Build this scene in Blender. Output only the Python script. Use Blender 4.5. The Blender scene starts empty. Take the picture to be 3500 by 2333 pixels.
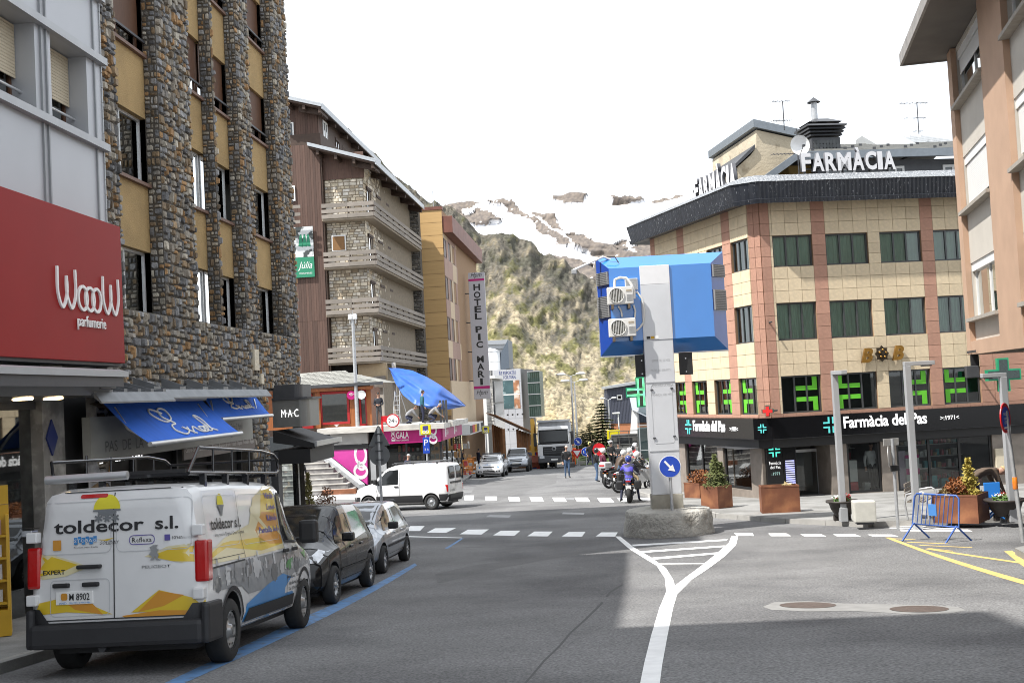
import bpy,bmesh,math,random
import numpy as np
from mathutils import Vector,Matrix,Euler
from mathutils.bvhtree import BVHTree
from mathutils.geometry import delaunay_2d_cdt
from mathutils import noise as mnoise
R=math.radians
random.seed(7)
scene=bpy.context.scene
COL=scene.collection
# == camera
CAM_Z,PITCH,ROLL,FPX,CX,CY=1.65,R(2.57),R(3.01),4000.0,1750.0,1166.5
cam=bpy.data.cameras.new('camera')
cam.sensor_width=36.0
cam.lens=36.0*FPX/3500.0
cam.clip_start,cam.clip_end=0.1,9000
cam_o=bpy.data.objects.new('camera',cam)
COL.objects.link(cam_o)
cam_o.matrix_world=(Matrix.Translation((0,0,CAM_Z))@Matrix.Rotation(math.pi/2+PITCH,4,'X')@Matrix.Rotation(-ROLL,4,'Z'))
scene.camera=cam_o
# == sun and sky
SUN_AZ,SUN_EL=R(62),R(57)
TO_SUN=Vector((-math.sin(SUN_AZ)*math.cos(SUN_EL),-math.cos(SUN_AZ)*math.cos(SUN_EL),math.sin(SUN_EL)))
sun=bpy.data.lights.new('sun','SUN')
sun.energy,sun.angle,sun.color=4.2,R(0.6),(1.0,0.965,0.91)
sun_o=bpy.data.objects.new('sun',sun)
COL.objects.link(sun_o)
sun_o.rotation_euler=TO_SUN.to_track_quat('Z','Y').to_euler()
sun_o.location=(-40,-20,60)
world=bpy.data.worlds.new('World')
scene.world=world
world.use_nodes=True
nt=world.node_tree
nt.nodes.clear()
w_out=nt.nodes.new('ShaderNodeOutputWorld')
w_bg=nt.nodes.new('ShaderNodeBackground')
w_sky=nt.nodes.new('ShaderNodeTexSky')
w_sky.sky_type='NISHITA'
w_sky.sun_disc=False
w_sky.sun_elevation=SUN_EL
w_sky.sun_rotation=math.atan2(TO_SUN.x,TO_SUN.y)
w_sky.altitude=2000
w_tc=nt.nodes.new('ShaderNodeTexCoord')
w_map=nt.nodes.new('ShaderNodeMapping')
w_map.inputs['Scale'].default_value=(1.0,1.0,2.6)
w_n=nt.nodes.new('ShaderNodeTexNoise')
w_n.inputs['Scale'].default_value=2.3
w_n.inputs['Detail'].default_value=7
w_n.inputs['Roughness'].default_value=0.55
w_r=nt.nodes.new('ShaderNodeValToRGB')
w_r.color_ramp.elements[0].position=0.3
w_r.color_ramp.elements[0].color=(0.80,0.80,0.80,1)
w_r.color_ramp.elements[1].position=0.62
w_r.color_ramp.elements[1].color=(1,1,1,1)
w_mix=nt.nodes.new('ShaderNodeMixRGB')
w_mix.inputs[2].default_value=(7.9,8.35,8.9,1)
L=nt.links.new
L(w_tc.outputs['Generated'],w_map.inputs['Vector'])
L(w_map.outputs['Vector'],w_n.inputs['Vector'])
L(w_n.outputs['Fac'],w_r.inputs['Fac'])
L(w_r.outputs['Color'],w_mix.inputs['Fac'])
L(w_sky.outputs['Color'],w_mix.inputs[1])
L(w_mix.outputs['Color'],w_bg.inputs['Color'])
w_bg.inputs['Strength'].default_value=0.1
L(w_bg.outputs['Background'],w_out.inputs['Surface'])
vs=scene.view_settings
vs.view_transform,vs.look,vs.exposure,vs.gamma='Standard','None',0.88,1.0
vs.use_curve_mapping=False
scene.cycles.filter_width=1.0
scene.cycles.max_bounces=6
scene.cycles.transparent_max_bounces=12
scene.cycles.caustics_reflective=False
scene.cycles.caustics_refractive=False
# == helpers
_F=Vector((0,math.cos(PITCH),math.sin(PITCH)))
_R0,_U0=Vector((1,0,0)),Vector((0,-math.sin(PITCH),math.cos(PITCH)))
_Rt=math.cos(ROLL)*_R0-math.sin(ROLL)*_U0
_Up=math.sin(ROLL)*_R0+math.cos(ROLL)*_U0
CAM=Vector((0,0,CAM_Z))
def ray(x,y):
 """direction through a photograph pixel, scaled to unit forward distance Y"""
 d=_F+(x-CX)/FPX*_Rt-(y-CY)/FPX*_Up
 return d/d.y
_PY=np.array([-20,0,6,12.9,16,20,25,36,45,57,70,92,109,150,200,290,400],float)
_PD=np.array([-.4,1.65,2.22,2.80,3.06,3.34,3.60,4.0,4.30,4.64,5.05,5.92,6.85,8.9,11,13,14.5],float)
_fy=np.arange(-20,401,.5)
_fd=np.interp(_fy,_PY,_PD)
_k=np.ones(13)/13
_fd=np.concatenate([_fd[:6],np.convolve(_fd,_k,'valid'),_fd[-6:]])
def gz(x,y):
 """height of the sloping street at a place"""
 return CAM_Z-float(np.interp(y,_fy,_fd))
def G(px,py,dz=0.0):
 """the street point seen at a pixel"""
 d=ray(px,py)
 lo,hi=2.0,390.0
 f=lambda t:CAM_Z+d.z*t-gz(d.x*t,t)-dz
 for _ in range(50):
  m=(lo+hi)/2
  if f(m)>0:
   lo=m
  else:
   hi=m
 t=(lo+hi)/2
 return Vector((d.x*t,t,CAM_Z+d.z*t))
def at(px,py,Y):
 """the point at a pixel at forward distance Y"""
 return CAM+ray(px,py)*Y
def proj(p):
 """photograph pixel of a world point"""
 v=Vector(p)-CAM
 w=v.dot(_F)
 return CX+v.dot(_Rt)/w*FPX,CY-v.dot(_Up)/w*FPX
 # == materials
MATS={}
def mat(name,col,rough=0.7,metal=0.0,var=0.12,scale=6.0,bump=0.0,bscale=40.0,spec=0.5,detail=5,col2=None,c2lo=.45,c2hi=.6,c2scale=3.0,attr=None,coat=0.0,emit=None,emits=0.0,stretch=None,rand=0.0,coords='Object',grain=None):
 """procedural surface: base colour broken up by noise, optional second colour patches, bump"""
 if name in MATS:
  return MATS[name]
 m=bpy.data.materials.new(name)
 m.use_nodes=True
 t=m.node_tree
 b=t.nodes['Principled BSDF']
 b.inputs['Roughness'].default_value=rough
 b.inputs['Metallic'].default_value=metal
 b.inputs['Specular IOR Level'].default_value=spec
 if coat:
  b.inputs['Coat Weight'].default_value=coat
  b.inputs['Coat Roughness'].default_value=0.06
 tc=t.nodes.new('ShaderNodeTexCoord')
 vec=tc.outputs[coords]
 if stretch:
  mp=t.nodes.new('ShaderNodeMapping')
  mp.inputs['Scale'].default_value=stretch
  t.links.new(vec,mp.inputs['Vector'])
  vec=mp.outputs['Vector']
 def nz(sc,dt=detail):
  n=t.nodes.new('ShaderNodeTexNoise')
  n.inputs['Scale'].default_value=sc
  n.inputs['Detail'].default_value=dt
  t.links.new(vec,n.inputs['Vector'])
  return n
 cur=None
 rgb=t.nodes.new('ShaderNodeRGB')
 rgb.outputs[0].default_value=(*col,1)
 cur=rgb.outputs[0]
 if attr:
  a=t.nodes.new('ShaderNodeAttribute')
  a.attribute_name=attr
  cur=a.outputs['Color']
 if col2 is not None:
  n=nz(c2scale)
  rp=t.nodes.new('ShaderNodeMapRange')
  rp.inputs['From Min'].default_value=c2lo
  rp.inputs['From Max'].default_value=c2hi
  t.links.new(n.outputs['Fac'],rp.inputs['Value'])
  mx=t.nodes.new('ShaderNodeMixRGB')
  mx.inputs[2].default_value=(*col2,1)
  t.links.new(rp.outputs['Result'],mx.inputs['Fac'])
  t.links.new(cur,mx.inputs[1])
  cur=mx.outputs['Color']
 if var or rand:
  hsv=t.nodes.new('ShaderNodeHueSaturation')
  val=None
  if var:
   n=nz(scale)
   rp=t.nodes.new('ShaderNodeMapRange')
   rp.inputs['From Min'].default_value=0.25
   rp.inputs['From Max'].default_value=0.75
   rp.inputs['To Min'].default_value=1-var
   rp.inputs['To Max'].default_value=1+var
   t.links.new(n.outputs['Fac'],rp.inputs['Value'])
   val=rp.outputs['Result']
  if rand:
   oi=t.nodes.new('ShaderNodeObjectInfo')
   rr=t.nodes.new('ShaderNodeMapRange')
   rr.inputs['To Min'].default_value=1-rand
   rr.inputs['To Max'].default_value=1+rand
   t.links.new(oi.outputs['Random'],rr.inputs['Value'])
   if val is None:
    val=rr.outputs['Result']
   else:
    mm=t.nodes.new('ShaderNodeMath')
    mm.operation='MULTIPLY'
    t.links.new(val,mm.inputs[0])
    t.links.new(rr.outputs['Result'],mm.inputs[1])
    val=mm.outputs[0]
  t.links.new(val,hsv.inputs['Value'])
  t.links.new(cur,hsv.inputs['Color'])
  cur=hsv.outputs['Color']
 if grain:
  n=nz(grain[0],2)
  rp=t.nodes.new('ShaderNodeMapRange')
  rp.inputs['From Min'].default_value=0.3
  rp.inputs['From Max'].default_value=0.7
  rp.inputs['To Min'].default_value=1-grain[1]
  rp.inputs['To Max'].default_value=1+grain[1]
  t.links.new(n.outputs['Fac'],rp.inputs['Value'])
  h2=t.nodes.new('ShaderNodeHueSaturation')
  t.links.new(rp.outputs['Result'],h2.inputs['Value'])
  t.links.new(cur,h2.inputs['Color'])
  cur=h2.outputs['Color']
 t.links.new(cur,b.inputs['Base Color'])
 if bump:
  n=nz(bscale,6)
  bp=t.nodes.new('ShaderNodeBump')
  bp.inputs['Strength'].default_value=bump
  bp.inputs['Distance'].default_value=0.02
  t.links.new(n.outputs['Fac'],bp.inputs['Height'])
  t.links.new(bp.outputs['Normal'],b.inputs['Normal'])
 if emit:
  b.inputs['Emission Color'].default_value=(*emit,1)
  b.inputs['Emission Strength'].default_value=emits
 MATS[name]=m
 return m
def glass(name,tint=(.5,.55,.55),refl=1.0,ior=1.5):
 """thin pane: mirror reflection by angle over a tinted see-through layer"""
 if name in MATS:
  return MATS[name]
 m=bpy.data.materials.new(name)
 m.use_nodes=True
 t=m.node_tree
 t.nodes.clear()
 o=t.nodes.new('ShaderNodeOutputMaterial')
 mx=t.nodes.new('ShaderNodeMixShader')
 fr=t.nodes.new('ShaderNodeFresnel')
 fr.inputs['IOR'].default_value=ior
 mul=t.nodes.new('ShaderNodeMath')
 mul.operation='MULTIPLY'
 mul.inputs[1].default_value=refl*1.6
 mul.use_clamp=True
 tr=t.nodes.new('ShaderNodeBsdfTransparent')
 tr.inputs['Color'].default_value=(*tint,1)
 gl=t.nodes.new('ShaderNodeBsdfGlossy')
 gl.inputs['Roughness'].default_value=0.02
 gl.inputs['Color'].default_value=(.95,.97,.97,1)
 t.links.new(fr.outputs[0],mul.inputs[0])
 t.links.new(mul.outputs[0],mx.inputs['Fac'])
 t.links.new(tr.outputs[0],mx.inputs[1])
 t.links.new(gl.outputs[0],mx.inputs[2])
 t.links.new(mx.outputs[0],o.inputs['Surface'])
 MATS[name]=m
 return m
 # == objects
def link(name,me,m=None,parent=None,loc=None,rot=None,scale=None):
 o=bpy.data.objects.new(name,me)
 COL.objects.link(o)
 if m is not None and me is not None:
  ms=m if isinstance(m,(list,tuple))else[m]
  if len(me.materials)==0:
   for k in ms:
    me.materials.append(k)
 if parent is not None:
  o.parent=parent
 if loc is not None:
  o.location=loc
 if rot is not None:
  o.rotation_euler=rot
 if scale is not None:
  o.scale=scale
 return o
def tag(o,label=None,cat=None,group=None,kind=None):
 if label:
  o['label']=label
 if cat:
  o['category']=cat
 if group:
  o['group']=group
 if kind:
  o['kind']=kind
 return o
def empty(name,loc,rz=0.0,label=None,cat=None,group=None):
 o=bpy.data.objects.new(name,None)
 COL.objects.link(o)
 o.empty_display_size=.3
 o.location=loc
 o.rotation_euler=(0,0,rz)
 return tag(o,label,cat,group)
def copy_tree(o,parent=None):
 c=o.copy()
 COL.objects.link(c)
 c.parent=parent
 for ch in list(o.children):
  copy_tree(ch,c)
 return c
class MB:
 """collects faces for one mesh"""
 def __init__(self):
  self.v,self.f,self.m=[],[],[]
  self.smooth=set()
 def add(self,vs,fs,mi=0,smooth=False):
  n=len(self.v)
  self.v.extend([tuple(a)for a in vs])
  for f in fs:
   if smooth:
    self.smooth.add(len(self.f))
   self.f.append(tuple(i+n for i in f))
   self.m.append(mi)
  return self
 def box(self,x0,x1,y0,y1,z0,z1,mi=0):
  return self.add([(x0,y0,z0),(x1,y0,z0),(x1,y1,z0),(x0,y1,z0),(x0,y0,z1),(x1,y0,z1),(x1,y1,z1),(x0,y1,z1)],[(0,3,2,1),(4,5,6,7),(0,1,5,4),(1,2,6,5),(2,3,7,6),(3,0,4,7)],mi)
 def bbox(self,x0,x1,y0,y1,z0,z1,b=.02,mi=0):
  """box with chamfered edges"""
  bm=bmesh.new()
  bmesh.ops.create_cube(bm,size=1)
  for v in bm.verts:
   v.co=Vector(((x0+x1)/2+v.co.x*(x1-x0),(y0+y1)/2+v.co.y*(y1-y0),(z0+z1)/2+v.co.z*(z1-z0)))
  bmesh.ops.bevel(bm,geom=bm.edges[:],offset=b,segments=2,profile=.6,affect='EDGES')
  return self.bm(bm,mi)
 def bm(self,bm,mi=0,smooth=False):
  bm.verts.index_update()
  self.add([v.co[:]for v in bm.verts],[[v.index for v in f.verts]for f in bm.faces],mi,smooth)
  bm.free()
  return self
 def quad(self,a,b,c,d,mi=0):
  return self.add([a,b,c,d],[(0,1,2,3)],mi)
 def poly(self,pts,mi=0):
  return self.add(pts,[tuple(range(len(pts)))],mi)
 def prism(self,pts,y0,y1,mi=0):
  """outline in x,z pushed along y (any winding)"""
  n=len(pts)
  a=sum(pts[i][0]*pts[(i+1)%n][1]-pts[(i+1)%n][0]*pts[i][1]for i in range(n))
  if a<0:
   pts=pts[::-1]
  v=[(p[0],y0,p[1])for p in pts]+[(p[0],y1,p[1])for p in pts]
  f=[tuple(range(n)),tuple(range(2*n-1,n-1,-1))]
  f+=[((i+1)%n,i,i+n,(i+1)%n+n)for i in range(n)]
  return self.add(v,f,mi)
 def prismz(self,pts,z0,z1,mi=0):
  """outline in x,y pushed along z"""
  n=len(pts)
  a=sum(pts[i][0]*pts[(i+1)%n][1]-pts[(i+1)%n][0]*pts[i][1]for i in range(n))
  if a<0:
   pts=pts[::-1]
  v=[(p[0],p[1],z0)for p in pts]+[(p[0],p[1],z1)for p in pts]
  f=[tuple(range(n-1,-1,-1)),tuple(range(n,2*n))]
  f+=[(i,(i+1)%n,(i+1)%n+n,i+n)for i in range(n)]
  return self.add(v,f,mi)
 def prismx(self,pts,x0,x1,mi=0):
  """outline in y,z pushed along x"""
  n=len(pts)
  a=sum(pts[i][0]*pts[(i+1)%n][1]-pts[(i+1)%n][0]*pts[i][1]for i in range(n))
  if a<0:
   pts=pts[::-1]
  v=[(x0,p[0],p[1])for p in pts]+[(x1,p[0],p[1])for p in pts]
  f=[tuple(range(n-1,-1,-1)),tuple(range(n,2*n))]
  f+=[(i,(i+1)%n,(i+1)%n+n,i+n)for i in range(n)]
  return self.add(v,f,mi)
 def tube(self,pts,r,seg=8,mi=0,cap=True,closed=False):
  pts=[Vector(p)for p in pts]
  rs=r if isinstance(r,(list,tuple))else[r]*len(pts)
  n=len(pts)
  up=None
  rings=[]
  for i,p in enumerate(pts):
   a=pts[(i-1)%n]if(i>0 or closed)else p
   b=pts[(i+1)%n]if(i<n-1 or closed)else p
   t=(b-a)
   if t.length<1e-9:
    t=Vector((0,0,1))
   t.normalize()
   if up is None:
    up=Vector((0,0,1))if abs(t.z)<.9 else Vector((1,0,0))
   s=t.cross(up)
   if s.length<1e-6:
    s=t.orthogonal()
   s.normalize()
   up=s.cross(t)
   rings.append([p+(s*math.cos(2*math.pi*k/seg)+up*math.sin(2*math.pi*k/seg))*rs[i]for k in range(seg)])
  v=[q for g in rings for q in g]
  f=[]
  for i in range(n if closed else n-1):
   j=(i+1)%n
   for k in range(seg):
    f.append((i*seg+k,i*seg+(k+1)%seg,j*seg+(k+1)%seg,j*seg+k))
  f=[q[::-1]for q in f]
  self.add(v,f,mi,True)
  if cap and not closed:
   self.add(rings[0],[tuple(range(seg))],mi)
   self.add(rings[-1],[tuple(range(seg-1,-1,-1))],mi)
  return self
 def lathe(self,prof,seg=24,axis='z',org=(0,0,0),mi=0,smooth=True):
  """profile of (radius, height) turned about an axis"""
  v,f=[],[]
  n=len(prof)
  for k in range(seg):
   c,s=math.cos(2*math.pi*k/seg),math.sin(2*math.pi*k/seg)
   for r,h in prof:
    p={'z':(r*c,r*s,h),'y':(r*s,h,r*c),'x':(h,r*c,r*s)}[axis]
    v.append((p[0]+org[0],p[1]+org[1],p[2]+org[2]))
  for k in range(seg):
   k2=(k+1)%seg
   for i in range(n-1):
    f.append((k*n+i,k2*n+i,k2*n+i+1,k*n+i+1))
  return self.add(v,f,mi,smooth)
 def ico(self,c,r,sub=2,mi=0,squash=(1,1,1),rough=0.0):
  bm=bmesh.new()
  bmesh.ops.create_icosphere(bm,subdivisions=sub,radius=1)
  for v in bm.verts:
   k=1+(mnoise.noise(v.co*2+Vector(c))*rough if rough else 0)
   v.co=Vector((c[0]+v.co.x*r*squash[0]*k,c[1]+v.co.y*r*squash[1]*k,c[2]+v.co.z*r*squash[2]*k))
  return self.bm(bm,mi,True)
 def mesh(self,name):
  me=bpy.data.meshes.new(name)
  me.from_pydata(self.v,[],self.f)
  if any(self.m):
   me.polygons.foreach_set('material_index',self.m)
  if self.smooth:
   fl=[i in self.smooth for i in range(len(self.f))]
   me.polygons.foreach_set('use_smooth',fl)
  me.update()
  return me
 def build(self,name,m,parent=None,loc=None,rot=None):
  return link(name,self.mesh(name),m,parent,loc,rot)
_UNIT={}
def block(name,m,parent,x0,x1,y0,y1,z0,z1):
 """a box as a scaled copy of one shared cube mesh per material (for tiles, planks, boards)"""
 k=m.name
 if k not in _UNIT:
  b=MB()
  b.bbox(-.5,.5,-.5,.5,-.5,.5,.012)
  me=b.mesh('piece_'+k)
  me.materials.append(m)
  _UNIT[k]=me
 return link(name,_UNIT[k],None,parent,((x0+x1)/2,(y0+y1)/2,(z0+z1)/2),None,(x1-x0,y1-y0,z1-z0))
_FONTCACHE={}
def text_mesh(body,size=1.0,bold=0.0,depth=0.0,shear=0.0,sx=1.0,align='LEFT',res=3,spacing=1.0):
 """lettering as a mesh lying in x,z and facing -y"""
 cu=bpy.data.curves.new('lettering','FONT')
 cu.body=body
 cu.size=size
 cu.shear=shear
 cu.offset=bold*size
 cu.extrude=depth/2
 cu.resolution_u=res
 cu.align_x=align
 cu.space_character=spacing
 o=bpy.data.objects.new('lettering',cu)
 COL.objects.link(o)
 dg=bpy.context.evaluated_depsgraph_get()
 me=bpy.data.meshes.new_from_object(o.evaluated_get(dg))
 bpy.data.objects.remove(o)
 bpy.data.curves.remove(cu)
 for v in me.vertices:
  x,y,z=v.co
  v.co=(x*sx,-z,y)
 me.materials.clear()
 me.update()
 return me
def text(body,m,parent,x0,z0,w=None,h=.3,y=-.01,name='lettering',**kw):
 """lettering fitted to width w and cap height h, lower left corner at x0,z0 on a facade"""
 me=text_mesh(body,1.0,**kw)
 xs=[v.co.x for v in me.vertices]
 zs=[v.co.z for v in me.vertices]
 a,b,c,d=min(xs),max(xs),min(zs),max(zs)
 sz=h/(d-c)
 sx=(w/(b-a))if w else sz
 for v in me.vertices:
  v.co=((v.co.x-a)*sx,v.co.y,(v.co.z-c)*sz)
 return link(name,me,m,parent,(x0,y,z0))
class Fac:
 """a vertical building front: local x left to right as seen, y into the building, z up from the base"""
 def __init__(self,name,org,ang,label,cat='building',group=None):
 # ang: heading of local x, measured clockwise from +Y
  self.o=Vector(org)
  self.a=ang
  self.x=Vector((math.sin(ang),math.cos(ang),0))
  self.y=Vector((-math.cos(ang),math.sin(ang),0))
  self.root=empty(name,org,math.pi/2-ang,label,cat,group)
 def hit(self,px,py,off=0.0):
  """local (x, z) where a pixel's ray meets the plane y = off"""
  d=ray(px,py)
  o=self.o+self.y*off
  t=(o-CAM).dot(self.y)/d.dot(self.y)
  p=CAM+d*t
  return(p-self.o).dot(self.x),p.z-self.o.z
 def sx(self,px,py,off=0.0):
  return self.hit(px,py,off)[0]
 def sz(self,px,py,off=0.0):
  return self.hit(px,py,off)[1]
 def w(self,x,y,z):
  return self.o+self.x*x+self.y*y+Vector((0,0,z))
def wall_holes(x0,x1,z0,z1,holes,depth=.25,y=0.0,mb=None):
 """flat wall with rectangular openings and their reveals"""
 mb=mb or MB()
 hs=[(max(a,x0),min(b,x1),max(c,z0),min(d,z1))for a,b,c,d in holes]
 hs=[h for h in hs if h[1]>h[0]+1e-4 and h[3]>h[2]+1e-4]
 xs=sorted({x0,x1,*[h[0]for h in hs],*[h[1]for h in hs]})
 zs=sorted({z0,z1,*[h[2]for h in hs],*[h[3]for h in hs]})
 for i in range(len(xs)-1):
  for j in range(len(zs)-1):
   cx,cz=(xs[i]+xs[i+1])/2,(zs[j]+zs[j+1])/2
   if any(h[0]<cx<h[1]and h[2]<cz<h[3]for h in hs):
    continue
   mb.quad((xs[i],y,zs[j]),(xs[i+1],y,zs[j]),(xs[i+1],y,zs[j+1]),(xs[i],y,zs[j+1]))
 for a,b,c,d in hs:
  mb.quad((a,y,c),(b,y,c),(b,y+depth,c),(a,y+depth,c))
  mb.quad((a,y,d),(a,y+depth,d),(b,y+depth,d),(b,y,d))
  mb.quad((a,y,c),(a,y+depth,c),(a,y+depth,d),(a,y,d))
  mb.quad((b,y,c),(b,y,d),(b,y+depth,d),(b,y+depth,c))
 return mb
def shell(mb,x0,x1,y0,y1,z0,z1):
 """sides, back and top of a building whose front is drawn elsewhere"""
 mb.quad((x0,y1,z0),(x0,y0,z0),(x0,y0,z1),(x0,y1,z1))
 mb.quad((x1,y0,z0),(x1,y1,z0),(x1,y1,z1),(x1,y0,z1))
 mb.quad((x1,y1,z0),(x0,y1,z0),(x0,y1,z1),(x1,y1,z1))
 mb.quad((x0,y0,z1),(x1,y0,z1),(x1,y1,z1),(x0,y1,z1))
 return mb
def window(parent,x0,x1,z0,z1,y,frame,pane,n=2,fw=.05,curtain=None,cd=.15,trans=None,name='window'):
 """frame bars with mullions, one pane object per light, a curtain or blind behind"""
 b=MB()
 b.box(x0,x1,y,y+.06,z0,z0+fw)
 b.box(x0,x1,y,y+.06,z1-fw,z1)
 b.box(x0,x0+fw,y+.001,y+.061,z0+fw,z1-fw)
 b.box(x1-fw,x1,y+.001,y+.061,z0+fw,z1-fw)
 xs=[x0+fw+(x1-x0-2*fw)*k/n for k in range(n+1)]
 for k in range(1,n):
  b.box(xs[k]-fw/2,xs[k]+fw/2,y-.004,y+.058,z0+fw,z1-fw)
 if trans:
  zt=z0+(z1-z0)*trans
  b.box(x0+fw,x1-fw,y-.002,y+.056,zt-fw/2,zt+fw/2)
 o=b.build(name,frame,parent)
 for k in range(n):
  MB().quad((xs[k],y+.03,z0+fw),(xs[k+1],y+.03,z0+fw),(xs[k+1],y+.03,z1-fw),(xs[k],y+.03,z1-fw)).build('pane',pane,o)
 if curtain is not None:
  c=MB()
  N=max(8,int((x1-x0)/.05))
  pts=[(x0+(x1-x0)*i/N,y+cd+.025*math.sin(i*1.9)+.012*math.sin(i*.7))for i in range(N+1)]
  for i in range(N):
   c.quad((pts[i][0],pts[i][1],z0),(pts[i+1][0],pts[i+1][1],z0),(pts[i+1][0],pts[i+1][1],z1),(pts[i][0],pts[i][1],z1))
  c.build('curtain',curtain,o)
 return o
def in_holes(a,b,c,d,holes,eps=.01):
 return any(a<h[1]-eps and b>h[0]+eps and c<h[3]-eps and d>h[2]+eps for h in holes)
def sheet(name,pts,off,m,parent=None,res=1.0,skirt=0.0):
 """a draped ground sheet from an outline of street points"""
 P=[Vector((p[0],p[1]))for p in pts]
 n=len(P)
 x0,x1=min(p.x for p in P),max(p.x for p in P)
 y0,y1=min(p.y for p in P),max(p.y for p in P)
 V=[]
 for i in range(n):
  a,b=P[i],P[(i+1)%n]
  k=max(1,int((b-a).length/res))
  V+=[a.lerp(b,j/k)for j in range(k)]
 nb=len(V)
 E=[(i,(i+1)%nb)for i in range(nb)]
 if(x1-x0)>res or(y1-y0)>res:
  gx=np.arange(x0+res/2,x1,res)
  gy=np.arange(y0+res/2,y1,res)
  if len(gx)*len(gy)<60000:
   V+=[Vector((float(a),float(b)))for a in gx for b in gy]
 v,e,f,*_=delaunay_2d_cdt(V,E,[],1,1e-5)
 b=MB()
 b.add([(p.x,p.y,gz(p.x,p.y)+off)for p in v],f)
 if skirt:
  ring=V[:nb]
  for i in range(nb):
   p,q=ring[i],ring[(i+1)%nb]
   zp,zq=gz(p.x,p.y)+off,gz(q.x,q.y)+off
   b.quad((p.x,p.y,zp),(p.x,p.y,zp-skirt),(q.x,q.y,zq-skirt),(q.x,q.y,zq))
 return b.build(name,m,parent)
def gpx(*pp):
 return[G(*p)for p in pp]
def fbm(x,y,z=0.0,o=5):
 return mnoise.fractal(Vector((x,y,z)),1.0,2.0,o,noise_basis='PERLIN_ORIGINAL')
 # == common materials
M_ASPH=mat('asphalt',(.168,.167,.167),.88,var=.16,scale=.55,bump=.5,bscale=55,col2=(.115,.114,.116),c2lo=.45,c2hi=.62,c2scale=.35,spec=.3,detail=8,grain=(34,.42))
M_ASPH2=mat('asphalt_patch',(.135,.134,.134),.9,var=.2,scale=.8,bump=.4,bscale=60,spec=.3,grain=(34,.35))
M_PAVE=mat('pavement_concrete',(.25,.247,.238),.85,var=.16,scale=1.6,bump=.25,bscale=30,col2=(.19,.187,.178),c2scale=.9,grain=(40,.15))
M_KERB=mat('kerb_stone',(.33,.32,.30),.8,var=.18,scale=3,bump=.2)
M_WHITEP=mat('white_road_paint',(.78,.78,.77),.7,var=.10,scale=5,col2=(.5,.5,.5),c2lo=.66,c2hi=.75,c2scale=9,bump=.15,bscale=60)
M_BLUEP=mat('blue_road_paint',(.10,.22,.42),.75,var=.2,scale=5,col2=(.12,.15,.19),c2lo=.52,c2hi=.66,c2scale=7)
M_YELP=mat('yellow_road_paint',(.56,.41,.14),.75,var=.15,scale=5,col2=(.3,.26,.16),c2lo=.58,c2hi=.7,c2scale=7)
M_IRON=mat('cast_iron',(.12,.09,.075),.6,.5,var=.25,scale=12,bump=.8,bscale=14)
M_BLACK=mat('matt_black',(.015,.015,.016),.55,var=.1)
M_BLACKG=mat('gloss_black',(.012,.012,.014),.15,var=.05,coat=.5)
M_RUBBER=mat('rubber',(.018,.018,.018),.8,var=.2,scale=10,bump=.1)
M_STEEL=mat('galvanised_steel',(.46,.47,.48),.5,.6,var=.15,scale=9)
M_GREYMETAL=mat('grey_painted_metal',(.40,.41,.42),.45,.2,var=.06,scale=3)
M_DGREY=mat('dark_grey_metal',(.07,.072,.078),.5,.3,var=.12)
M_ALU=mat('aluminium',(.58,.59,.60),.35,.7,var=.06)
M_WHITE=mat('white_paint',(.78,.78,.77),.45,var=.04)
M_CONC=mat('concrete',(.34,.335,.32),.85,var=.15,scale=2,bump=.3)
M_GLASS=glass('window_glass',(.35,.4,.4),1.3)
M_GLASSC=glass('clear_glass',(.75,.8,.8),1.0)
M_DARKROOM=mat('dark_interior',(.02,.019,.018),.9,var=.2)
# == ground and road
b=MB()
ys=[-20,-12,-6,0,6,12,20,30,45,60,80,100,130,160,200,260,330,400]
xs=[-3000,-600,-200,-90,-45,0,45,90,200,600,3000]
for j,y in enumerate(ys):
 for x in xs:
  b.v.append((x,y,gz(x,y)-.6))
far=[600,1200,2500,6000]
for y in far:
 for x in xs:
  b.v.append((x,y,gz(0,400)-.6))
nr=len(ys)+len(far)
for j in range(nr-1):
 for i in range(len(xs)-1):
  b.f.append((j*len(xs)+i,j*len(xs)+i+1,(j+1)*len(xs)+i+1,(j+1)*len(xs)+i))
  b.m.append(0)
M_DIRT=mat('dry_ground',(.20,.17,.12),.95,var=.3,scale=.3,bump=.5,bscale=3)
tag(b.build('ground',M_DIRT),'dry earth ground beyond the street','ground',kind='structure')
road=sheet('road',[(-50,-14),(60,-14),(60,124),(-50,124)],0,M_ASPH,None,2.0)
tag(road,'grey asphalt street sloping gently downhill','road',kind='structure')
def mark(name,m,pts,off=.004,res=1.0):
 return sheet(name,[G(*p)for p in pts],off,m,road,res)
def c1(x,y):
 return(1300+.935*x,1750+.935*y)
for q in([(90,68),(110,50),(162,50),(145,68)],[(170,74),(200,58),(277,57),(240,75)],[(290,80),(320,63),(397,62),(370,81)],[(412,84),(440,67),(512,67),(490,86)],[(537,87),(563,70),(630,70),(612,88)],[(663,88),(688,72),(750,71),(737,89)],[(787,88),(808,73),(868,73),(858,89)],[(1303,86),(1293,75),(1360,75),(1366,86)],[(1428,87),(1418,77),(1485,77),(1502,87)],[(1550,88),(1535,79),(1610,79),(1630,88)],[(1670,88),(1655,80),(1735,80),(1757,88)],[(1800,88),(1780,81),(1870,81),(1895,88)]):
 mark('crosswalk_stripe',M_WHITEP,[c1(*p)for p in q])
c5=lambda x,y:(1600+.4464*x,1100+.4464*y)
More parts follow.
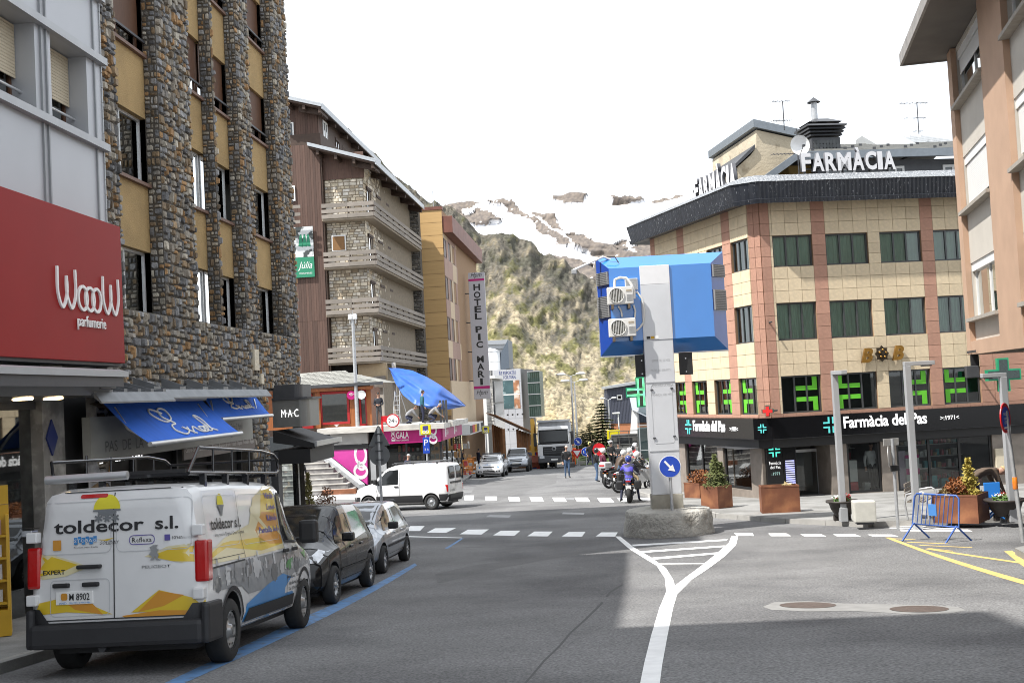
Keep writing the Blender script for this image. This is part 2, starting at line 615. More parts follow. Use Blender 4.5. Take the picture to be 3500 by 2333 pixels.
for q in([(-160,1360),(-150,1328),(-60,1327),(-70,1362)],[(-30,1362),(-25,1327),(45,1327),(40,1362)],[(135,1365),(130,1335),(220,1335),(220,1365)],[(315,1370),(305,1338),(390,1340),(400,1370)],[(485,1372),(470,1340),(565,1340),(578,1372)],[(662,1375),(645,1343),(740,1343),(755,1375)],[(835,1375),(815,1343),(915,1343),(935,1375)],[(1010,1378),(987,1345),(1085,1345),(1120,1378)],[(1165,1376),(1140,1345),(1220,1345),(1260,1376)],[(1340,1368),(1310,1345),(1420,1345),(1450,1368)]):
 mark('crosswalk_stripe',M_WHITEP,[c5(*p)for p in q])
for k in range(6):
 y=1424+k*16
 mark('crosswalk_stripe',M_WHITEP,[(860+.2807*p[0],1280+.2807*p[1])for p in((640-12*k,y),(1395,y+2),(1395,y+10),(630-12*k,y+8))])
outl=[(858,88),(905,130),(960,165),(1010,195),(1040,240),(1045,290),(1020,350),(990,450),(965,550),(950,624),(935,700),(895,1000),(1002,1000),(1014,700),(1022,624),(1030,560),(1050,450),(1070,350),(1085,300),(1140,245),(1200,205),(1260,160),(1300,120),(1308,88),(1283,88),(1275,110),(1230,150),(1180,190),(1120,235),(1077,268),(1070,245),(1045,205),(990,165),(930,130),(877,88)]
mark('island_outline_marking',M_WHITEP,[c1(*p)for p in outl],.005,.5)
for a,c,w in(((918,118),(1270,98),6),((950,142),(1260,121),6),((988,166),(1248,145),7),((1013,187),(1195,186),3)):
 mark('hatch_line',M_WHITEP,[c1(*a),c1(a[0]+8,a[1]+w),c1(c[0]-6,c[1]+w),c1(*c)],.0045)
mark('parking_bay_line',M_BLUEP,[(-140,2700),(-30,2700),(572,2360),(1425,1931),(1418,1924),(1000,2125),(505,2360)],.004)
mark('parking_bay_line',M_BLUEP,[c1(235,132),c1(248,132),c1(305,95),c1(296,95)],.004)
mark('parking_bay_line',M_WHITEP,[(1392,1834),(1400,1831),(1580,1836),(1578,1838)],.003)
mark('yellow_edge_line',M_YELP,[c1(1845,92),c1(1865,92),c1(2360,250),c1(2360,266)],.004)
mark('yellow_edge_line',M_YELP,[c1(1990,134),c1(2005,131),c1(2345,182),c1(2345,188)],.004)
mark('yellow_edge_line',M_YELP,[c1(2280,142),c1(2310,140),c1(2400,205),c1(2400,235)],.004)
c4=lambda x,y:(2900+.255*x,1550+.255*y)
for a,c in(((560,1130),(900,1147)),((760,1178),(1330,1200)),((930,1220),(1660,1252)),((1080,1262),(1400,1300))):
 mark('yellow_hatch_line',M_YELP,[c4(*a),c4(a[0]+40,a[1]+10),c4(c[0],c[1]+8),c4(*c)],.0035)
for q in([(345,962),(680,962),(1280,972),(430,980)],[(525,989),(1440,989),(1460,1004),(580,1004)],[(680,1014),(1600,1014),(1665,1040),(700,1037)]):
 mark('crosswalk_stripe',M_WHITEP,[c4(*p)for p in q])
def ellipse_px(cx,cy,rx,ry,n=28):
 return[c1(cx+rx*math.cos(2*math.pi*k/n),cy+ry*math.sin(2*math.pi*k/n))for k in range(n)]
M_RING=mat('manhole_surround',(.215,.212,.205),.85,var=.15,scale=4,bump=.2)
mark('manhole_surround',M_RING,[c1(*p)for p in((1398,345),(1440,328),(1560,324),(1700,333),(1860,336),(1980,338),(2110,345),(2142,358),(2080,370),(1950,374),(1840,366),(1720,360),(1560,362),(1430,356))],.003,.4)
mark('manhole_cover',M_IRON,ellipse_px(1563,340,104,11),.007,.3)
mark('manhole_cover',M_IRON,ellipse_px(1970,354,109,12),.007,.3)
M_COVER=mat('steel_cover',(.26,.26,.265),.6,.4,var=.15,bump=.5,bscale=20)
for q in([(1660,1766),(1672,1759),(1748,1760),(1740,1768)],[(1920,1756),(1925,1750),(1998,1752),(1995,1758)],[(1932,1706),(1935,1700),(1962,1701),(1962,1707)]):
 mark('manhole_cover',M_COVER,q,.005)
 # tar seams and old repairs
M_TAR=mat('tar_seam',(.035,.035,.036),.7,var=.2)
for pts,w in(([(885,262),(840,290),(800,335),(750,390),(690,440),(650,490),(600,540),(550,595),(515,640)],5),([(300,128),(420,126),(560,122),(700,108)],1.5)):
 l=[(p[0]+random.uniform(-5,5),p[1])for p in pts]
 mark('tar_seam',M_TAR,[c1(*p)for p in l]+[c1(p[0]+w*1.6,p[1]+w*.4)for p in l[::-1]],.002,.3)
mark('road_patch',M_ASPH2,[c1(*p)for p in((200,225),(330,195),(560,165),(820,130),(860,125),(840,138),(640,168),(430,205),(330,232),(210,262))],.0015)
mark('road_patch',M_ASPH2,[c1(*p)for p in((860,230),(900,200),(980,200),(1000,218),(930,232),(880,262))],.0015)
mark('road_patch',M_ASPH2,[(1905,1622),(1640,1640),(1600,1700),(1700,1712),(1760,1690),(1900,1650)],.0012)
# == pavements with kerbs
TS=math.tan(R(4.1))
k0=G(118,2268)
KX=k0.x-TS*k0.y
def kerbx(y):
 return KX+TS*y
def pavement(name,pts,label,edge):
 o=sheet(name,pts,.13,M_PAVE,None,1.2,.2)
 tag(o,label,'pavement',kind='structure')
 if edge:
  b=MB()
  for i in range(len(edge)-1):
   a,c=Vector(edge[i][:2]),Vector(edge[i+1][:2])
   n=max(1,int((c-a).length/1.0))
   d=(c-a)/n
   s=Vector((-d.y,d.x)).normalized()*.16
   for k in range(n):
    p,q=a+d*k,a+d*(k+1)-d.normalized()*.012
    z0,z1=gz(p.x,p.y),gz(q.x,q.y)
    kb=MB()
    kb.add([(p.x,p.y,z0-.1),(q.x,q.y,z1-.1),(q.x+s.x,q.y+s.y,z1-.1),(p.x+s.x,p.y+s.y,z0-.1),(p.x,p.y,z0+.12),(q.x,q.y,z1+.12),(q.x+s.x,q.y+s.y,z1+.136),(p.x+s.x,p.y+s.y,z0+.136)],[(0,3,2,1),(4,5,6,7),(0,1,5,4),(1,2,6,5),(2,3,7,6),(3,0,4,7)])
    kb.build('kerb',M_KERB,o)
 return o
edge=[(kerbx(y)+.0,y)for y in(-6,5,14,23,31,36)]
pavement('sidewalk',[*edge,(kerbx(36)-1.2,37.8),(-30,37.8),(-30,-6)],'concrete sidewalk along the parked cars',edge)
e2=gpx((1030,1673),(1150,1680),(1270,1688),(1400,1686),(1520,1672),(1590,1645),(1624,1620),(1690,1598),(1720,1588))
e2=[(p.x,p.y)for p in e2]
pavement('sidewalk',[*e2,(e2[-1][0]-6,118),(-40,118),(-40,e2[0][1])],'concrete sidewalk in front of the perfume shop and stairs',e2)
e3=gpx((2100,1640),(2149,1676),(2245,1704),(2340,1735),(2463,1768),(2700,1786),(2983,1800),(3200,1791),(3500,1778),(3800,1775))
e3=[(p.x,p.y)for p in e3]
pavement('sidewalk',[*e3,(40,53),(16,61),(9,77)],'pale concrete sidewalk in front of the pharmacy',e3[::-1])
e4=gpx((3470,1895),(3560,1945),(3700,2010))
e4=[(p.x,p.y)for p in e4]
pavement('sidewalk',[*e4,(24,e4[-1][1]-3),(24,e4[0][1]+1.5),(e4[0][0]+1,e4[0][1]+1.0)],'sidewalk corner beside the yellow road lines',None)
# == hills
def interp(xs,ys):
 return lambda x:float(np.interp(x,xs,ys))
rid=[(-900,1350),(-300,800),(300,480),(700,330),(1000,380),(1200,455),(1290,535),(1315,561),(1349,593),(1388,612),(1417,637),(1461,676),(1510,705),(1539,708),(1566,735),(1613,774),(1662,793),(1750,798),(1813,823),(1852,871),(1896,898),(1984,940),(2033,957),(2200,1010),(2500,1090),(3000,1150),(4700,1180)]
ridge=interp(*zip(*rid))
HPX=list(range(-900,1200,60))+list(np.arange(1200,2320,4.2))+list(range(2320,4700,60))
nx,nyy=len(HPX),210
V,C=[],[]
for i in range(nx):
 px=float(HPX[i])
 yr=ridge(px)
 for j in range(nyy):
  t=j/(nyy-1)
  py=1545+(yr-1545)*t
  D=195+100*t+520*t**1.7
  p=at(px,py,D)
  dg_=px*.6+py*.8
  k=fbm(px*.006,py*.006,1.0,5)
  k2=fbm(px*.022+dg_*.004,py*.016,4.0,6)
  k3=fbm(px*.11,py*.10,8.0,4)
  amp=min(1,t*5)
  sc=.35+t*1.1
  p=p+Vector((0,1,-.10))*(k*20+k2*9+k3*2.6)*amp*sc+Vector((0,0,1))*(k3*.9+k2*1.0)*amp*sc
  V.append(p[:])
  # colour of the slope: pale scree low down, olive and dark crags above
  rock=Vector((.062,.060,.056))
  scree=Vector((.30,.255,.175))
  grass=Vector((.115,.112,.036))
  dry=Vector((.33,.265,.155))
  crag=min(1,max(0,k2*1.5+k3*.9+(t-.60)*3.2+max(0,(px-1900)/900)+.12))
  gr=min(1,max(0,(fbm(px*.018+9,py*.024,3,5)+.12)*2.6))*min(1,max(0,(t-.2)*4))*.9
  c=dry.lerp(scree,min(1,max(0,(t-.12)*8+k2)))
  c=c.lerp(grass,gr)
  c=c.lerp(rock,crag*.82)
  c=c*(1+max(-.45,min(.5,k3*.8)))
  C.append((c.x,c.y,c.z,1))
F_=[(i*nyy+j,(i+1)*nyy+j,(i+1)*nyy+j+1,i*nyy+j+1)for i in range(nx-1)for j in range(nyy-1)]
def terrain(name,V,F_,C,m,label):
 me=bpy.data.meshes.new(name)
 me.from_pydata(V,[],F_)
 ca=me.color_attributes.new('tint','FLOAT_COLOR','POINT')
 ca.data.foreach_set('color',np.array(C,np.float32).ravel())
 me.polygons.foreach_set('use_smooth',[True]*len(F_))
 o=link(name,me,m)
 return tag(o,label,'hill',kind='structure')
M_HILL=mat('hillside',(.3,.3,.3),.95,var=.45,scale=.35,attr='tint',bump=1.0,bscale=.5,spec=.1,detail=8)
MATS['hillside'].node_tree.nodes['Bump'].inputs['Distance'].default_value=2.0
terrain('hillside',V,F_,C,M_HILL,'steep rocky hillside with pale scree and olive scrub')
fr=[(1100,720),(1510,695),(1613,690),(1725,693),(1794,690),(1886,671),(1955,668),(2004,673),(2082,683),(2204,686),(2302,668),(2375,646),(2450,632),(2700,600),(3200,640),(3900,700)]
fridge=interp(*zip(*fr))
def inpoly(x,y,P):
 c=False
 n=len(P)
 for i in range(n):
  x0,y0=P[i]
  x1,y1=P[i-1]
  if(y0>y)!=(y1>y)and x<(x1-x0)*(y-y0)/(y1-y0)+x0:
   c=not c
 return c
_D=[[(430,405),(640,395),(700,405),(620,430),(560,440),(600,460),(700,425),(800,470),(870,500),(860,540),(680,560),(560,560),(440,450)],[(720,400),(940,415),(1060,500),(1200,570),(1300,630),(1390,705),(1280,680),(1100,590),(1020,490),(980,490),(850,430)],[(1030,455),(1120,470),(1230,520),(1300,590),(1200,565),(1100,510)],[(1200,360),(1340,340),(1440,358),(1420,400),(1280,412),(1180,385)],[(1290,605),(1360,598),(1450,610),(1540,660),(1600,720),(1640,770),(1400,755),(1100,680),(1390,705)],[(1590,700),(1650,665),(1720,645),(1740,700),(1700,765),(1640,765)],[(1760,765),(1770,690),(1850,600),(1900,565),(2050,560),(2050,765)],[(1600,376),(1830,383),(1740,412),(1620,408)],[(1880,392),(2100,332),(2130,345),(1950,402)],[(1080,790),(1300,790),(1440,820),(1700,830),(1700,1100),(1000,1100),(1000,850)],[(1400,750),(1700,765),(1900,765),(1900,830),(1560,810)]]
_D=[[(1300+.4887*x,500+.4887*y)for x,y in P]for P in _D]
_LOW=[[(1300,850),(1390,835),(1400,850),(1320,860)],[(1420,885),(1500,890),(1500,905),(1430,900)]]
_LOW=[[(1300+.4887*x,500+.4887*y)for x,y in P]for P in _LOW]
nx,nyy=470,170
V,C=[],[]
for i in range(nx):
 px=1300+2600*(i/(nx-1))**1.35
 yr=fridge(px)
 for j in range(nyy):
  t=j/(nyy-1)
  py=1010+(yr-1010)*t
  D=900+2400*t
  qx,qy=px+12*fbm(px*.03,py*.05,1),py+7*fbm(px*.03,py*.06,5)
  dark=any(inpoly(qx,qy,P)for P in _D)and not any(inpoly(qx,qy,P)for P in _LOW)
  p=at(px,py,D)
  k=fbm(p.x*.004,p.y*.003,p.z*.005,5)
  p=p+Vector((0,1,-.1))*(k*(110 if dark else 60))+Vector((0,0,1))*k*8*(1 if t<.97 else.4)
  V.append(p[:])
  sp=fbm(px*.12,py*.15,7,4)
  if dark:
   c=Vector((.105,.092,.085)).lerp(Vector((.19,.16,.135)),min(1,max(0,.5+sp)))
   if sp>.75:
    c=Vector((.75,.76,.78))
  else:
   c=Vector((.82,.83,.86))
   if sp>.85 and t<.9:
    c=Vector((.35,.3,.27))
  C.append((c.x,c.y,c.z,1))
F_=[(i*nyy+j,(i+1)*nyy+j,(i+1)*nyy+j+1,i*nyy+j+1)for i in range(nx-1)for j in range(nyy-1)]
M_FAR=mat('far_mountain',(.5,.5,.5),.9,var=.12,scale=.02,attr='tint',bump=.6,bscale=.03,spec=.1)
MATS['far_mountain'].node_tree.nodes['Bump'].inputs['Distance'].default_value=12.0
terrain('mountain',V,F_,C,M_FAR,'distant brown mountain under patchy spring snow')
# == stone cladding helper
def split_rect(r,amax,rng,out,ratio=1.9,minw=.07):
 x0,x1,z0,z1=r
 w,h=x1-x0,z1-z0
 if w*h<amax*rng.uniform(.45,1.5)and w<h*ratio*1.6 and h<w*ratio*1.6 or(w<2*minw and h<2*minw):
  out.append(r)
  return
 f=rng.uniform(.33,.67)
 if(w>h*rng.uniform(.75,1.3)and w>2*minw)or h<2*minw:
  c=x0+w*f
  split_rect((x0,c,z0,z1),amax,rng,out,ratio,minw)
  split_rect((c,x1,z0,z1),amax,rng,out,ratio,minw)
 else:
  c=z0+h*f
  split_rect((x0,x1,z0,c),amax,rng,out,ratio,minw)
  split_rect((x0,x1,c,z1),amax,rng,out,ratio,minw)
def stone_geo(r,rng,gap=.011,th=(.02,.08),chop=.36,jit=.06):
 x0,x1,z0,z1=r[0]+gap,r[1]-gap,r[2]+gap,r[3]-gap
 w,h=x1-x0,z1-z0
 m=min(w,h)
 P=[]
 for cx,cz,dx,dz in((x0,z0,1,1),(x1,z0,-1,1),(x1,z1,-1,-1),(x0,z1,1,-1)):
  a,c=m*rng.uniform(.04,chop),m*rng.uniform(.04,chop)
  q=[(cx+dx*a+rng.uniform(-jit,jit)*m,cz),(cx,cz+dz*c+rng.uniform(-jit,jit)*m)]
  if(dx>0)==(dz>0):
   q=q[::-1]
  P+=q
 d=rng.uniform(*th)
 ins=min(.25*m,.022)
 cxm,czm=(x0+x1)/2,(z0+z1)/2
 T=[(p[0]+(cxm-p[0])*ins/m*1.6,p[1]+(czm-p[1])*ins/m*1.6)for p in P]
 n=len(P)
 tx,tz=rng.uniform(-.12,.12),rng.uniform(-.12,.12)
 v=[(p[0],.01,p[1])for p in P]+[(p[0],-d+tx*(p[0]-cxm)+tz*(p[1]-czm),p[1])for p in T]
 f=[tuple(range(n,2*n))]+[(i,(i+1)%n,(i+1)%n+n,i+n)for i in range(n)]
 return v,f
def stones(rects,parent,m,pal,rng,nsep=300,name='stone',rest='stone_cladding',near=None,y=0.0,tf=None,**kw):
 """the largest stones as single parts, all others as one joined part"""
 key=near or(lambda r:(r[1]-r[0])*(r[3]-r[2]))
 rects=sorted(rects,key=key,reverse=True)
 big=MB()
 cols=[]
 for i,r in enumerate(rects):
  v,f=stone_geo(r,rng,**kw)
  v=[(a,b_+y,c)for a,b_,c in v]
  if tf:
   v=[tf(p)for p in v]
  base=Vector(rng.choice(pal))*rng.uniform(.72,1.28)
  if i<nsep:
   s=MB().add(v,f)
   me=s.mesh(name)
   ca=me.color_attributes.new('tint','FLOAT_COLOR','POINT')
   ca.data.foreach_set('color',np.tile(np.array([*base,1],np.float32),len(v)))
   link(name,me,m,parent)
  else:
   big.add(v,f)
   cols+=[(*base,1)]*len(v)
 if big.v:
  me=big.mesh(rest)
  ca=me.color_attributes.new('tint','FLOAT_COLOR','POINT')
  ca.data.foreach_set('color',np.array(cols,np.float32).ravel())
  tag(link(rest,me,m,parent),kind='stuff')
PAL_RUBBLE=[(.23,.23,.235),(.27,.27,.27),(.17,.172,.178),(.25,.22,.18),(.28,.20,.12),(.20,.15,.10),(.34,.205,.10),(.34,.305,.25),(.12,.117,.115),(.40,.365,.30),(.29,.265,.23),(.20,.185,.165)]
M_RUB=mat('rubble_stone',(.2,.2,.2),.85,var=.35,scale=9,attr='tint',bump=.9,bscale=22,spec=.3)
M_MORTAR=mat('joint_shade_mortar',(.085,.075,.062),.95,var=.3,scale=8,bump=.5)  # mortar kept dark so its colour carries the shade between the stones
M_STUCCO=mat('ochre_stucco',(.40,.275,.125),.9,var=.14,scale=1.5,bump=.8,bscale=60)
M_SILL=mat('red_brown_sill',(.17,.10,.075),.6,var=.15)
M_WFRAME=mat('aluminium_window_frame',(.62,.63,.63),.4,.3,var=.05)
M_BLIND=mat('pale_blind',(.5,.47,.40),.7,var=.05)
M_BROWNW=mat('dark_brown_wood',(.10,.045,.022),.6,var=.25,scale=6,stretch=(6,6,1))
M_GLASSR=glass('bright_window_glass',(.45,.5,.5),3.0)
M_ROOM=mat('dim_room',(.12,.11,.10),.9,var=.3,scale=1.5)
HA=R(3.99)
A_ORG=(-9+math.tan(HA)*10,10,gz(0,10))
rng=random.Random(3)
# == rubble stone apartment building
A=Fac('stone_building',A_ORG,HA,'tall apartment building clad in rough brown and grey rubble stone')
ar=A.root
s_beg,s_end=A.sx(330,300),A.sx(1024,1250)
TOPA=19.4
zw=[(A.sz(438,1067,.3),A.sz(429,839,.3)),(A.sz(415,594,.3),A.sz(402,353,.3))]
dz=zw[1][0]-zw[0][0]
for k in range(2,5):
 zw.append((zw[1][0]+dz*(k-1),zw[1][1]+dz*(k-1)))
bands=[(A.sx(406,589),A.sx(504,625,.3)),(A.sx(661,705),A.sx(701,723,.3)),(A.sx(748,741),A.sx(790,759,.3)),(A.sx(871,795),A.sx(921,813,.3))]
band_z0=zw[0][0]
shop_x0,shop_x1=A.sx(300,1500),A.sx(862,1520)
shop_z1=A.sz(600,1345)
holes=[(a,c,band_z0,TOPA-.5)for a,c in bands]
sM,zM=A.sx(917,1550),max(A.sz(975,1330),shop_z1+.05)
mw=wall_holes(s_beg,s_end,-2.6,TOPA,holes+[(shop_x0,shop_x1,-2.6,shop_z1),(sM,s_end,-2.6,zM)],.3)
mw.quad((s_beg,11,-2.6),(s_beg,0,-2.6),(s_beg,0,TOPA),(s_beg,11,TOPA))
mw.quad((s_end,0,zM),(s_end,11,zM),(s_end,11,TOPA),(s_end,0,TOPA))
mw.quad((s_end,4,-2.6),(s_end,11,-2.6),(s_end,11,zM),(s_end,4,zM))
mw.quad((s_end,11,-2.6),(s_beg,11,-2.6),(s_beg,11,TOPA),(s_end,11,TOPA))
mw.quad((s_beg,0,TOPA),(s_end,0,TOPA),(s_end,11,TOPA),(s_beg,11,TOPA))
mw.quad((sM,0,zM),(sM,4,zM),(s_end,4,zM),(s_end,0,zM))
mw.quad((sM,.3,-2.6),(sM,4,-2.6),(sM,4,zM),(sM,.3,zM))
mw.quad((sM,4,-2.6),(s_end,4,-2.6),(s_end,4,zM),(sM,4,zM))
mw.build('wall',M_MORTAR,ar)
rects=[]
cuts=[s_beg]+[q for ab in bands for q in ab]+[s_end]
ztop=16.4
for i in range(0,len(cuts),2):
 split_rect((cuts[i],cuts[i+1],band_z0,ztop),.042,rng,rects)
split_rect((s_beg,s_end,zM,band_z0),.042,rng,rects)
split_rect((s_beg,sM,shop_z1,zM),.042,rng,rects)
split_rect((shop_x1,sM,-1.9,shop_z1),.042,rng,rects)
split_rect((s_beg,shop_x0,-1.2,shop_z1),.034,rng,rects)
stones(rects,ar,M_RUB,PAL_RUBBLE,rng,290,near=lambda r:(r[1]-r[0])*(r[3]-r[2])/(10+r[0])**2)
# stones on the visible far cheek of each recess
rev=[]
for a,c in bands:
 rr=[]
 split_rect((0,.3,band_z0,ztop),.022,rng,rr)
 for r in rr:
  rev.append((r,c))
bigv=MB()
cc=[]
for r,c in rev:
 v,f=stone_geo(r,rng,th=(.005,.03))
 v=[(c+p[1]-.004,p[0],p[2])for p in v]
 bigv.add(v,[q[::-1]for q in f])
 base=Vector(rng.choice(PAL_RUBBLE))*rng.uniform(.7,1.2)
 cc+=[(*base,1)]*len(v)
me=bigv.mesh('reveal_stones')
ca=me.color_attributes.new('tint','FLOAT_COLOR','POINT')
ca.data.foreach_set('color',np.array(cc,np.float32).ravel())
tag(link('reveal_stones',me,M_RUB,ar),kind='stuff')
for bi,(a,c)in enumerate(bands):
 zprev=None
 for k,(z0,z1)in enumerate(zw):
 # ochre spandrel above this window, up to the next sill
  znext=zw[k+1][0]if k+1<len(zw)else TOPA-.5
  MB().box(a,c,.29,.5,z1,znext-.06).build('spandrel',M_STUCCO,ar)
  MB().box(a-.02,c,.20,.5,z0-.07,z0).build('sill',M_SILL,ar)
  dark_row=k>=2
  w=window(ar,a,c,z0,z1,.42,M_WFRAME if not dark_row else M_BROWNW,M_GLASSR,2,.055,M_BLIND if(bi+k)%3==0 else None,.14)
  MB().quad((a,.95,z0),(c,.95,z0),(c,.95,z1),(a,.95,z1)).build('room',M_ROOM,w)
  if dark_row:
   MB().box(a+.05,c-.05,.375,.395,z0+(z1-z0)*.3,z1).build('recess_shade',M_BROWNW,w)  # dark brown sheet standing in for the shade of an open recess
   MB().box(a,c,.22,.26,z0+.25,z0+.3).build('rail',M_DGREY,w)
   # small notices in the first window
b=MB().quad((bands[0][0]+.7,.435,zw[0][0]+.75),(bands[0][0]+1.05,.435,zw[0][0]+.75),(bands[0][0]+1.05,.435,zw[0][0]+1.05),(bands[0][0]+.7,.435,zw[0][0]+1.05))
nt_=b.build('notice',M_WHITE,ar)
text('EN VENDA',M_BLACK,nt_,bands[0][0]+.73,zw[0][0]+.93,.29,.07,y=.43)
text('60 55 73',M_BLACK,nt_,bands[0][0]+.75,zw[0][0]+.80,.25,.07,y=.43)
# two pale ventilation slots
M_CREAM=mat('cream_panel',(.62,.55,.42),.6,var=.08)
for p,q in(((860,1195),(872,1265)),((882,1278),(890,1312))):
 x0,z0=A.hit(p[0],q[1])
 x1,z1=A.hit(q[0],p[1])
 MB().box(x0,x1,-.1,0,z0,z1).build('vent_slot',M_CREAM,ar)
 # shop under the stone building
M_FASC=mat('pale_fascia',(.34,.34,.31),.6,var=.08,scale=2,stretch=(1,1,3))
M_TAUPE=mat('taupe_strip',(.17,.145,.13),.6,var=.06)
sb=MB()
sb.quad((shop_x0,.32,-2.6),(shop_x1,.32,-2.6),(shop_x1,.32,shop_z1),(shop_x0,.32,shop_z1))
sb.build('shop_back',M_DARKROOM,ar)
fx0,fx1=A.sx(310,1500,-.15),A.sx(863,1450,-.15)
fz0,fz1=A.sz(312,1578,-.15),A.sz(310,1425,-.15)
fb=MB().box(fx0,fx1,-.15,0,fz0,fz1).build('shop_fascia',M_FASC,ar)
M_SIGNTXT=mat('grey_lettering',(.13,.13,.12),.6,var=0)
tx0,tz0=A.hit(362,1545,-.16)
text('PAS  DE  LA  CASA',M_SIGNTXT,fb,tx0,tz0,A.sx(560,1510,-.16)-tx0,.2,y=-.156)
t3=A.hit(790,1470,-.16)
text('Carlos S. Morelli',M_SIGNTXT,fb,t3[0],t3[1],A.sx(830,1460,-.16)-t3[0],.16,y=-.156,shear=.2)
text('Lesage',M_SIGNTXT,fb,A.sx(582,1520,-.16),tz0+.02,1.0,.22,y=-.156,shear=.3)
ux0=A.sx(625,1550,-.17)
uz0,uz1=A.sz(627,1572,-.17),A.sz(627,1534,-.17)
tp=MB().box(ux0,fx1+.02,-.19,-.152,uz0,uz1).build('text_strip',M_TAUPE,fb)
text('Ceintures - Sacs - Accessoires de voyage - Bijouterie - Accessoires de mode - Foulards - Chapeaux - Portefeuilles - Bagages',mat('pale_lettering',(.6,.58,.54),.6,var=0),tp,ux0+.1,uz0+.12,fx1-ux0-.2,.13,y=-.196,res=1)
# lit numerals hanging inside the dark shop
M_LIT=mat('lit_lettering',(.8,.8,.8),.5,emit=(1,1,1),emits=1.2,var=0)
for(px_,py_),s_ in(((318,1585),'es 1950€'),((398,1567),'EBC'),((456,1562),'1361')):
 q=A.hit(px_,py_,.1)
 text(s_,M_LIT,ar,q[0],q[1]-.05,.5,.13,y=.12,name='lit_lettering',bold=.02)
 # shop door bars
for k in range(5):
 xx=shop_x0+.3+k*(shop_x1-shop_x0-.6)/4
 MB().box(xx-.05,xx+.05,.2,.3,-2.6,fz0).build('shop_mullion',M_BLACK,ar)
 # marble pier and dark shutter box near the neighbour
M_MARB=mat('grey_marble',(.22,.22,.215),.35,var=.5,scale=2.2,col2=(.36,.36,.35),c2lo=.5,c2hi=.65,c2scale=4,detail=9)
# corrugated canopy over the awnings
def canopy_piece(px0,py0,px1,py1,out,nm):
 x0,z0=A.hit(px0,py0,-.9)
 x1,z1=A.hit(px1,py1,-.9)
 z=(z0+z1)/2
 n=22
 b=MB()
 for i in range(n):
  xa=x0+(x1-x0)*i/n
  xb=x0+(x1-x0)*(i+1)/n
  h=.055 if i%4==0 else 0
  b.box(xa,xb-.004,-out,-.02,z-.02,z+.03+h)
 b.prismx([(-out,z-.06),(-out-.12,z-.16),(-out-.12,z-.13),(-out,z+.03)],x0,x1)
 for k in range(5):
  xa=x0+(x1-x0)*(k+.5)/5
  b.prismx([(-out,z+.03),(-.1,z+.03),(-.1,z+.3)],xa-.015,xa+.015)
 return b.build(nm,mat('dull_canopy_sheet',(.19,.20,.21),.5,.4,var=.2,scale=4),ar)
canopy_piece(300,1345,560,1346,1.0,'metal_canopy')
canopy_piece(545,1338,925,1330,.8,'metal_canopy')
# blue awnings: fabric, front bar, folding arms, script lettering
M_AWN=mat('blue_awning_cloth',(.015,.13,.62),.8,var=.12,scale=2.0,stretch=(3,1,.4),bump=.25,bscale=2.2)
M_SCRIPT=mat('white_script',(.78,.77,.72),.7,var=.05)
def awning(tl,tr,bl,br,off0,label,script):
 x0,zt=A.hit(*tl,off0)
 x1,zt2=A.hit(*tr,off0)
 zt=(zt+zt2)/2
 off1=off0
 while A.sx(*bl,off1)>x0+.05 and off1>-3:
  off1-=.02
 off1=max(off1,-2.2)
 zb=A.sz(*bl,off1)
 xb1=x1
 root=empty('awning',A.w((x0+x1)/2,off0,zt),math.pi/2-HA,label,'awning','blue awnings')
 ox=(x0+x1)/2
 N,K=40,10
 b=MB()
 def pt(u,v):
  sag=.06*math.sin(math.pi*v)+.018*math.sin(u*23+v*3)*v*(1-v)*3
  return(x0+(x1-x0)*u-ox,(off1-off0)*v,(zb-zt)*v-sag*.7)
 for i in range(N+1):
  for j in range(K+1):
   b.v.append(pt(i/N,j/K))
 for i in range(N):
  for j in range(K):
   q=i*(K+1)+j
   b.f.append((q,q+K+1,q+K+2,q+1))
   b.m.append(0)
   b.smooth.add(len(b.f)-1)
 b.build('cloth',M_AWN,root)
 e0,e1=pt(0,1),pt(1,1)
 MB().tube([(e0[0]-.04,e0[1],e0[2]),(e1[0]+.04,e1[1],e1[2])],.045,10).build('front_bar',M_ALU,root)
 MB().tube([(x0-ox-.1,-.03,.03),(x1-ox+.1,-.03,.03)],.05,10).build('roller',M_GREYMETAL,root)
 for u in(.06,.9):
  a,c=pt(u,0),pt(u,1)
  MB().tube([(a[0],-.08,-.1),((a[0]+c[0])/2-.25,(a[1]+c[1])/2,(a[2]+c[2])/2-.1),(c[0],c[1]+.02,c[2]-.05)],.028,8).build('folding_arm',M_ALU,root)
  # script word drawn as a ribbon lying on the cloth
 strokes=script
 sb=MB()
 for st in strokes:
  pts=[]
  for t in np.linspace(0,len(st)-1,(len(st)-1)*6+1):
   i=min(int(t),len(st)-2)
   f=t-i
   p0,p1,p2,p3=(st[max(0,i-1)],st[i],st[i+1],st[min(len(st)-1,i+2)])
   q=[.5*(2*p1[k]+(p2[k]-p0[k])*f+(2*p0[k]-5*p1[k]+4*p2[k]-p3[k])*f*f+(3*p1[k]-p0[k]-3*p2[k]+p3[k])*f**3)for k in(0,1)]
   r=pt(q[0],q[1])
   pts.append((r[0],r[1]-.012,r[2]+.012))
  sb.tube(pts,.02,6)
 sb.build('script_lettering',M_SCRIPT,root)
 return root
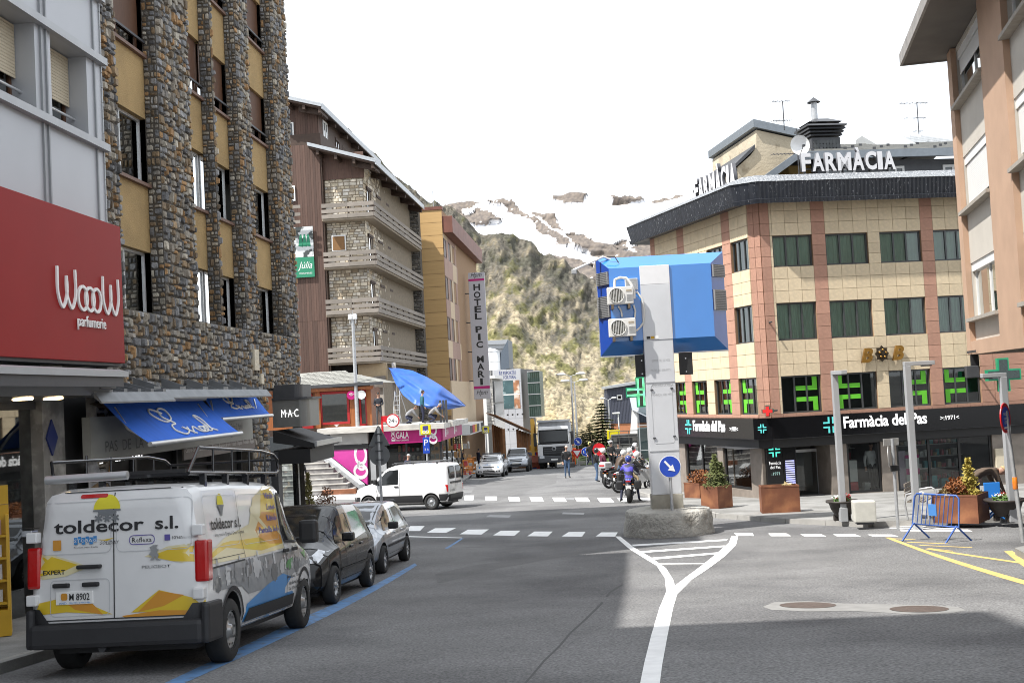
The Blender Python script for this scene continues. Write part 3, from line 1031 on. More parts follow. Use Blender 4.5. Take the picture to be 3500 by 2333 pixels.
 # word on the cloth in cloth coordinates (across, down)
EXCEL=[[(.40,.30),(.33,.18),(.30,.30),(.36,.50),(.44,.42),(.46,.22),(.40,.20),(.37,.38),(.42,.56),(.37,.60),(.35,.74),(.40,.86),(.47,.78),(.50,.66)],[(.45,.66),(.52,.86)],[(.50,.84),(.56,.66),(.58,.80),(.62,.84),(.65,.72),(.61,.70),(.62,.84),(.67,.82),(.69,.72),(.66,.70),(.67,.82),(.72,.80),(.74,.50),(.69,.40),(.71,.70),(.77,.84)]]
awning((350,1376),(690,1366),(517,1517),(813,1484),-.35,'blue awning with large white script, lower and longer of the two',EXCEL)
awning((695,1362),(872,1345),(760,1432),(928,1418),-.35,'shorter blue awning with white script next to the black shop sign',[[(x,y*.75-.1 if y*.75-.1>.02 else.02)for x,y in s]for s in EXCEL])
# == grey metal building with the red shop sign
Wb=Fac('metal_clad_building',A_ORG,HA,'grey metal panelled building with roller shuttered windows above the red sign')
wr=Wb.root
M_PANEL=mat('grey_wall_panel',(.42,.43,.45),.42,.25,var=.05,scale=.8)
M_SEAM=mat('panel_seam',(.28,.29,.30),.5,.3,var=.05)
wx1=Wb.sx(362,765,-.3)
wx0=-16.0
wtop=15.6
zt_led,zs_led=Wb.sz(348,219,-.3),Wb.sz(362,513,-.3)
w2=(Wb.sx(176,300,-.3),Wb.sx(300,380,-.3))
pit=w2[1]-w2[0]+.55
wins=[(w2[0]-pit*k,w2[1]-pit*k)for k in range(5)]
zr=[(zs_led+.08,zt_led-.06),(zs_led+.08+2.75,zt_led-.06+2.75)]
hol=[(a,c,z0,z1)for a,c in wins for z0,z1 in zr]
zb_=Wb.sz(428,1241,-.6)
mw=wall_holes(wx0,wx1,zb_,wtop,hol,.45,-.3)
shell(mw,wx0,wx1,-.3,9,zb_,wtop)
mw.build('wall',M_PANEL,wr)
MB().box(wx0,-3.5,.4,9,wtop-.01,25.0).build('upper_storeys',M_PANEL,wr)
M_BEIGE=mat('beige_roller_shutter',(.52,.45,.33),.6,var=.04)
for(a,c)in wins:
 for z0,z1 in zr:
  w=window(wr,a,c,z0,z1,.10,M_BROWNW,M_GLASS,2,.07,None)
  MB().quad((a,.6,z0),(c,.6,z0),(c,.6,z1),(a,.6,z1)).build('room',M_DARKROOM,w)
  zc=z0+(z1-z0)*.38
  n=int((z1-zc)/.055)
  for k in range(n):
   MB().box(a+.02,c-.02,.02+.0,.045,zc+k*.055,zc+k*.055+.048).build('shutter_slat',M_BEIGE,w)
  MB().tube([(a,-.05,z0+.33),(c,-.05,z0+.33)],.025,8).build('rail',M_ALU,w)
for z in(zt_led,zs_led,zt_led+2.75,zs_led+2.75):
 MB().box(wx0,wx1+.05,-.42,-.3,z-.06,z+.07).build('ledge',M_GREYMETAL,wr)
for k in range(5):
 xm=wins[k][0]-.28
 for d in(-.09,.09):
  MB().box(xm+d-.02,xm+d+.02,-.335,-.3,zb_,wtop).build('panel_seam',M_SEAM,wr)
MB().box(wx1-.32,wx1-.28,-.33,-.3,zb_,wtop).build('panel_seam',M_SEAM,wr)
for k in range(40):
 MB().box(wx1-.002,wx1+.03,-.32,-.26,zb_+k*.28,zb_+k*.28+.27).build('corner_trim',M_GREYMETAL,wr)if k<33 else None
 # ground floor: marble pier, dark shopfront glass, soffit
px0,px1=Wb.sx(150,1600,.1),Wb.sx(225,1600,.1)
MB().box(px0,px1,.1,.9,-2.2,zb_+.05).build('marble_pier',M_MARB,wr)
dm=MB().box(px0+.25,px0+.62,.085,.099,1.55+.0,2.0)
dq=Wb.hit(176,1495,.09)
b=MB().prism([(dq[0],dq[1]-.3),(dq[0]+.2,dq[1]),(dq[0],dq[1]+.3),(dq[0]-.2,dq[1])],.07,.098)
b.build('diamond_plaque',mat('navy_enamel',(.02,.035,.16),.3,var=.1),wr)
MB().box(wx0,px0,.9,1.0,-2.2,zb_).build('shop_back',M_DARKROOM,wr)
MB().quad((wx0,.3,-2.2),(px0,.3,-2.2),(px0,.3,zb_-.6),(wx0,.3,zb_-.6)).build('shop_glass',M_GLASS,wr)
MB().box(wx0,px0-.01,.2,.5,zb_-.75,zb_-.4).build('transom',M_DGREY,wr)
for k in range(4):
 xx=px0-1.6-k*2.4
 MB().box(xx,xx+.12,.24,.36,-2.2,zb_-.6).build('shop_mullion',M_BLACK,wr)
MB().box(wx0,wx1,.91,1.2,-2.2,zb_).build('inner_wall',M_DGREY,wr)
MB().box(px1,wx1+.6,.2,.5,-2.2,zb_).build('drain_recess',M_BLACK,wr)
# red fascia sign: a thing bolted to the wall
rs_x1=A.sx(419,1000,-.75)
z0,z1=A.sz(428,1241,-.75),A.sz(410,775,-.75)
sg=empty('shop_sign',A.w(rs_x1,-.75,z0),math.pi/2-HA,'large red perfume shop sign with white rounded lettering','sign')
M_RED=mat('dark_red_panel',(.27,.014,.013),.5,var=.05,scale=1.5,spec=.15)
hh=z1-z0
sbx=MB().bbox(-11,0,0,.42,0,hh,.01).build('panel',M_RED,sg)
MB().box(-11,.02,.06,.4,-.05,0).build('lower_trim',M_DGREY,sg)
tl=A.hit(196,1040,-.75)
tr=A.hit(403,1076,-.75)
zt_=A.sz(196,915,-.75)
xl,xr=tl[0]-rs_x1,tr[0]-rs_x1
zl,zh=(A.sz(300,1062,-.75)-z0),(A.sz(300,935,-.75)-z0)
M_LETW=mat('white_channel_letters',(.80,.79,.77),.45,var=.03)
def stroke(pts,r,parent,y=-.03,name='letter'):
 b=MB()
 P=[]
 for t in np.linspace(0,len(pts)-1,(len(pts)-1)*7+1):
  i=min(int(t),len(pts)-2)
  f=t-i
  p0,p1,p2,p3=(pts[max(0,i-1)],pts[i],pts[i+1],pts[min(len(pts)-1,i+2)])
  P.append([.5*(2*p1[k]+(p2[k]-p0[k])*f+(2*p0[k]-5*p1[k]+4*p2[k]-p3[k])*f*f+(3*p1[k]-p0[k]-3*p2[k]+p3[k])*f**3)for k in(0,1)])
 n=len(P)
 for i in range(n-1):
  (xa,za),(xb,zb)=P[i],P[i+1]
  d=math.hypot(xb-xa,zb-za)or 1e-6
  nxv,nzv=-(zb-za)/d*r,(xb-xa)/d*r
  e=r*.35/d
  xa2,za2,xb2,zb2=xa-(xb-xa)*e,za-(zb-za)*e,xb+(xb-xa)*e,zb+(zb-za)*e
  b.prism([(xa2+nxv,za2+nzv),(xb2+nxv,zb2+nzv),(xb2-nxv,zb2-nzv),(xa2-nxv,za2-nzv)],y-.0004*(i%5),0)
 return b.build(name,M_LETW,parent)
wW=xr-xl
hL=zh-zl
def wl(u0,u1):
 m=(u0+u1)/2
 return[(xl+wW*u,zl+hL*v)for u,v in((u0,1),(u0,.35),(u0+(m-u0)*.5,.0),(m,.35),(m,.8),(m,.35),(m+(u1-m)*.5,.0),(u1,.35),(u1,1))]
stroke(wl(.0,.27),.024,sg)
stroke(wl(.73,1.0),.024,sg)
for k in range(3):
 c,r=.385+k*.115,.075
 stroke([(xl+wW*(c+r*math.cos(a)),zl+hL*(.31+.31*math.sin(a)))for a in np.linspace(0,2*math.pi,9)],.024,sg)
pz=A.sz(300,1118,-.75)-z0
text('parfumerie',M_LETW,sg,A.sx(262,1110,-.75)-rs_x1,pz-.06,A.sx(358,1120,-.75)-A.sx(262,1110,-.75),.24,y=-.02,depth=.02)
# pale canopy with soffit lights under the sign
cz=A.sz(300,1284,-1.3)
cn=empty('shop_canopy',A.w(A.sx(440,1285,-1.3),0,cz),math.pi/2-HA,'grey soffit canopy with recessed lamps under the red sign','canopy')
MB().prismx([(-1.3,0),(-1.3,.09),(-1.15,.13),(.0,.16),(.0,.0)],-14,0).build('edge',M_GREYMETAL,cn)
M_SOFF=mat('grey_soffit',(.16,.16,.165),.35,var=.06,coat=.3)
MB().prismx([(-1.22,-.002),(-.95,-.28),(.45,-.34),(.45,-.002)],-14,-.12).build('soffit',M_SOFF,cn)
MB().box(-14,-.12,-1.26,-1.2,-.16,-.002).build('gutter',M_DGREY,cn)
M_LAMP=mat('warm_lamp',(1,.8,.5),.4,emit=(1,.72,.38),emits=6,var=0)
for px_,py_ in((78,1378),(182,1375)):
 q=A.hit(px_,py_,-.45)
 b=MB().lathe([(0.001,0),(.13,0),(.15,.01),(.15,.05)],20)
 lo=b.build('soffit_lamp',M_LAMP,cn,(q[0]-A.sx(440,1285,-1.3),-.45,-.325))
 # wall lamp under the canopy edge
q=A.hit(355,1300,-1.0)
MB().prismx([(-.12,-.06),(.12,-.1),(.12,.02),(-.12,.06)],-.3,.3).build('floodlight',M_DGREY,cn,(q[0]-A.sx(440,1285,-1.3),-.95,-.12))
# yellow display rack of small framed goods by the shop door
M_YEL=mat('yellow_card',(.62,.36,.02),.55,var=.06)
q_=A.sx(12,1880,-.5)-.75
p=A.w(q_,-.5,0)
dr=empty('display_rack',(p.x,p.y,gz(p.x,p.y)+.13),R(22),'yellow display rack with shelves of framed goods beside the shop door','display rack')
MB().box(-.42,.42,.0,.36,0,.35).build('base',M_YEL,dr)
MB().box(-.42,.42,.30,.36,.352,1.75).build('back_panel',M_YEL,dr)
for s in(-1,1):
 MB().prismx([(.0,.352),(.298,.352),(.298,1.62),(.18,1.62)],s*.4-.02,s*.4+.02).build('side_panel',M_YEL,dr)
MB().box(-.06,-.03,.05,.297,.352,1.6).build('divider',M_YEL,dr)
for k in range(4):
 MB().box(-.378,.378,.02+.04*k,.297,.42+.3*k,.45+.3*k).build('shelf',M_YEL,dr)
hd=MB().box(-.42,.42,.29,.34,1.76,2.02).build('header_card',M_YEL,dr)
text("L'OCCITANE",M_BLACK,hd,-.3,1.86,.6,.1,y=.284)
M_CARD=mat('pale_cards',(.6,.58,.55),.6,var=.2,scale=8)
M_CARD2=mat('pink_cards',(.5,.3,.3),.6,var=.2,scale=8)
for k in range(4):
 for i,xx in enumerate((-.34,-.2,.02,.2)):
  MB().box(xx,xx+.12,.1+.04*k,.16+.04*k,.451+.3*k,.451+.3*k+(.16 if(i+k)%2 else.2)).build('framed_card',M_CARD if(i*3+k)%4 else M_CARD2,dr)
  # == black cosmetics shop at the corner
mc0=A.sx(932,1415,-.02)
mroot=empty('cosmetics_shop',A.w(mc0,0,A.sz(945,1715,-.2)),math.pi/2-HA,'black corner cosmetics shop with grey sign box and glass front','shop')
zg=A.sz(945,1715,-.2)
z0,z1=A.sz(975,1460,-.4)-zg,A.sz(975,1366,-.4)-zg
Lb=1.35
M_SGREY=mat('satin_grey_sign',(.20,.20,.19),.4,.3,var=.06)
M_CHROME=mat('brushed_steel',(.5,.5,.48),.25,.9,var=.1,scale=2,stretch=(1,1,20))
# quarter round box
prof=[(.0,-.02),(.0,-.78)]+[(.0+.35*(1-math.cos(a)),-.78-.22*math.sin(a))for a in np.linspace(.2,math.pi/2,6)]+[(Lb,-1.0),(Lb,-.02)]
MB().prismz(prof,z0,z1).build('sign_box',M_SGREY,mroot)
MB().prismz([(x-.05 if x<.1 else x+.03,y*1.08)for x,y in prof],z1,z1+.06).build('sign_cap',M_DGREY,mroot)
MB().prismz([(x*.9+.1,y*.8)for x,y in prof],z1+.062,z1+.42).build('upper_box',M_DGREY,mroot)
# letters face the street's upper end
me=text_mesh('M·A·C',1,bold=.0)
xs_=[v.co.x for v in me.vertices]
for v in me.vertices:
 u=(v.co.x-min(xs_))/(max(xs_)-min(xs_))
 v.co=(-.03+v.co.y*.03,-.27-u*.48,z0+.28+v.co.z*.3)
link('sign_lettering',me,mat('lit_white',(.85,.85,.85),.4,emit=(1,1,1),emits=.8,var=0),mroot)
za=z0-.05
MB().prismx([(-.1,za-.02),(-1.25,za-.42),(-1.25,za-.55),(-.1,za-.35)],-.35,2.7).build('awning_cloth',M_BLACK,mroot)
MB().box(-.4,2.75,-1.32,-1.255,za-.5,za-.36).build('awning_bar',M_ALU,mroot)
MB().box(-.3,2.6,-1.1,-.1,za-.95,za-.56).build('valance',M_BLACK,mroot)
MB().box(-.42,-.02,-.22,-.02,-.3,za-.6).build('dark_pier',M_DGREY,mroot)
MB().box(1.0,1.16,-.40,-.24,-.4,za-.6).build('black_post',M_BLACKG,mroot)
MB().quad((0,-.2,-.3),(1.0,-.32,-.3),(1.0,-.32,za-.6),(0,-.2,za-.6)).build('shop_glass',M_GLASSC,mroot)
MB().quad((s_end-mc0-.02,.1,-.3),(s_end-mc0-.02,4,-.3),(s_end-mc0-.02,4,za-.3),(s_end-mc0-.02,.1,za-.3)).build('shop_glass',M_GLASSC,mroot)
# == pharmacy building
C2=G(2654,1703,.13)
B=Fac('pharmacy_building',C2,R(82.3),'cream and pink tiled pharmacy building with a black corrugated eave')
br=B.root
ch=.2
while ch<1.2 and proj(C2+Vector((-math.sin(R(123.2)),-math.cos(R(123.2)),0))*ch+Vector((0,0,3.2)))[0]>2594:
 ch+=.01
c1v=C2+Vector((-math.sin(R(123.2)),-math.cos(R(123.2)),0))*ch
class Frame:
 """the left front of the same building, in its own local axes"""
 def __init__(self,base,org,ang):
  self.o,self.a=Vector(org),ang
  self.x=Vector((math.sin(ang),math.cos(ang),0))
  self.y=Vector((-math.cos(ang),math.sin(ang),0))
  d=self.o-base.o
  self.rel=Matrix.Translation((d.dot(base.x),d.dot(base.y),d.z))@Matrix.Rotation(base.a-ang,4,'Z')
 hit=Fac.hit
 sx=Fac.sx
 sz=Fac.sz
 w=Fac.w
Cf=Frame(B,c1v,R(164.0))
Ch=Frame(B,c1v,R(123.2))
def put(o,rel):
 o.matrix_local=rel@o.matrix_basis
 return o
M_TILE=mat('cream_tile',(.66,.54,.37),.85,var=.10,scale=4,bump=.55,bscale=45,rand=.07)
M_TILEP=mat('pink_tile',(.45,.25,.18),.85,var=.10,scale=4,bump=.55,bscale=45,rand=.08)
M_JOINT=mat('tile_joint',(.30,.19,.11),.9,var=.1)
M_GFRAME=mat('grey_window_frame',(.085,.09,.092),.4,.4,var=.05)
M_GCURT=mat('green_grey_curtain',(.52,.62,.55),.9,var=.3,scale=3,stretch=(14,1,.6))
M_GCURT2=mat('green_blind',(.50,.58,.52),.9,var=.08,scale=2)
M_GGLASS=glass('green_tinted_glass',(.72,.86,.79),1.2)
M_LIME=mat('lime_green_film',(.13,.55,.03),.5,var=.03)
M_GRAN=mat('granite_panel',(.24,.205,.175),.5,var=.22,scale=3,bump=.1,bscale=80)
M_SIGNBLK=mat('black_sign_panel',(.006,.006,.007),.18,var=.02)
M_SIGNWH=mat('white_sign_letters',(.9,.9,.9),.4,var=0,emit=(1,1,1),emits=.25)
M_AQUA=mat('aqua_sign_cross',(.12,.62,.62),.4,var=.15,scale=2,emit=(.1,.8,.7),emits=.15)
M_CORR=mat('black_corrugated_sheet',(.032,.036,.046),.42,.2,var=.3,scale=1.2,col2=(.35,.36,.38),c2lo=.63,c2hi=.7,c2scale=5,stretch=(6,6,.5))
# window columns and rows on the right front
wx=[(B.sx(2641,858),B.sx(2776,850)),(B.sx(2822,850),B.sx(2966,840)),(B.sx(3007,840),B.sx(3148,835)),(B.sx(3190,830),B.sx(3318,825))]
wz=[(B.sz(2683,1413),B.sz(2670,1286)),(B.sz(2664,1164),B.sz(2657,1036)),(B.sz(2648,913),B.sz(2641,806))]
z_eave=B.sz(2602,706)
z_b1,z_b0=B.sz(2654,1424),B.sz(2657,1497)
BX1=wx[3][1]+2.6
WX=wx+[(wx[3][1]+.95+.6,wx[3][1]+.95+.6+1.0)]
colx=[]
colx.append((0,.33,True))
xa=.33
edges=[]
for i,(a,c)in enumerate(wx):
 if a-xa>.02:
  colx.append((xa,a,i!=0 and(i%2==1)))
 w3=(c-a)/3
 for k in range(3):
  colx.append((a+k*w3,a+(k+1)*w3,False))
 xa=c
colx.append((xa,xa+.5,True))
colx.append((xa+.5,BX1,True))
def rows(z_lo,z_hi,wins,n=3):
 r=[]
 z=z_lo
 for a,c in wins:
  gap=a-z
  k=max(1,round(gap/.42))
  r+=[(z+gap*i/k,z+gap*(i+1)/k)for i in range(k)]
  h=c-a
  k=max(1,round(h/.42))
  r+=[(a+h*i/k,a+h*(i+1)/k)for i in range(k)]
  z=c
 k=max(1,round((z_hi-z)/.42))
 r+=[(z+(z_hi-z)*i/k,z+(z_hi-z)*(i+1)/k)for i in range(k)]
 return r
trows=rows(z_b1-.02,z_eave+.25,wz)
hol=[(a,c,z0,z1)for a,c in wx for z0,z1 in wz]
mw=wall_holes(0,BX1,z_b0-.3,z_eave+.3,hol,.22)
mw.build('wall',M_JOINT,br)
cand=[]
for x0,x1,pink in colx:
 for z0,z1 in trows:
  if in_holes(x0,x1,z0,z1,hol):
   continue
  cand.append((None,x0,x1,z0,z1,pink or z1<z_b1+.12))
  # chamfered corner
for k in range(2):
 for z0,z1 in trows:
  cand.append((Ch.rel,ch*k/2,ch*(k+1)/2,z0,z1,True))
MB().quad((0,0,z_b0-.3),(ch,0,z_b0-.3),(ch,0,z_eave+.3),(0,0,z_eave+.3)).build('corner_wall',M_JOINT,br).matrix_local=Ch.rel
# left front
lwx=[]
for(a,c,y)in((2529,2590,1340),(2445,2501,1340),(2369,2420,1340),(2300,2346,1340)):
 lwx.append((Cf.sx(a,y),Cf.sx(c,y)))
lx0=Cf.sx(2222,800)
lx0=min(lx0,lwx[-1][0]-.6)
lwz=wz
lhol=[(a,c,z0,z1)for a,c in lwx for z0,z1 in lwz]
put(wall_holes(lx0,0,z_b0-.3,z_eave+.3,lhol,.22).build('wall',M_JOINT,br),Cf.rel)
lcols=[]
xa=0
for i,(a,c)in enumerate(lwx):
 if xa-c>.02:
  n=1
  lcols.append((c,xa,i in(1,3)))
 for k in range(2):
  lcols.append((a+(c-a)*k/2,a+(c-a)*(k+1)/2,False))
 xa=a
n=max(1,round((xa-lx0)/.48))
for k in range(n):
 lcols.append((lx0+(xa-lx0)*k/n,lx0+(xa-lx0)*(k+1)/n,k==0))
for x0,x1,pink in lcols:
 for z0,z1 in trows:
  if not in_holes(x0,x1,z0,z1,lhol):
   cand.append((Cf.rel,x0,x1,z0,z1,pink or z1<z_b1+.12))
cand.sort(key=lambda t:0 if t[0]is None else 1)
rest={}
g=.0055
for i,(rel,x0,x1,z0,z1,pink)in enumerate(cand):
 m=M_TILEP if pink else M_TILE
 if i<298:
  o=block('tile',m,br,x0+g,x1-g,-.035,-.002,z0+g,z1-g)
  if rel is not None:
   put(o,rel)
 else:
  mb=rest.setdefault((m.name,id(rel)),(MB(),rel,m))
  mb[0].bbox(x0+g,x1-g,-.035,-.002,z0+g,z1-g,.008)
for mb,rel,m in rest.values():
 o=tag(mb.build('tile_cladding',m,br),kind='stuff')
 if rel is not None:
  put(o,rel)
  # back body
bd=MB()
pA=Cf.w(lx0,0,0)
loc=lambda p:((p-B.o).dot(B.x),(p-B.o).dot(B.y))
foot=[(0,.3),(BX1,.3),(BX1,12),(loc(pA)[0]+6,14),(loc(pA)[0]+.3,loc(pA)[1]-.05),(loc(c1v)[0]+.25,loc(c1v)[1]+.25)]
bd.prismz(foot,z_b0-.1,z_eave+.32).build('body',M_JOINT,br)
# windows
for r,(z0,z1)in enumerate(wz):
 for i,(a,c)in enumerate(wx):
  cur=None if r==0 else(M_GCURT if r==1 else M_GCURT2)
  w=window(br,a,c,z0,z1,.06,M_GFRAME,M_GGLASS,3,.055,cur,.12)
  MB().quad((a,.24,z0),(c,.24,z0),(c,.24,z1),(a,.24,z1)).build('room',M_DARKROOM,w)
  if r==0:
   h,ww=z1-z0,c-a
   m=-1 if i%2==0 else 1
   P=lambda u:(a+ww*u)if m>0 else(c-ww*u)
   q=[(.08,1),(.2,1),(.2,.72),(.62,.72),(.62,.6),(.08,.6)]
   MB().prism([(P(u),z0+h*v)for u,v in q],.074,.084).build('window_film',M_LIME,w)
   q=[(.08,.05),(.2,.05),(.2,.3),(.62,.3),(.62,.42),(.08,.42)]
   MB().prism([(P(u),z0+h*v)for u,v in q],.074,.084).build('window_film',M_LIME,w)
 for i,(a,c)in enumerate(lwx):
  w=window(br,a,c,z0,z1,.06,M_GFRAME,M_GGLASS,3,.05,None if r==0 else M_GCURT,.12)
  MB().quad((a,.24,z0),(c,.24,z0),(c,.24,z1),(a,.24,z1)).build('room',M_DARKROOM,w)
  put(w,Cf.rel)
  if r==0:
   h,ww=z1-z0,c-a
   m=1 if i%2==0 else-1
   P=lambda u:(a+ww*u)if m>0 else(c-ww*u)
   for q in([(.08,1),(.24,1),(.24,.72),(.62,.72),(.62,.6),(.08,.6)],[(.08,.05),(.24,.05),(.24,.3),(.62,.3),(.62,.42),(.08,.42)]):
    MB().prism([(P(u),z0+h*v)for u,v in q],.070,.078).build('window_film',M_LIME,w)
    # black corrugated eave following the fronts
path=[Vector(loc(Cf.w(lx0-.6,3.0,0))),Vector(loc(Cf.w(lx0-.2,0,0))),Vector(loc(c1v)),Vector((0,0)),Vector((BX1+.5,0))]
def offset_path(P,d):
 out=[]
 for i,p in enumerate(P):
  ns=[]
  if i>0:
   t=(p-P[i-1]).normalized()
   ns.append(Vector((t.y,-t.x)))
  if i<len(P)-1:
   t=(P[i+1]-p).normalized()
   ns.append(Vector((t.y,-t.x)))
  n=sum(ns,Vector((0,0))).normalized()
  out.append(p+n*d/max(.5,n.dot(ns[0])))
 return out
def corrugated(prof,pitch,amp,name,m):
 """strip swept along the fronts; prof = (outward, height) rows; ribs follow the path"""
 b=MB()
 rowsv=[]
 seglen=[(path[i+1]-path[i]).length for i in range(len(path)-1)]
 for d,z in prof:
  P=offset_path(path,d)
  rv=[]
  for i in range(len(P)-1):
   n=max(2,int(seglen[i]/pitch)//2*2)
   t=(P[i+1]-P[i]).normalized()
   nn=Vector((t.y,-t.x))
   for k in range(n):
    p=P[i].lerp(P[i+1],k/n)+nn*(amp if k%2 else-amp)
    rv.append((p.x,p.y,z))
  rv.append((P[-1].x,P[-1].y,z))
  rowsv.append(rv)
 n=len(rowsv[0])
 for rv in rowsv:
  b.v+=rv
 for j in range(len(rowsv)-1):
  for i in range(n-1):
   b.f.append((j*n+i,j*n+i+1,(j+1)*n+i+1,(j+1)*n+i))
   b.m.append(0)
 return b.build(name,m,br)
ze=z_eave
corrugated([(0.0,ze+.12),(.62,ze+.02),(.66,ze+.16),(.60,ze+.18),(.72,ze+.74)],.07,.013,'eave_face',M_CORR)
M_CORR2=mat('weathered_corrugated_sheet',(.16,.17,.185),.45,.4,var=.35,scale=1.5,col2=(.5,.5,.5),c2lo=.5,c2hi=.62,c2scale=5,stretch=(6,6,.5))
corrugated([(.75,ze+.74),(.12,ze+1.06),(-.6,ze+1.10),(-6.5,ze+1.12)],.07,.013,'eave_slope',M_CORR2)
# black sign band along the fronts
def band(d0,d1,z0,z1,nm,m,p0=1):
 b=MB()
 a,c=offset_path(path[p0:],d0),offset_path(path[p0:],d1)
 for i in range(len(a)-1):
  v=[(q.x,q.y,z)for z in(z0,z1)for q in(a[i],a[i+1],c[i+1],c[i])]
  b.add(v,[(0,3,2,1),(4,5,6,7),(0,1,5,4),(1,2,6,5),(2,3,7,6),(3,0,4,7)])
 return b.build(nm,m,br)
band(-.1,.32,z_b0,z_b1-.02,'sign_band',M_SIGNBLK)
band(-.1,.12,z_b0-.32,z_b0-.002,'awning_box',M_BLACK)
so=band(-.3,.30,z_b0-.02,z_b0-.004,'band_soffit',M_DGREY)
hb=z_b1-z_b0
def cross(parent,rel,cx,cz,s,y,m):
 """four rounded corners of a cross"""
 for sx_ in(-1,1):
  for sz_ in(-1,1):
   a,t=.18*s,.2*s
   q=[(a,a),(s,a),(s,a+t),(a+t,a+t),(a+t,s),(a,s)]
   o=MB().prism([(cx+sx_*p[0],cz+sz_*p[1])for p in q],y-.02,y).build('sign_cross',m,parent)
   if rel is not None:
    put(o,rel)
yb=-.325
tx=B.sx(2883,1440,yb)
cross(br,None,B.sx(2840,1448,yb),(z_b0+z_b1)/2,.27,yb,M_AQUA)
text('Farmàcia del Pas',M_SIGNWH,br,tx,z_b0+hb*.30,B.sx(3168,1438,yb)-tx,hb*.55,y=yb,depth=.04,bold=.02,name='sign_lettering')
tx=B.sx(3214,1433,yb)
text('>:1971<',M_SIGNWH,br,tx,z_b0+hb*.42,B.sx(3278,1430,yb)-tx,hb*.2,y=yb,depth=.03,name='sign_lettering')
cross(br,Cf.rel,Cf.sx(2353,1450,yb),(z_b0+z_b1)/2,.27,yb,M_AQUA)
cross(br,Ch.rel,ch/2,(z_b0+z_b1)/2,.15,-.36,M_AQUA)
tx=Cf.sx(2370,1455,yb)
put(text('Farmàcia del Pas',M_SIGNWH,br,tx,z_b0+hb*.30,Cf.sx(2478,1455,yb)-tx,hb*.55,y=yb,depth=.04,bold=.02,name='sign_lettering'),Cf.rel)
tx=Cf.sx(2495,1465,yb)
put(text('>:1971<',M_SIGNWH,br,tx,z_b0+hb*.36,Cf.sx(2522,1465,yb)-tx,hb*.2,y=yb,depth=.03,name='sign_lettering'),Cf.rel)
# ground floor: granite piers, shop windows, recessed corner entrance
SH=z_b0-.30
ent1=B.sx(2841,1600)
g1=(B.sx(2898,1600),B.sx(3015,1600))
g2=(B.sx(3068,1600),B.sx(3395,1560))
gz1,gz1t=B.sz(2960,1683),B.sz(2960,1505)
gz2,gz2t=B.sz(3230,1672),B.sz(3230,1490)
mw=wall_holes(ent1,BX1,-1.0,SH,[(g1[0],g1[1],gz1,gz1t),(g2[0],g2[1],gz2,gz2t)],.3,.0)
mw.build('granite_wall',M_GRAN,br)
# granite facing panels, one by one
xs_=[ent1,g1[0],(g1[1]+g2[0])/2-.1,g2[0],g2[0]+1.15,g2[0]+2.3,g2[1],BX1-1.0]
for i in range(len(xs_)-1):
 zt=SH
 for h in[(g1[0],g1[1],gz1),(g2[0],g2[1],gz2)]:
  if xs_[i]>=h[0]-.01 and xs_[i+1]<=h[1]+.2:
   zt=h[2]-.02
 block('granite_panel',M_GRAN,br,xs_[i]+.006,min(xs_[i+1],BX1)-.006,-.02,-.001,-.9,zt)if zt<1.2 else None
def shopwin(x0,x1,z0,z1,n,rel,seed,mull=True):
 w=window(br,x0,x1,z0,z1,.06,M_BLACK,M_GLASSC,n,.09,None)
 rg=random.Random(seed)
 # display floor, back shelves and goods seen through the glass
 s=MB()
 s.box(x0,x1,.14,1.4,z0-.1,z0-.02)
 s.quad((x0,2.4,z0),(x1,2.4,z0),(x1,2.4,z1),(x0,2.4,z1))
 s.quad((x0,.2,z1+.02),(x0,2.4,z1+.02),(x1,2.4,z1+.02),(x1,.2,z1+.02))
 s.quad((x0,.15,z0),(x0,.15,z1),(x0,2.4,z1),(x0,2.4,z0))
 s.quad((x1,.15,z0),(x1,2.4,z0),(x1,2.4,z1),(x1,.15,z1))
 s.build('shop_interior',mat('shop_interior',(.16,.155,.15),.8,var=.2,scale=1),w)
 sh=MB()
 goods=[MB()for _ in range(4)]
 for k in range(4):
  zz=z0+.15+k*(z1-z0-.1)/4
  sh.box(x0+.1,x1-.1,1.9,2.35,zz,zz+.03)
  xx=x0+.15
  while xx<x1-.25:
   ww,hh=rg.uniform(.06,.16),rg.uniform(.1,.28)
   goods[rg.randrange(4)].box(xx,xx+ww,1.95,2.1,zz+.032,zz+.032+hh)
   xx+=ww+rg.uniform(.01,.12)
 xx=x0+.2
 while xx<x1-.3:
  ww,hh=rg.uniform(.1,.3),rg.uniform(.12,.5)
  if rg.random()<.6:
   goods[rg.randrange(4)].box(xx,xx+ww,.5,.7,z0-.018,z0+hh)
  xx+=ww+rg.uniform(.05,.4)
 sh.build('shelf',mat('shop_shelf',(.5,.5,.48),.5,var=.05),w)
 for gb,(nm,cl)in zip(goods,(('white',(.6,.6,.58)),('teal',(.08,.3,.33)),('tan',(.4,.3,.18)),('rose',(.45,.12,.15)))):
  if gb.v:
   tag(gb.build('goods',mat('goods_'+nm,cl,.5,var=.3,scale=9),w),kind='stuff')
 if rel is not None:
  put(w,rel)
 return w
shopwin(g1[0],g1[1],gz1,gz1t,1,None,1)
shopwin(g2[0],g2[1],gz2,gz2t,3,None,2)
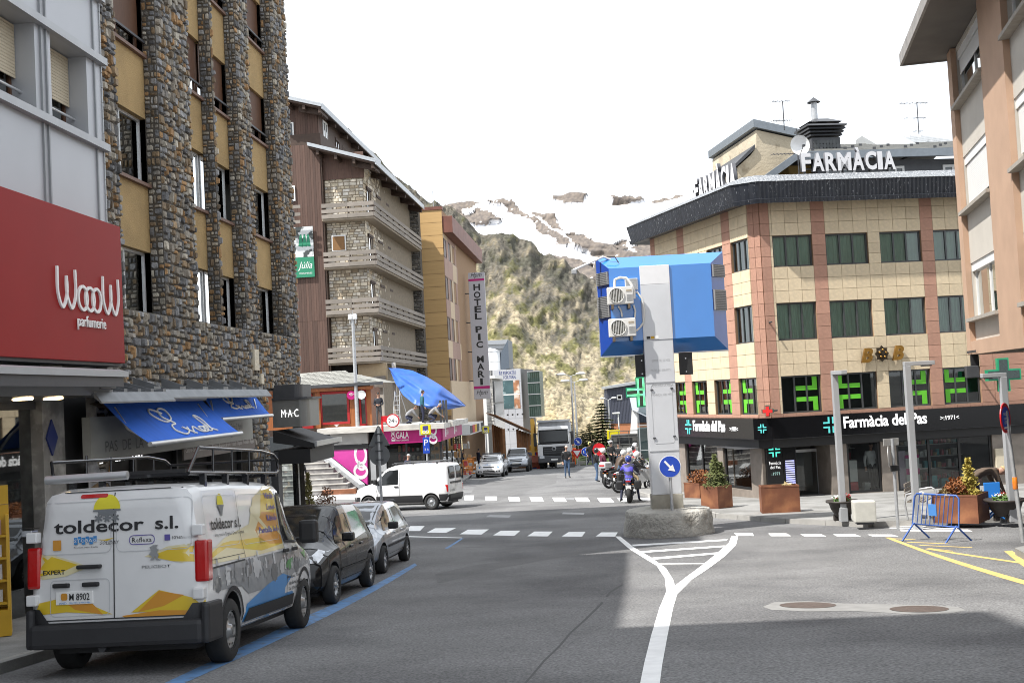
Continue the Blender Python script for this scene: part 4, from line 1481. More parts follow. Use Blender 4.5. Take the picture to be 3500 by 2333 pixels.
# posters standing in the glass
M_POSTW=mat('white_poster',(.7,.7,.68),.5,var=.12,scale=3)
M_POSTR=mat('red_poster',(.5,.05,.06),.5,var=.3,scale=4)
M_POSTB=mat('blue_poster',(.05,.2,.5),.5,var=.4,scale=4)
M_POSTP=mat('magenta_poster',(.5,.03,.2),.5,var=.2,scale=4)
for px0_,px1_,y0_,y1_,parts in((2905,2930,1688,1572,((0,.35,M_POSTR),(.36,1,M_POSTW))),(3072,3095,1672,1540,((0,1,mat('lilac_poster',(.5,.42,.5),.4,var=.2,scale=2)),)),(3100,3142,1672,1552,((0,.42,M_POSTW),(.425,.6,M_POSTP),(.605,.9,M_POSTW),(.905,1,M_POSTP)))):
 x0,z0=B.hit(px0_,y0_,.12)
 x1,z1=B.hit(px1_,y1_,.12)
 for u,v,m in parts:
  MB().box(x0,x1,.16,.17,z0+(z1-z0)*u,z0+(z1-z0)*v).build('poster',m,br)
  # wall box on the granite
x0,z0=B.hit(3406,1618,-.05)
x1,z1=B.hit(3434,1530,-.05)
MB().bbox(x0,x1,-.08,-.002,z0,z1,.02).build('meter_cabinet',M_CREAM,br)
q=B.hit(3440,1680,-.02)
MB().lathe([(.16,0),(.2,-.02),(.2,-.05),(.15,-.06)],20,'y',(q[0],0,q[1])).build('wall_grille',M_DGREY,br)
# entrance recess: side walls, back wall, doors
zt=SH
eb=MB()
eb.quad((ent1,0,-1),(ent1,2.6,-1),(ent1,2.6,zt),(ent1,0,zt))
eb.quad((-.6,2.6,-1),(ent1,2.6,-1),(ent1,2.6,zt),(-.6,2.6,zt))
eb.build('entrance_wall',M_GRAN,br)
MB().quad((-1.2,.2,zt-.01),(-1.2,2.7,zt-.01),(ent1,2.7,zt-.01),(ent1,-.02,zt-.01)).build('entrance_ceiling',M_DGREY,br)
dq0,dq1=B.sx(2705,1600,1.2),B.sx(2835,1600,1.2)
dw=MB()
for xx in(dq0,dq0+.95,dq0+1.35,dq1-.05):
 dw.box(xx,xx+.07,1.2,1.27,-.9,zt-.3)
dw.box(dq0,dq1,1.195,1.275,zt-.3,zt-.2)
do=dw.build('door',M_ALU,br)
MB().quad((dq0+.07,1.23,-.9),(dq0+.95,1.23,-.9),(dq0+.95,1.23,zt-.3),(dq0+.07,1.23,zt-.3)).build('pane',M_GLASSC,do)
MB().quad((dq0+1.42,1.23,-.9),(dq1-.05,1.23,-.9),(dq1-.05,1.23,zt-.3),(dq0+1.42,1.23,zt-.3)).build('pane',M_GLASSC,do)
MB().box(dq0+.96,dq0+1.34,1.25,1.3,.1,1.9).build('door_poster',M_BLACK,do)
MB().box(dq0+1.0,dq0+1.2,1.24,1.25,.9,1.25).build('red_notice',M_POSTR,do)
# left front shop windows with granite piers
for(pa,pb,ya,yb_),sd in(((2345,2455,1655,1508),5),((2474,2566,1675,1512),6)):
 x0,x1=Cf.sx(pa,1600),Cf.sx(pb,1600)
 z0,z1=Cf.sz(pb,yb_+150 if False else ya,0),Cf.sz(pb,yb_,0)
 shopwin(x0,x1,z0,z1,2 if sd==5 else 1,Cf.rel,sd)
 if sd==5:
  lA=(x0,x1,z0,z1)
 else:
  lB=(x0,x1,z0,z1)
put(wall_holes(lx0,-.02,-1.4,SH,[lA,lB],.3).build('granite_wall',M_GRAN,br),Cf.rel)
put(MB().box(-.55,0.0,-.01,.5,-1.2,SH).build('granite_pier',M_GRAN,br),Cf.rel)
# illuminated totem at the entrance
tx0,tx1=B.sx(2622,1580,.1),B.sx(2676,1580,.1)
tz0=B.sz(2650,1700,.1)
to=MB().bbox(tx0,tx1,.1,.35,tz0,zt-.05,.01).build('sign_totem',M_SIGNBLK,br)
cx_,tw=(tx0+tx1)/2,tx1-tx0
cross(to,None,cx_,tz0+1.58,.2,.098,mat('aqua_lit_cross',(.1,.6,.5),.4,var=.1,emit=(.1,.9,.7),emits=.5))
text('Farmàcia',M_SIGNWH,to,cx_-tw*.38,tz0+1.12,tw*.76,.11,y=.095)
text('del Pas',M_SIGNWH,to,cx_-tw*.32,tz0+.98,tw*.64,.1,y=.095)
text(':1971',mat('pale_aqua',(.5,.8,.75),.4,var=0),to,cx_-tw*.26,tz0+.76,tw*.52,.1,y=.095)
M_LED=mat('violet_led_strip',(.3,.3,.6),.4,var=0,emit=(.5,.52,1),emits=.8)
lx_=B.sx(2684,1600,.3)
tp_=MB().bbox(lx_-.05,lx_+.42,.32,.40,tz0,zt-.05,.01).build('led_panel',M_SIGNBLK,br)
for k in range(12):
 MB().box(lx_+.02,lx_+.34,.312,.319,tz0+.35+k*.075,tz0+.39+k*.075).build('led_strip',M_LED,tp_)
 # gilded initials and round emblem, casting their shadows on the tiles
M_GOLD=mat('aged_gilt',(.38,.20,.045),.32,.8,var=.25,scale=6)
M_BRONZE=mat('dark_bronze',(.06,.045,.03),.35,.7,var=.5,scale=9)
for(x_,zpx,nm)in((2943,1240,0),(3049,1231,0)):
 q0=B.hit(x_,zpx,-.1)
 q1=B.hit(x_+32,zpx-45,-.1)
 b0=q0[0]
 me=text_mesh('B',1,bold=.045,shear=.3,depth=.1)
 v_=[v.co.copy()for v in me.vertices]
 mnx,mxx,mnz,mxz=min(v.x for v in v_),max(v.x for v in v_),min(v.z for v in v_),max(v.z for v in v_)
 for v in me.vertices:
  v.co=(b0+(v.co.x-mnx)/(mxx-mnx)*.42,v.co.y,q0[1]+(v.co.z-mnz)/(mxz-mnz)*.5)
 link('gilt_letter',me,M_GOLD,br,(0,-.14,0))
qe=B.hit(3013,1208,-.1)
e=MB()
rim=[(.20+(.05 if k%3==0 else.0))for k in range(24)]
e.prism([(qe[0]+r*math.cos(k/24*6.283),qe[1]+r*1.12*math.sin(k/24*6.283))for k,r in enumerate(rim)],-.16,-.09)
e.ico((qe[0],-.16,qe[1]),.16,2,squash=(1,.3,1.1),rough=.4)
e.build('emblem',M_BRONZE,br)
for k in range(5):
 a=k/5*6.283+.3
 MB().ico((qe[0]+.12*math.cos(a),-.21,qe[1]+.13*math.sin(a)),.045,1).build('emblem_boss',M_GOLD,br)
 # small red and green cross on the corner
qc=B.hit(2632,1404,-.5)
sc=empty('cross_sign',B.w(qc[0]-.05,-.42,qc[1]),math.pi/2-R(110),'small green cross sign with red display on the corner','sign')
M_DGREEN=mat('dark_green_box',(.02,.10,.075),.5,var=.1)
MB().prism([(x*.066,z*.066)for x,z in((-1,-3),(1,-3),(1,-1),(3,-1),(3,1),(1,1),(1,3),(-1,3),(-1,1),(-3,1),(-3,-1),(-1,-1))],-.06,.06).build('housing',M_DGREEN,sc)
MB().prism([(x*.054,z*.054)for x,z in((-1,-3),(1,-3),(1,-1),(3,-1),(3,1),(1,1),(1,3),(-1,3),(-1,1),(-3,1),(-3,-1),(-1,-1))],-.08,-.062).build('lit_face',mat('red_led',(.6,.02,.02),.4,emit=(1,.04,.03),emits=.12,var=.2),sc)
MB().tube([(.1,.06,0),(.25,.45,0)],.03).build('bracket',M_DGREY,sc)
q=B.hit(2640,1100,-.2)
MB().tube([(q[0]-.05,0,q[1]),(q[0]-.05,-.25,q[1])],.03).build('wall_lamp',M_DGREY,br)
# rooftop lettering: each letter a part on its own legs
M_RLET=mat('white_roof_letters',(.66,.66,.68),.45,var=.04)
M_RSIDE=mat('letter_returns',(.10,.10,.11),.5,var=.1)
def roof_letters(fr,y,px0_,px1_,zb,zh,label):
 x0,x1=fr.sx(*px0_,y),fr.sx(*px1_,y)
 root=empty('roof_sign',fr.w(x0,y,zb),math.pi/2-fr.a,label,'sign','white rooftop letter signs')
 word='FARMÀCIA'
 wd={'F':.8,'A':1.0,'R':.95,'M':1.15,'À':1.0,'C':.95,'I':.42}
 tot=sum(wd[c]+.1 for c in word)
 u=0
 for c in word:
  w_=wd[c]*(x1-x0)/tot
  me=text_mesh(c,1,bold=.035,depth=.14)
  vv=[v.co.copy()for v in me.vertices]
  a0,a1,c0=min(v.x for v in vv),max(v.x for v in vv),min(v.z for v in vv)
  sc_=.0+zh/.73
  for v in me.vertices:
   v.co=(u+(v.co.x-a0)/(a1-a0)*w_,v.co.y,(v.co.z-c0)*sc_)
  me.materials.append(M_RLET)
  me.materials.append(M_RSIDE)
  for pl_ in me.polygons:
   pl_.material_index=0 if abs(pl_.normal.y)>.5 else 1
  link('letter',me,None,root)
  if c in 'FMCA':
   MB().box(u+w_*.4,u+w_*.4+.06,.08,.14,-.5,zh*.8).build('leg',M_BLACK,root)
  u+=w_+.1*(x1-x0)/tot
 MB().box(0,x1-x0,.085,.125,zh*.15,zh*.22).build('rail',M_BLACK,root)
 return root
roof_letters(B,.6,(2737,560),(3062,555),B.sz(2740,588,.6),B.sz(2740,527,.6)-B.sz(2740,588,.6),'white rooftop pharmacy letters above the wide tiled front')
roof_letters(Cf,.35,(2377,650),(2520,600),(Cf.sz(2380,690,.35)+Cf.sz(2515,645,.35))/2,.86,'white rooftop pharmacy letters above the narrow side front')
# set back roof storey
yo=3.2
z0=ze+1.0
rx0,rx1=B.sx(2792,580,yo),BX1+1
zb0,zb1=B.sz(2900,553,yo),B.sz(2900,527,yo)
M_SLATEW=mat('grey_roof_storey_wall',(.11,.115,.125),.7,var=.08)
M_BAND=mat('blue_grey_flashing',(.20,.225,.25),.45,.3,var=.1)
MB().box(rx0,rx1,yo,yo+7,z0,zb0+.02).build('roof_storey',M_SLATEW,br)
for pa,pb in((2822,2922),(3030,3090),(3222,3290)):
 x0,x1=B.sx(pa,590,yo),B.sx(pb,585,yo)
 w=window(br,x0,x1,z0+.15,zb0-.22,yo-.05,M_WHITE,M_GLASS,2,.09,None)
M_OCHRE=mat('ochre_wall',(.33,.22,.07),.8,var=.1)
MB().box(rx0-.9,rx0-.01,yo+.5,yo+6,z0,zb0+.0).build('ochre_wall',M_OCHRE,br)
MB().box(rx0-1.0,rx1,yo-.75,yo-.6,zb0,zb1).build('eave_band',M_BAND,br)
xl_=B.sx(2595,605,yo-.7)
zl_=B.sz(2595,612,yo-.7)
MB().prism([(rx0-1.0,zb1),(rx0-1.0,zb0),(xl_,zl_-.3),(xl_,zl_)],yo-.74,yo-.6).build('barge_board',M_BAND,br)
M_SLATE=mat('slate_roof',(.16,.16,.15),.75,var=.15,scale=3,bump=.6,bscale=7)
zr_=zb1+1.25
rb=MB()
rb.quad((rx0-1.0,yo-.62,zb1-.02),(rx1,yo-.62,zb1-.02),(rx1,yo+4.2,zr_),(rx0+2.6,yo+4.2,zr_))
rb.quad((xl_,yo-.62,zl_-.02),(rx0-1.0,yo-.62,zb1-.02),(rx0+2.6,yo+4.2,zr_),(rx0-1.0,yo+7,zl_))
rb.quad((rx0+2.6,yo+4.2,zr_),(rx1,yo+4.2,zr_),(rx1,yo+9,zb1),(rx0-1,yo+9,zb1))
ro=rb.build('roof',M_SLATE,br)
# rows of slates and snow hooks
n_s=0
for k in range(9):
 t0,t1=k/9,(k+1)/9
 y0_,y1_=yo-.66+4.82*t0,yo-.66+4.82*t1
 z0_,z1_=zb1+(zr_-zb1)*t0,zb1+(zr_-zb1)*t1
 xs0=rx0-1.0+3.6*t0
 xx=xs0
 while xx<rx1-.6 and n_s<150:
  s=MB().add([(xx,y0_,z0_+.03),(xx+.58,y0_,z0_+.03),(xx+.58,y1_+.05,z1_+.022),(xx,y1_+.05,z1_+.022),(xx,y0_,z0_),(xx+.58,y0_,z0_)],[(0,1,2,3),(4,5,1,0)])
  s.build('slate',M_SLATE,ro)
  n_s+=1
  xx+=.6
 for q in range(3):
  xx=xs0+.6+q*2.4+(k%2)*1.1
  if k<6 and xx<rx1:
   MB().box(xx,xx+.12,y0_+.1,y0_+.13,z0_+.03,z0_+.14).build('snow_hook',M_DGREY,ro)
MB().prismx([(yo+2.4,zb1+.75),(yo+4.0,zb1+1.55),(yo+4.6,zb1+1.5),(yo+4.6,zb1+.5)],B.sx(2985,500,yo+3),B.sx(3120,500,yo+3)).build('dormer',mat('pale_zinc',(.45,.46,.46),.4,.5,var=.1),br)
mx0=B.sx(3095,470,yo+6)
mr=MB()
mzr=B.sz(3200,466,yo+7)
mr.quad((mx0,yo+3.2,zb1+.85),(rx1+1,yo+3.2,zb1+.85),(rx1+1,yo+7,mzr),(mx0-.6,yo+7,mzr))
mr.quad((mx0,yo+3.2,zb1+.85),(mx0-.6,yo+7,mzr),(mx0-1.4,yo+7,zb1+.6),(mx0-1.4,yo+7,zb1+.6))
mo=mr.build('metal_roof',mat('ribbed_zinc',(.46,.48,.49),.35,.6,var=.12),br)
for k in range(12):
 xx=mx0+.25+k*.5
 if xx<rx1+1:
  MB().add([(xx,yo+3.2,zb1+.86),(xx+.06,yo+3.2,zb1+.86),(xx-.55*.9,yo+7,mzr+.01),(xx-.6*.9,yo+7,mzr+.01),(xx,yo+3.2,zb1+.92),(xx+.06,yo+3.2,zb1+.92),(xx-.55*.9,yo+7,mzr+.07),(xx-.6*.9,yo+7,mzr+.07)],[(0,1,5,4),(1,2,6,5),(2,3,7,6),(3,0,4,7),(4,5,6,7)]).build('roof_rib',M_ALU,mo)
  # chimney with louvred head, scalloped slates and flue
y_c=yo+.6
cx0,cx1=B.sx(2775,500,y_c),B.sx(2873,500,y_c)
cz0,cz1=zb1-.3,B.sz(2820,470,y_c)
cm=MB()
cm.box(cx0,cx1,y_c,y_c+.9,cz0,cz1)
co=cm.build('chimney',M_DGREY,br)
for r in range(5):
 for k in range(8):
  xx=cx0+.06+k*(cx1-cx0-.12)/8
  zz=cz1-.1-r*.16
  wv=(cx1-cx0-.12)/8*.96
  MB().prism([(xx,zz),(xx+wv,zz),(xx+wv,zz-.12),(xx+wv*.5,zz-.2),(xx,zz-.12)],y_c-.03-.006*(r%2),y_c-.002).build('scallop_slate',mat('scallop_slate',(.06,.065,.068),.6,var=.2,rand=.2),co)
for k in range(4):
 e=.06+.05*k
 MB().prismx([(y_c-e-.06,cz1+.06+.12*k),(y_c-e,cz1+.13+.12*k),(y_c+.9+e,cz1+.13+.12*k),(y_c+.96+e,cz1+.06+.12*k)],cx0-e,cx1+e).build('louvre',M_DGREY,co)
tz=cz1+.6
MB().add([(cx0-.1,y_c-.1,tz),(cx1+.1,y_c-.1,tz),(cx1+.1,y_c+1,tz),(cx0-.1,y_c+1,tz),(cx0+.3,y_c+.3,tz+.2),(cx1-.3,y_c+.3,tz+.2),(cx1-.3,y_c+.6,tz+.2),(cx0+.3,y_c+.6,tz+.2)],[(0,1,5,4),(1,2,6,5),(2,3,7,6),(3,0,4,7),(4,5,6,7)]).build('cap',M_DGREY,co)
fx=cx0+.35
MB().tube([(fx,y_c+.4,tz+.1),(fx,y_c+.4,tz+.85)],.12,12).build('flue',M_STEEL,co)
MB().lathe([(.26,.85),(.02,1.05)],14,'z',(fx,y_c+.4,tz)).build('flue_hat',M_DGREY,co)
# satellite dish and aerials, each its own thing
def aerial(px_,py0,py1,y,label,arms):
 x,zb=B.hit(px_,py0,y)
 zt_=B.sz(px_,py1,y)
 r=empty('aerial',B.w(x,y,zb),math.pi/2-B.a,label,'aerial')
 MB().tube([(0,0,0),(0,0,zt_-zb)],.022,6).build('mast',M_DGREY,r)
 for(hgt,ln,rot,nel)in arms:
  zz=(zt_-zb)*hgt
  a=MB().tube([(-ln,0,zz),(ln*.6,0,zz+.02)],.012,5).build('boom',M_DGREY,r)
  for k in range(nel):
   xx=-ln+1.6*ln*k/max(1,nel-1)
   MB().tube([(xx,-.22+.01*k,zz),(xx,.22-.01*k,zz+.01)],.009,4).build('element',M_DGREY,r)
 return r
aerial(2681,445,345,6,'thin television aerial on the beige gable roof',[(.98,.42,0,5),(.32,.45,0,8)])
aerial(3141,458,350,8,'television aerial above the ribbed metal roof',[(.97,.75,0,6),(.5,.55,0,3),(.08,.2,0,2)])
aerial(2732,605,440,1.4,'short mast with dotted aerial beside the rooftop letters',[(.48,.95,0,12)])
x,z=B.hit(2733,497,1.2)
ds=empty('satellite_dish',B.w(x,1.2,z),math.pi/2-B.a,'white satellite dish beside the dark chimney','satellite dish')
MB().lathe([(.001,.08),(.12,.065),(.24,.025),(.36,-.05)],24,'y').build('dish',M_WHITE,ds)
MB().tube([(0,.05,-.36),(0,-.35,-.1)],.015,6).build('feed_arm',M_DGREY,ds)
MB().bbox(-.05,.05,-.42,-.32,-.13,-.05,.01).build('receiver',M_DGREY,ds)
# beige rendered gable behind
yg=7.5
gp_=[B.hit(*p,yg)for p in((2585,444),(2585,503),(2566,530),(2522,570),(2500,680),(2775,680),(2775,486))]
M_REND=mat('rough_beige_render',(.46,.40,.30),.9,var=.2,scale=1.2,bump=.9,bscale=9,col2=(.3,.25,.18),c2lo=.6,c2hi=.72,c2scale=2)
gb=empty('gable_building',B.w(0,yg,0),math.pi/2-B.a,'rough beige rendered gable wall rising behind the roof letters','building')
MB().prism(gp_,0,6).build('wall',M_REND,gb)
a,c=gp_[0],gp_[6]
MB().prism([(a[0]-.15,a[1]+.1),(a[0]-.15,a[1]+.42),(c[0]+.4,c[1]+.3),(c[0]+.4,c[1]-.02)],-.15,6.1).build('roof_edge',M_BAND,gb)
a,c=gp_[1],gp_[3]
MB().prism([(a[0]-.08,a[1]+.1),(a[0]-.1,a[1]-.1),(c[0]-.12,c[1]-.02),(c[0]-.12,c[1]+.12)],-.1,6.1).build('side_flashing',M_DGREY,gb)
x,z=B.hit(2690,445,yg)
MB().prism([(x-.3,z+.2),(x+.45,z-.05),(x+.45,z+.0),(x-.3,z+.27)],1,2).build('roof_hatch',M_DGREY,gb)
MB().box(x-.05,x+.28,1.2,1.8,z-.5,z).build('hatch_post',M_DGREY,gb)
x,z=B.hit(3035,487,10)
MB().prism([(x-.8,z-.3),(x+.5,z+.2),(x+1.2,z-.3)],3,4).build('yellow_roof',mat('yellow_roof_sheet',(.6,.35,.03),.6),gb)
# == pink rendered building at the right edge
D=Fac('rendered_building',at(3334,1211,31.7),R(192.3),'pinkish rendered apartment building with white roller shutters and deep eaves')
dr_=D.root
M_PINK=mat('salmon_render',(.44,.29,.20),.85,var=.08,scale=1.5,bump=.3,bscale=70)
M_GREYR=mat('pale_grey_render',(.50,.465,.41),.85,var=.07,scale=1.5,bump=.3,bscale=70)
M_SILLS=mat('concrete_sill',(.33,.30,.26),.8,var=.15)
zs=[D.sz(3331,1095,.15),D.sz(3307,743,.15),D.sz(3284,395,.15)]
wh=D.sz(3335,905,.15)-zs[0]
fl=(zs[2]-zs[0])/2
p1=D.sx(3315,750,0)
a1=D.sx(3396,850,-.2)
pw=D.sx(3481,900,-.2)-a1
bay=a1-p1
ztopD=max(D.sz(3262,215,-.2),zs[2]+wh+.12)
cols=[]
xx=p1
while xx<16:
 cols.append((xx,xx+bay))
 xx+=bay+pw
XD=xx
holes=[]
wzs=[zs[0]+fl*k for k in range(-0,3)]
for a,c in cols:
 for z in wzs:
  holes.append((a,c,z,z+wh))
mw=wall_holes(0,XD,0,ztopD,holes,.35,-.06)
shell(mw,0,XD,-.06,9,0,ztopD)
mw.build('wall',M_GREYR,dr_)
x=0
for i,(a,c)in enumerate(cols+[(XD,XD)]):
 MB().box(x,a,-.2,-.05,0,ztopD).build('pilaster',M_PINK,dr_)
 x=c
MB().box(0,XD,-.19,-.05,-.001,zs[0]-1.02 if zs[0]>1.3 else.35).build('base_course',M_PINK,dr_)
M_SHUT=mat('white_roller_shutter',(.72,.72,.71),.5,var=.03)
for i,(a,c)in enumerate(cols):
 for k,z in enumerate(wzs):
  w=window(dr_,a,c,z,z+wh,.04,M_WHITE,M_GLASS,2,.07,M_BLIND,.15)
  MB().box(a-.04,c+.04,-.28,.1,z-.09,z-.001).build('sill',M_SILLS,w)
  MB().box(a,c,-.03,.1,z+wh-.22,z+wh).build('shutter_box',M_WHITE,w)
  dn=[.0,.85,.35][k]if i==0 else[.0,.8,.05][k]
  n=int((wh-.25)*dn/.05)
  for q in range(min(n,26)):
   MB().box(a+.06,c-.06,.0,.018,z+wh-.24-.05*(q+1),z+wh-.24-.05*q-.006).build('shutter_slat',M_SHUT,w)
   # eaves with dark soffit
zE=ztopD+.02
d_=ray(3116,146)
t_=(zE+D.o.z-CAM.z)/d_.z
q_=CAM+d_*t_-D.o
ex,ey=max(-2.4,min(-.6,q_.dot(D.x))),max(-2.2,min(-.6,q_.dot(D.y)))
eb=MB()
eb.box(ex,XD,ey,9,zE,zE+.1)
eb.build('soffit',mat('grey_brown_soffit',(.13,.115,.10),.8,var=.2,scale=1),dr_)
eb=MB().box(ex-.06,XD,ey-.07,ey,zE-.04,zE+.3)
eb.box(ex-.06,ex,ey,9,zE-.04,zE+.3)
eb.build('fascia',mat('weathered_fascia',(.28,.26,.24),.6,.3,var=.3,scale=3),dr_)
MB().add([(ex,ey,zE+.3),(XD,ey,zE+.3),(XD,4,zE+2.6),(ex,4,zE+2.6),(XD,9,zE+.3),(ex,9,zE+.3)],[(0,1,2,3),(3,2,4,5)]).build('roof',M_SLATE,dr_)
for k in range(14):
 MB().box(p1*.2+k*.12,p1*.2+k*.12+.05,-.235,-.222,.04,.1).build('stain_tooth',M_DGREY,dr_)if k<12 else None
MB().box(-.05,.0,-.1,.1,.1,.42).build('name_plate',M_DGREY,dr_)
MB().bbox(.25,.6,-.35,-.02,-.62,-.30,.02).build('floodlight',M_DGREY,dr_)
MB().box(.35,.5,-.2,.0,-.30,-.0).build('floodlight_bracket',M_BLACK,dr_)
# recessed ground floor
MB().box(2.5,XD,1.2,8.8,-4.6,0).build('ground_floor',M_DGREY,dr_)
# stone house beyond the right end of the pharmacy
S=Fac('stone_house',B.w(BX1+.02,.8,0),R(82.3),'brown stone block house beyond the pharmacy end')
M_SB=mat('brown_stone_block',(.23,.19,.15),.9,var=.25,scale=4,attr='tint',bump=.6,bscale=25)
MB().box(0,7,.06,6,-1.5,8).build('wall',M_MORTAR,S.root)
rects=[]
zz=-1.2
while zz<7.8:
 h=rng.uniform(.22,.34)
 xx=0
 while xx<3.6:
  w_=rng.uniform(.3,.65)
  rects.append((xx,min(xx+w_,3.6),zz,zz+h))
  xx+=w_
 zz+=h
rects=[r for r in rects if r[1]-r[0]>.1]
stones(rects,S.root,M_SB,[(.22,.18,.14),(.27,.22,.17),(.17,.145,.12),(.3,.26,.21)],rng,200,y=.06,th=(.02,.05),chop=.12)
x0,z0=S.hit(3476,1325)
MB().box(x0,x0+1.2,-.12,-.02,z0,z0+.85).build('wall_board',mat('lilac_board',(.4,.37,.42),.6,var=.08),S.root)
MB().tube([(S.sx(3470,1480),-.2,S.sz(3470,1750)),(S.sx(3470,1480),-.2,5)],.06,8).build('drain_pipe',mat('yellow_pipe',(.4,.28,.05),.6),S.root)
x0,z0=S.hit(3462,1638)
MB().box(x0,x0+.4,-.1,-.02,z0,z0+1.05).build('wall_poster',mat('violet_poster',(.2,.04,.22),.5,var=.6,scale=6),S.root)
# green pharmacy cross on a bracket at the right end
xq,zq=B.hit(3428,1280,-.9)
gc=empty('cross_sign',B.w(xq,-.9,zq),math.pi/2-R(95),'large dark green pharmacy cross on a bracket above the lamp post','sign')
M_GREENR=mat('green_rim',(.02,.30,.15),.45,var=.1)
u=.19
cr=[(-1,-3),(1,-3),(1,-1),(3,-1),(3,1),(1,1),(1,3),(-1,3),(-1,1),(-3,1),(-3,-1),(-1,-1)]
MB().prism([(x*u,z*u)for x,z in cr],-.1,.1).build('rim',M_GREENR,gc)
MB().prism([(x*u*.9 if abs(x)>1 else x*u*.72,z*u*.9 if abs(z)>1 else z*u*.72)for x,z in cr],-.115,-.101).build('display_face',mat('dark_display',(.05,.07,.07),.5,var=.3,scale=30),gc)
MB().tube([(-.3,.1,-.1),(-.6,.9,.0)],.03).build('bracket',M_DGREY,gc)
# == timber and stone hotel with balconies
def ground_at(px,Y):
 X=at(px,1400,Y).x
 return Vector((X,Y,gz(X,Y)))
Q=Fac('balcony_hotel',ground_at(1309,71.7),R(94.87),'timber and pale stone hotel with four rows of wooden balconies')
qr=Q.root
Qs=Frame(Q,Q.o,R(4.2))
PAL_ASH=[(.56,.49,.37),(.64,.57,.45),(.48,.42,.33),(.60,.55,.46),(.70,.64,.54),(.44,.36,.26),(.54,.51,.46)]
M_ASH=mat('pale_ashlar',(.4,.35,.3),.9,var=.2,scale=5,attr='tint',bump=.7,bscale=20)
M_ASHM=mat('pale_mortar',(.24,.20,.15),.95,var=.2)
M_PLANK=mat('dark_red_planks',(.105,.06,.045),.75,var=.3,scale=3,stretch=(5,5,.6),rand=.22)
M_GREYWOOD=mat('weathered_grey_boards',(.25,.22,.19),.85,var=.28,scale=3,stretch=(1.2,1.2,12),rand=.15)
M_DWOOD=mat('dark_beam',(.055,.032,.022),.7,var=.25,scale=4)
M_ROOFM=mat('pale_metal_roof_edge',(.42,.44,.46),.45,.4,var=.1)
wxl,wxr,wy=Q.sx(1105,560,.9),Q.sx(1237,560,.9),.9
zs_b=[Q.sz(1314,1238),Q.sz(1305,1072),Q.sz(1298,909),Q.sz(1291,743)]
LEN=17.8
ztop_s=Q.sz(1237,545,.9)
body=MB()
body.box(wxl,wxr,wy+.05,LEN,0,ztop_s+.4)
body.build('wall',M_ASHM,qr)
# ashlar front
rects=[]
zz=zs_b[0]-.1
while zz<ztop_s-.35:
 h=rng.uniform(.13,.24)
 xx=wxl
 while xx<wxr-.02:
  w_=min(rng.uniform(.18,.5),wxr-xx)
  if wxr-xx-w_<.1:
   w_=wxr-xx
  rects.append((xx,xx+w_,zz,zz+h))
  xx+=w_
 zz+=h
stones(rects,qr,M_ASH,PAL_ASH,rng,240,rest='ashlar_cladding',y=wy+.05,th=(.015,.05),chop=.12,jit=.05)
# street side ashlar with openings
so=Frame(Q,Q.w(wxr,wy,0),R(4.2))
shol=[]
for k,z in enumerate(zs_b):
 for y0 in(.9,4.2,7.5,10.8,14.1):
  shol.append((y0,y0+1.25,z+.15,z+2.15))
rects=[]
zz=zs_b[0]-.1
while zz<ztop_s:
 h=rng.uniform(.2,.34)
 xx=0
 while xx<LEN-wy:
  w_=rng.uniform(.3,.8)
  r=(xx,min(xx+w_,LEN-wy),zz,zz+h)
  if not in_holes(*r,shol,.05):
   rects.append(r)
  xx+=w_
 zz+=h
stones(rects,qr,M_ASH,PAL_ASH,rng,0,rest='street_side_ashlar',y=-.02,th=(.015,.05),chop=.12,tf=lambda p:tuple(so.rel@Vector(p)))
for a,c,z0,z1 in shol:
 w=window(qr,a,c,z0,z1,-.05,M_DWOOD,M_GLASS,2,.07)
 MB().box(a-.1,c+.1,-.1,-.03,z1,z1+.16).build('lintel',M_DWOOD,w)
 MB().quad((a,.03,z0),(c,.03,z0),(c,.03,z1),(a,.03,z1)).build('room',M_DARKROOM,w)
 put(w,so.rel)
 # shuttered front window on the third floor
x0,z0=Q.hit(1136,860,.9)
x1,z1=Q.hit(1182,803,.9)
fw=window(qr,x0,x1,z0,z1,.80,M_WHITE,M_GLASS,1,.07)
MB().box(x0+.08,x1-.08,.775,.797,z0+.06,z1-.08).build('shutter',mat('brown_shutter',(.22,.11,.035),.6,var=.1),fw)
# dark wooden infill under the roof
zi0=Q.sz(1170,612,.9)
MB().box(wxl-.05,wxr+.1,wy-.06,wy+.04,zi0,ztop_s+.5).build('timber_gable',M_PLANK,qr)
# balconies: slab, boards on two sides, posts
bx0=Q.sx(1100,750,0)
for k,z in enumerate(zs_b):
 MB().box(bx0,-.02,.02,LEN,z,z+.16).build('balcony_slab',mat('balcony_slab',(.30,.25,.19),.85,var=.15),qr)
 bo=qr.children[-1]
 hb_=1.08
 for r in range(3):
  zb_=z+.12+r*.34
  n=2
  for s in range(n):
   block('board',M_GREYWOOD,qr,bx0+(-bx0)*s/n+.005,bx0+(-bx0)*(s+1)/n-.005,-.06,-.01,zb_,zb_+.25-(.03 if r==1 else 0))
  for s in range(5):
   block('board',M_GREYWOOD,qr,.005,.055,-.055+(LEN+.05)*s/5+.006,-.055+(LEN+.05)*(s+1)/5-.006,zb_,zb_+.25-(.03 if r==1 else 0))
 for xx in(bx0+.05,bx0*.5,-.12):
  MB().box(xx,xx+.09,-.008,.07,z+.16,z+hb_).build('balcony_post',M_DWOOD,qr)
 for s in range(9):
  yy=.3+s*(LEN-.5)/8
  MB().box(-.09,.003,yy,yy+.09,z+.16,z+hb_).build('balcony_post',M_DWOOD,qr)
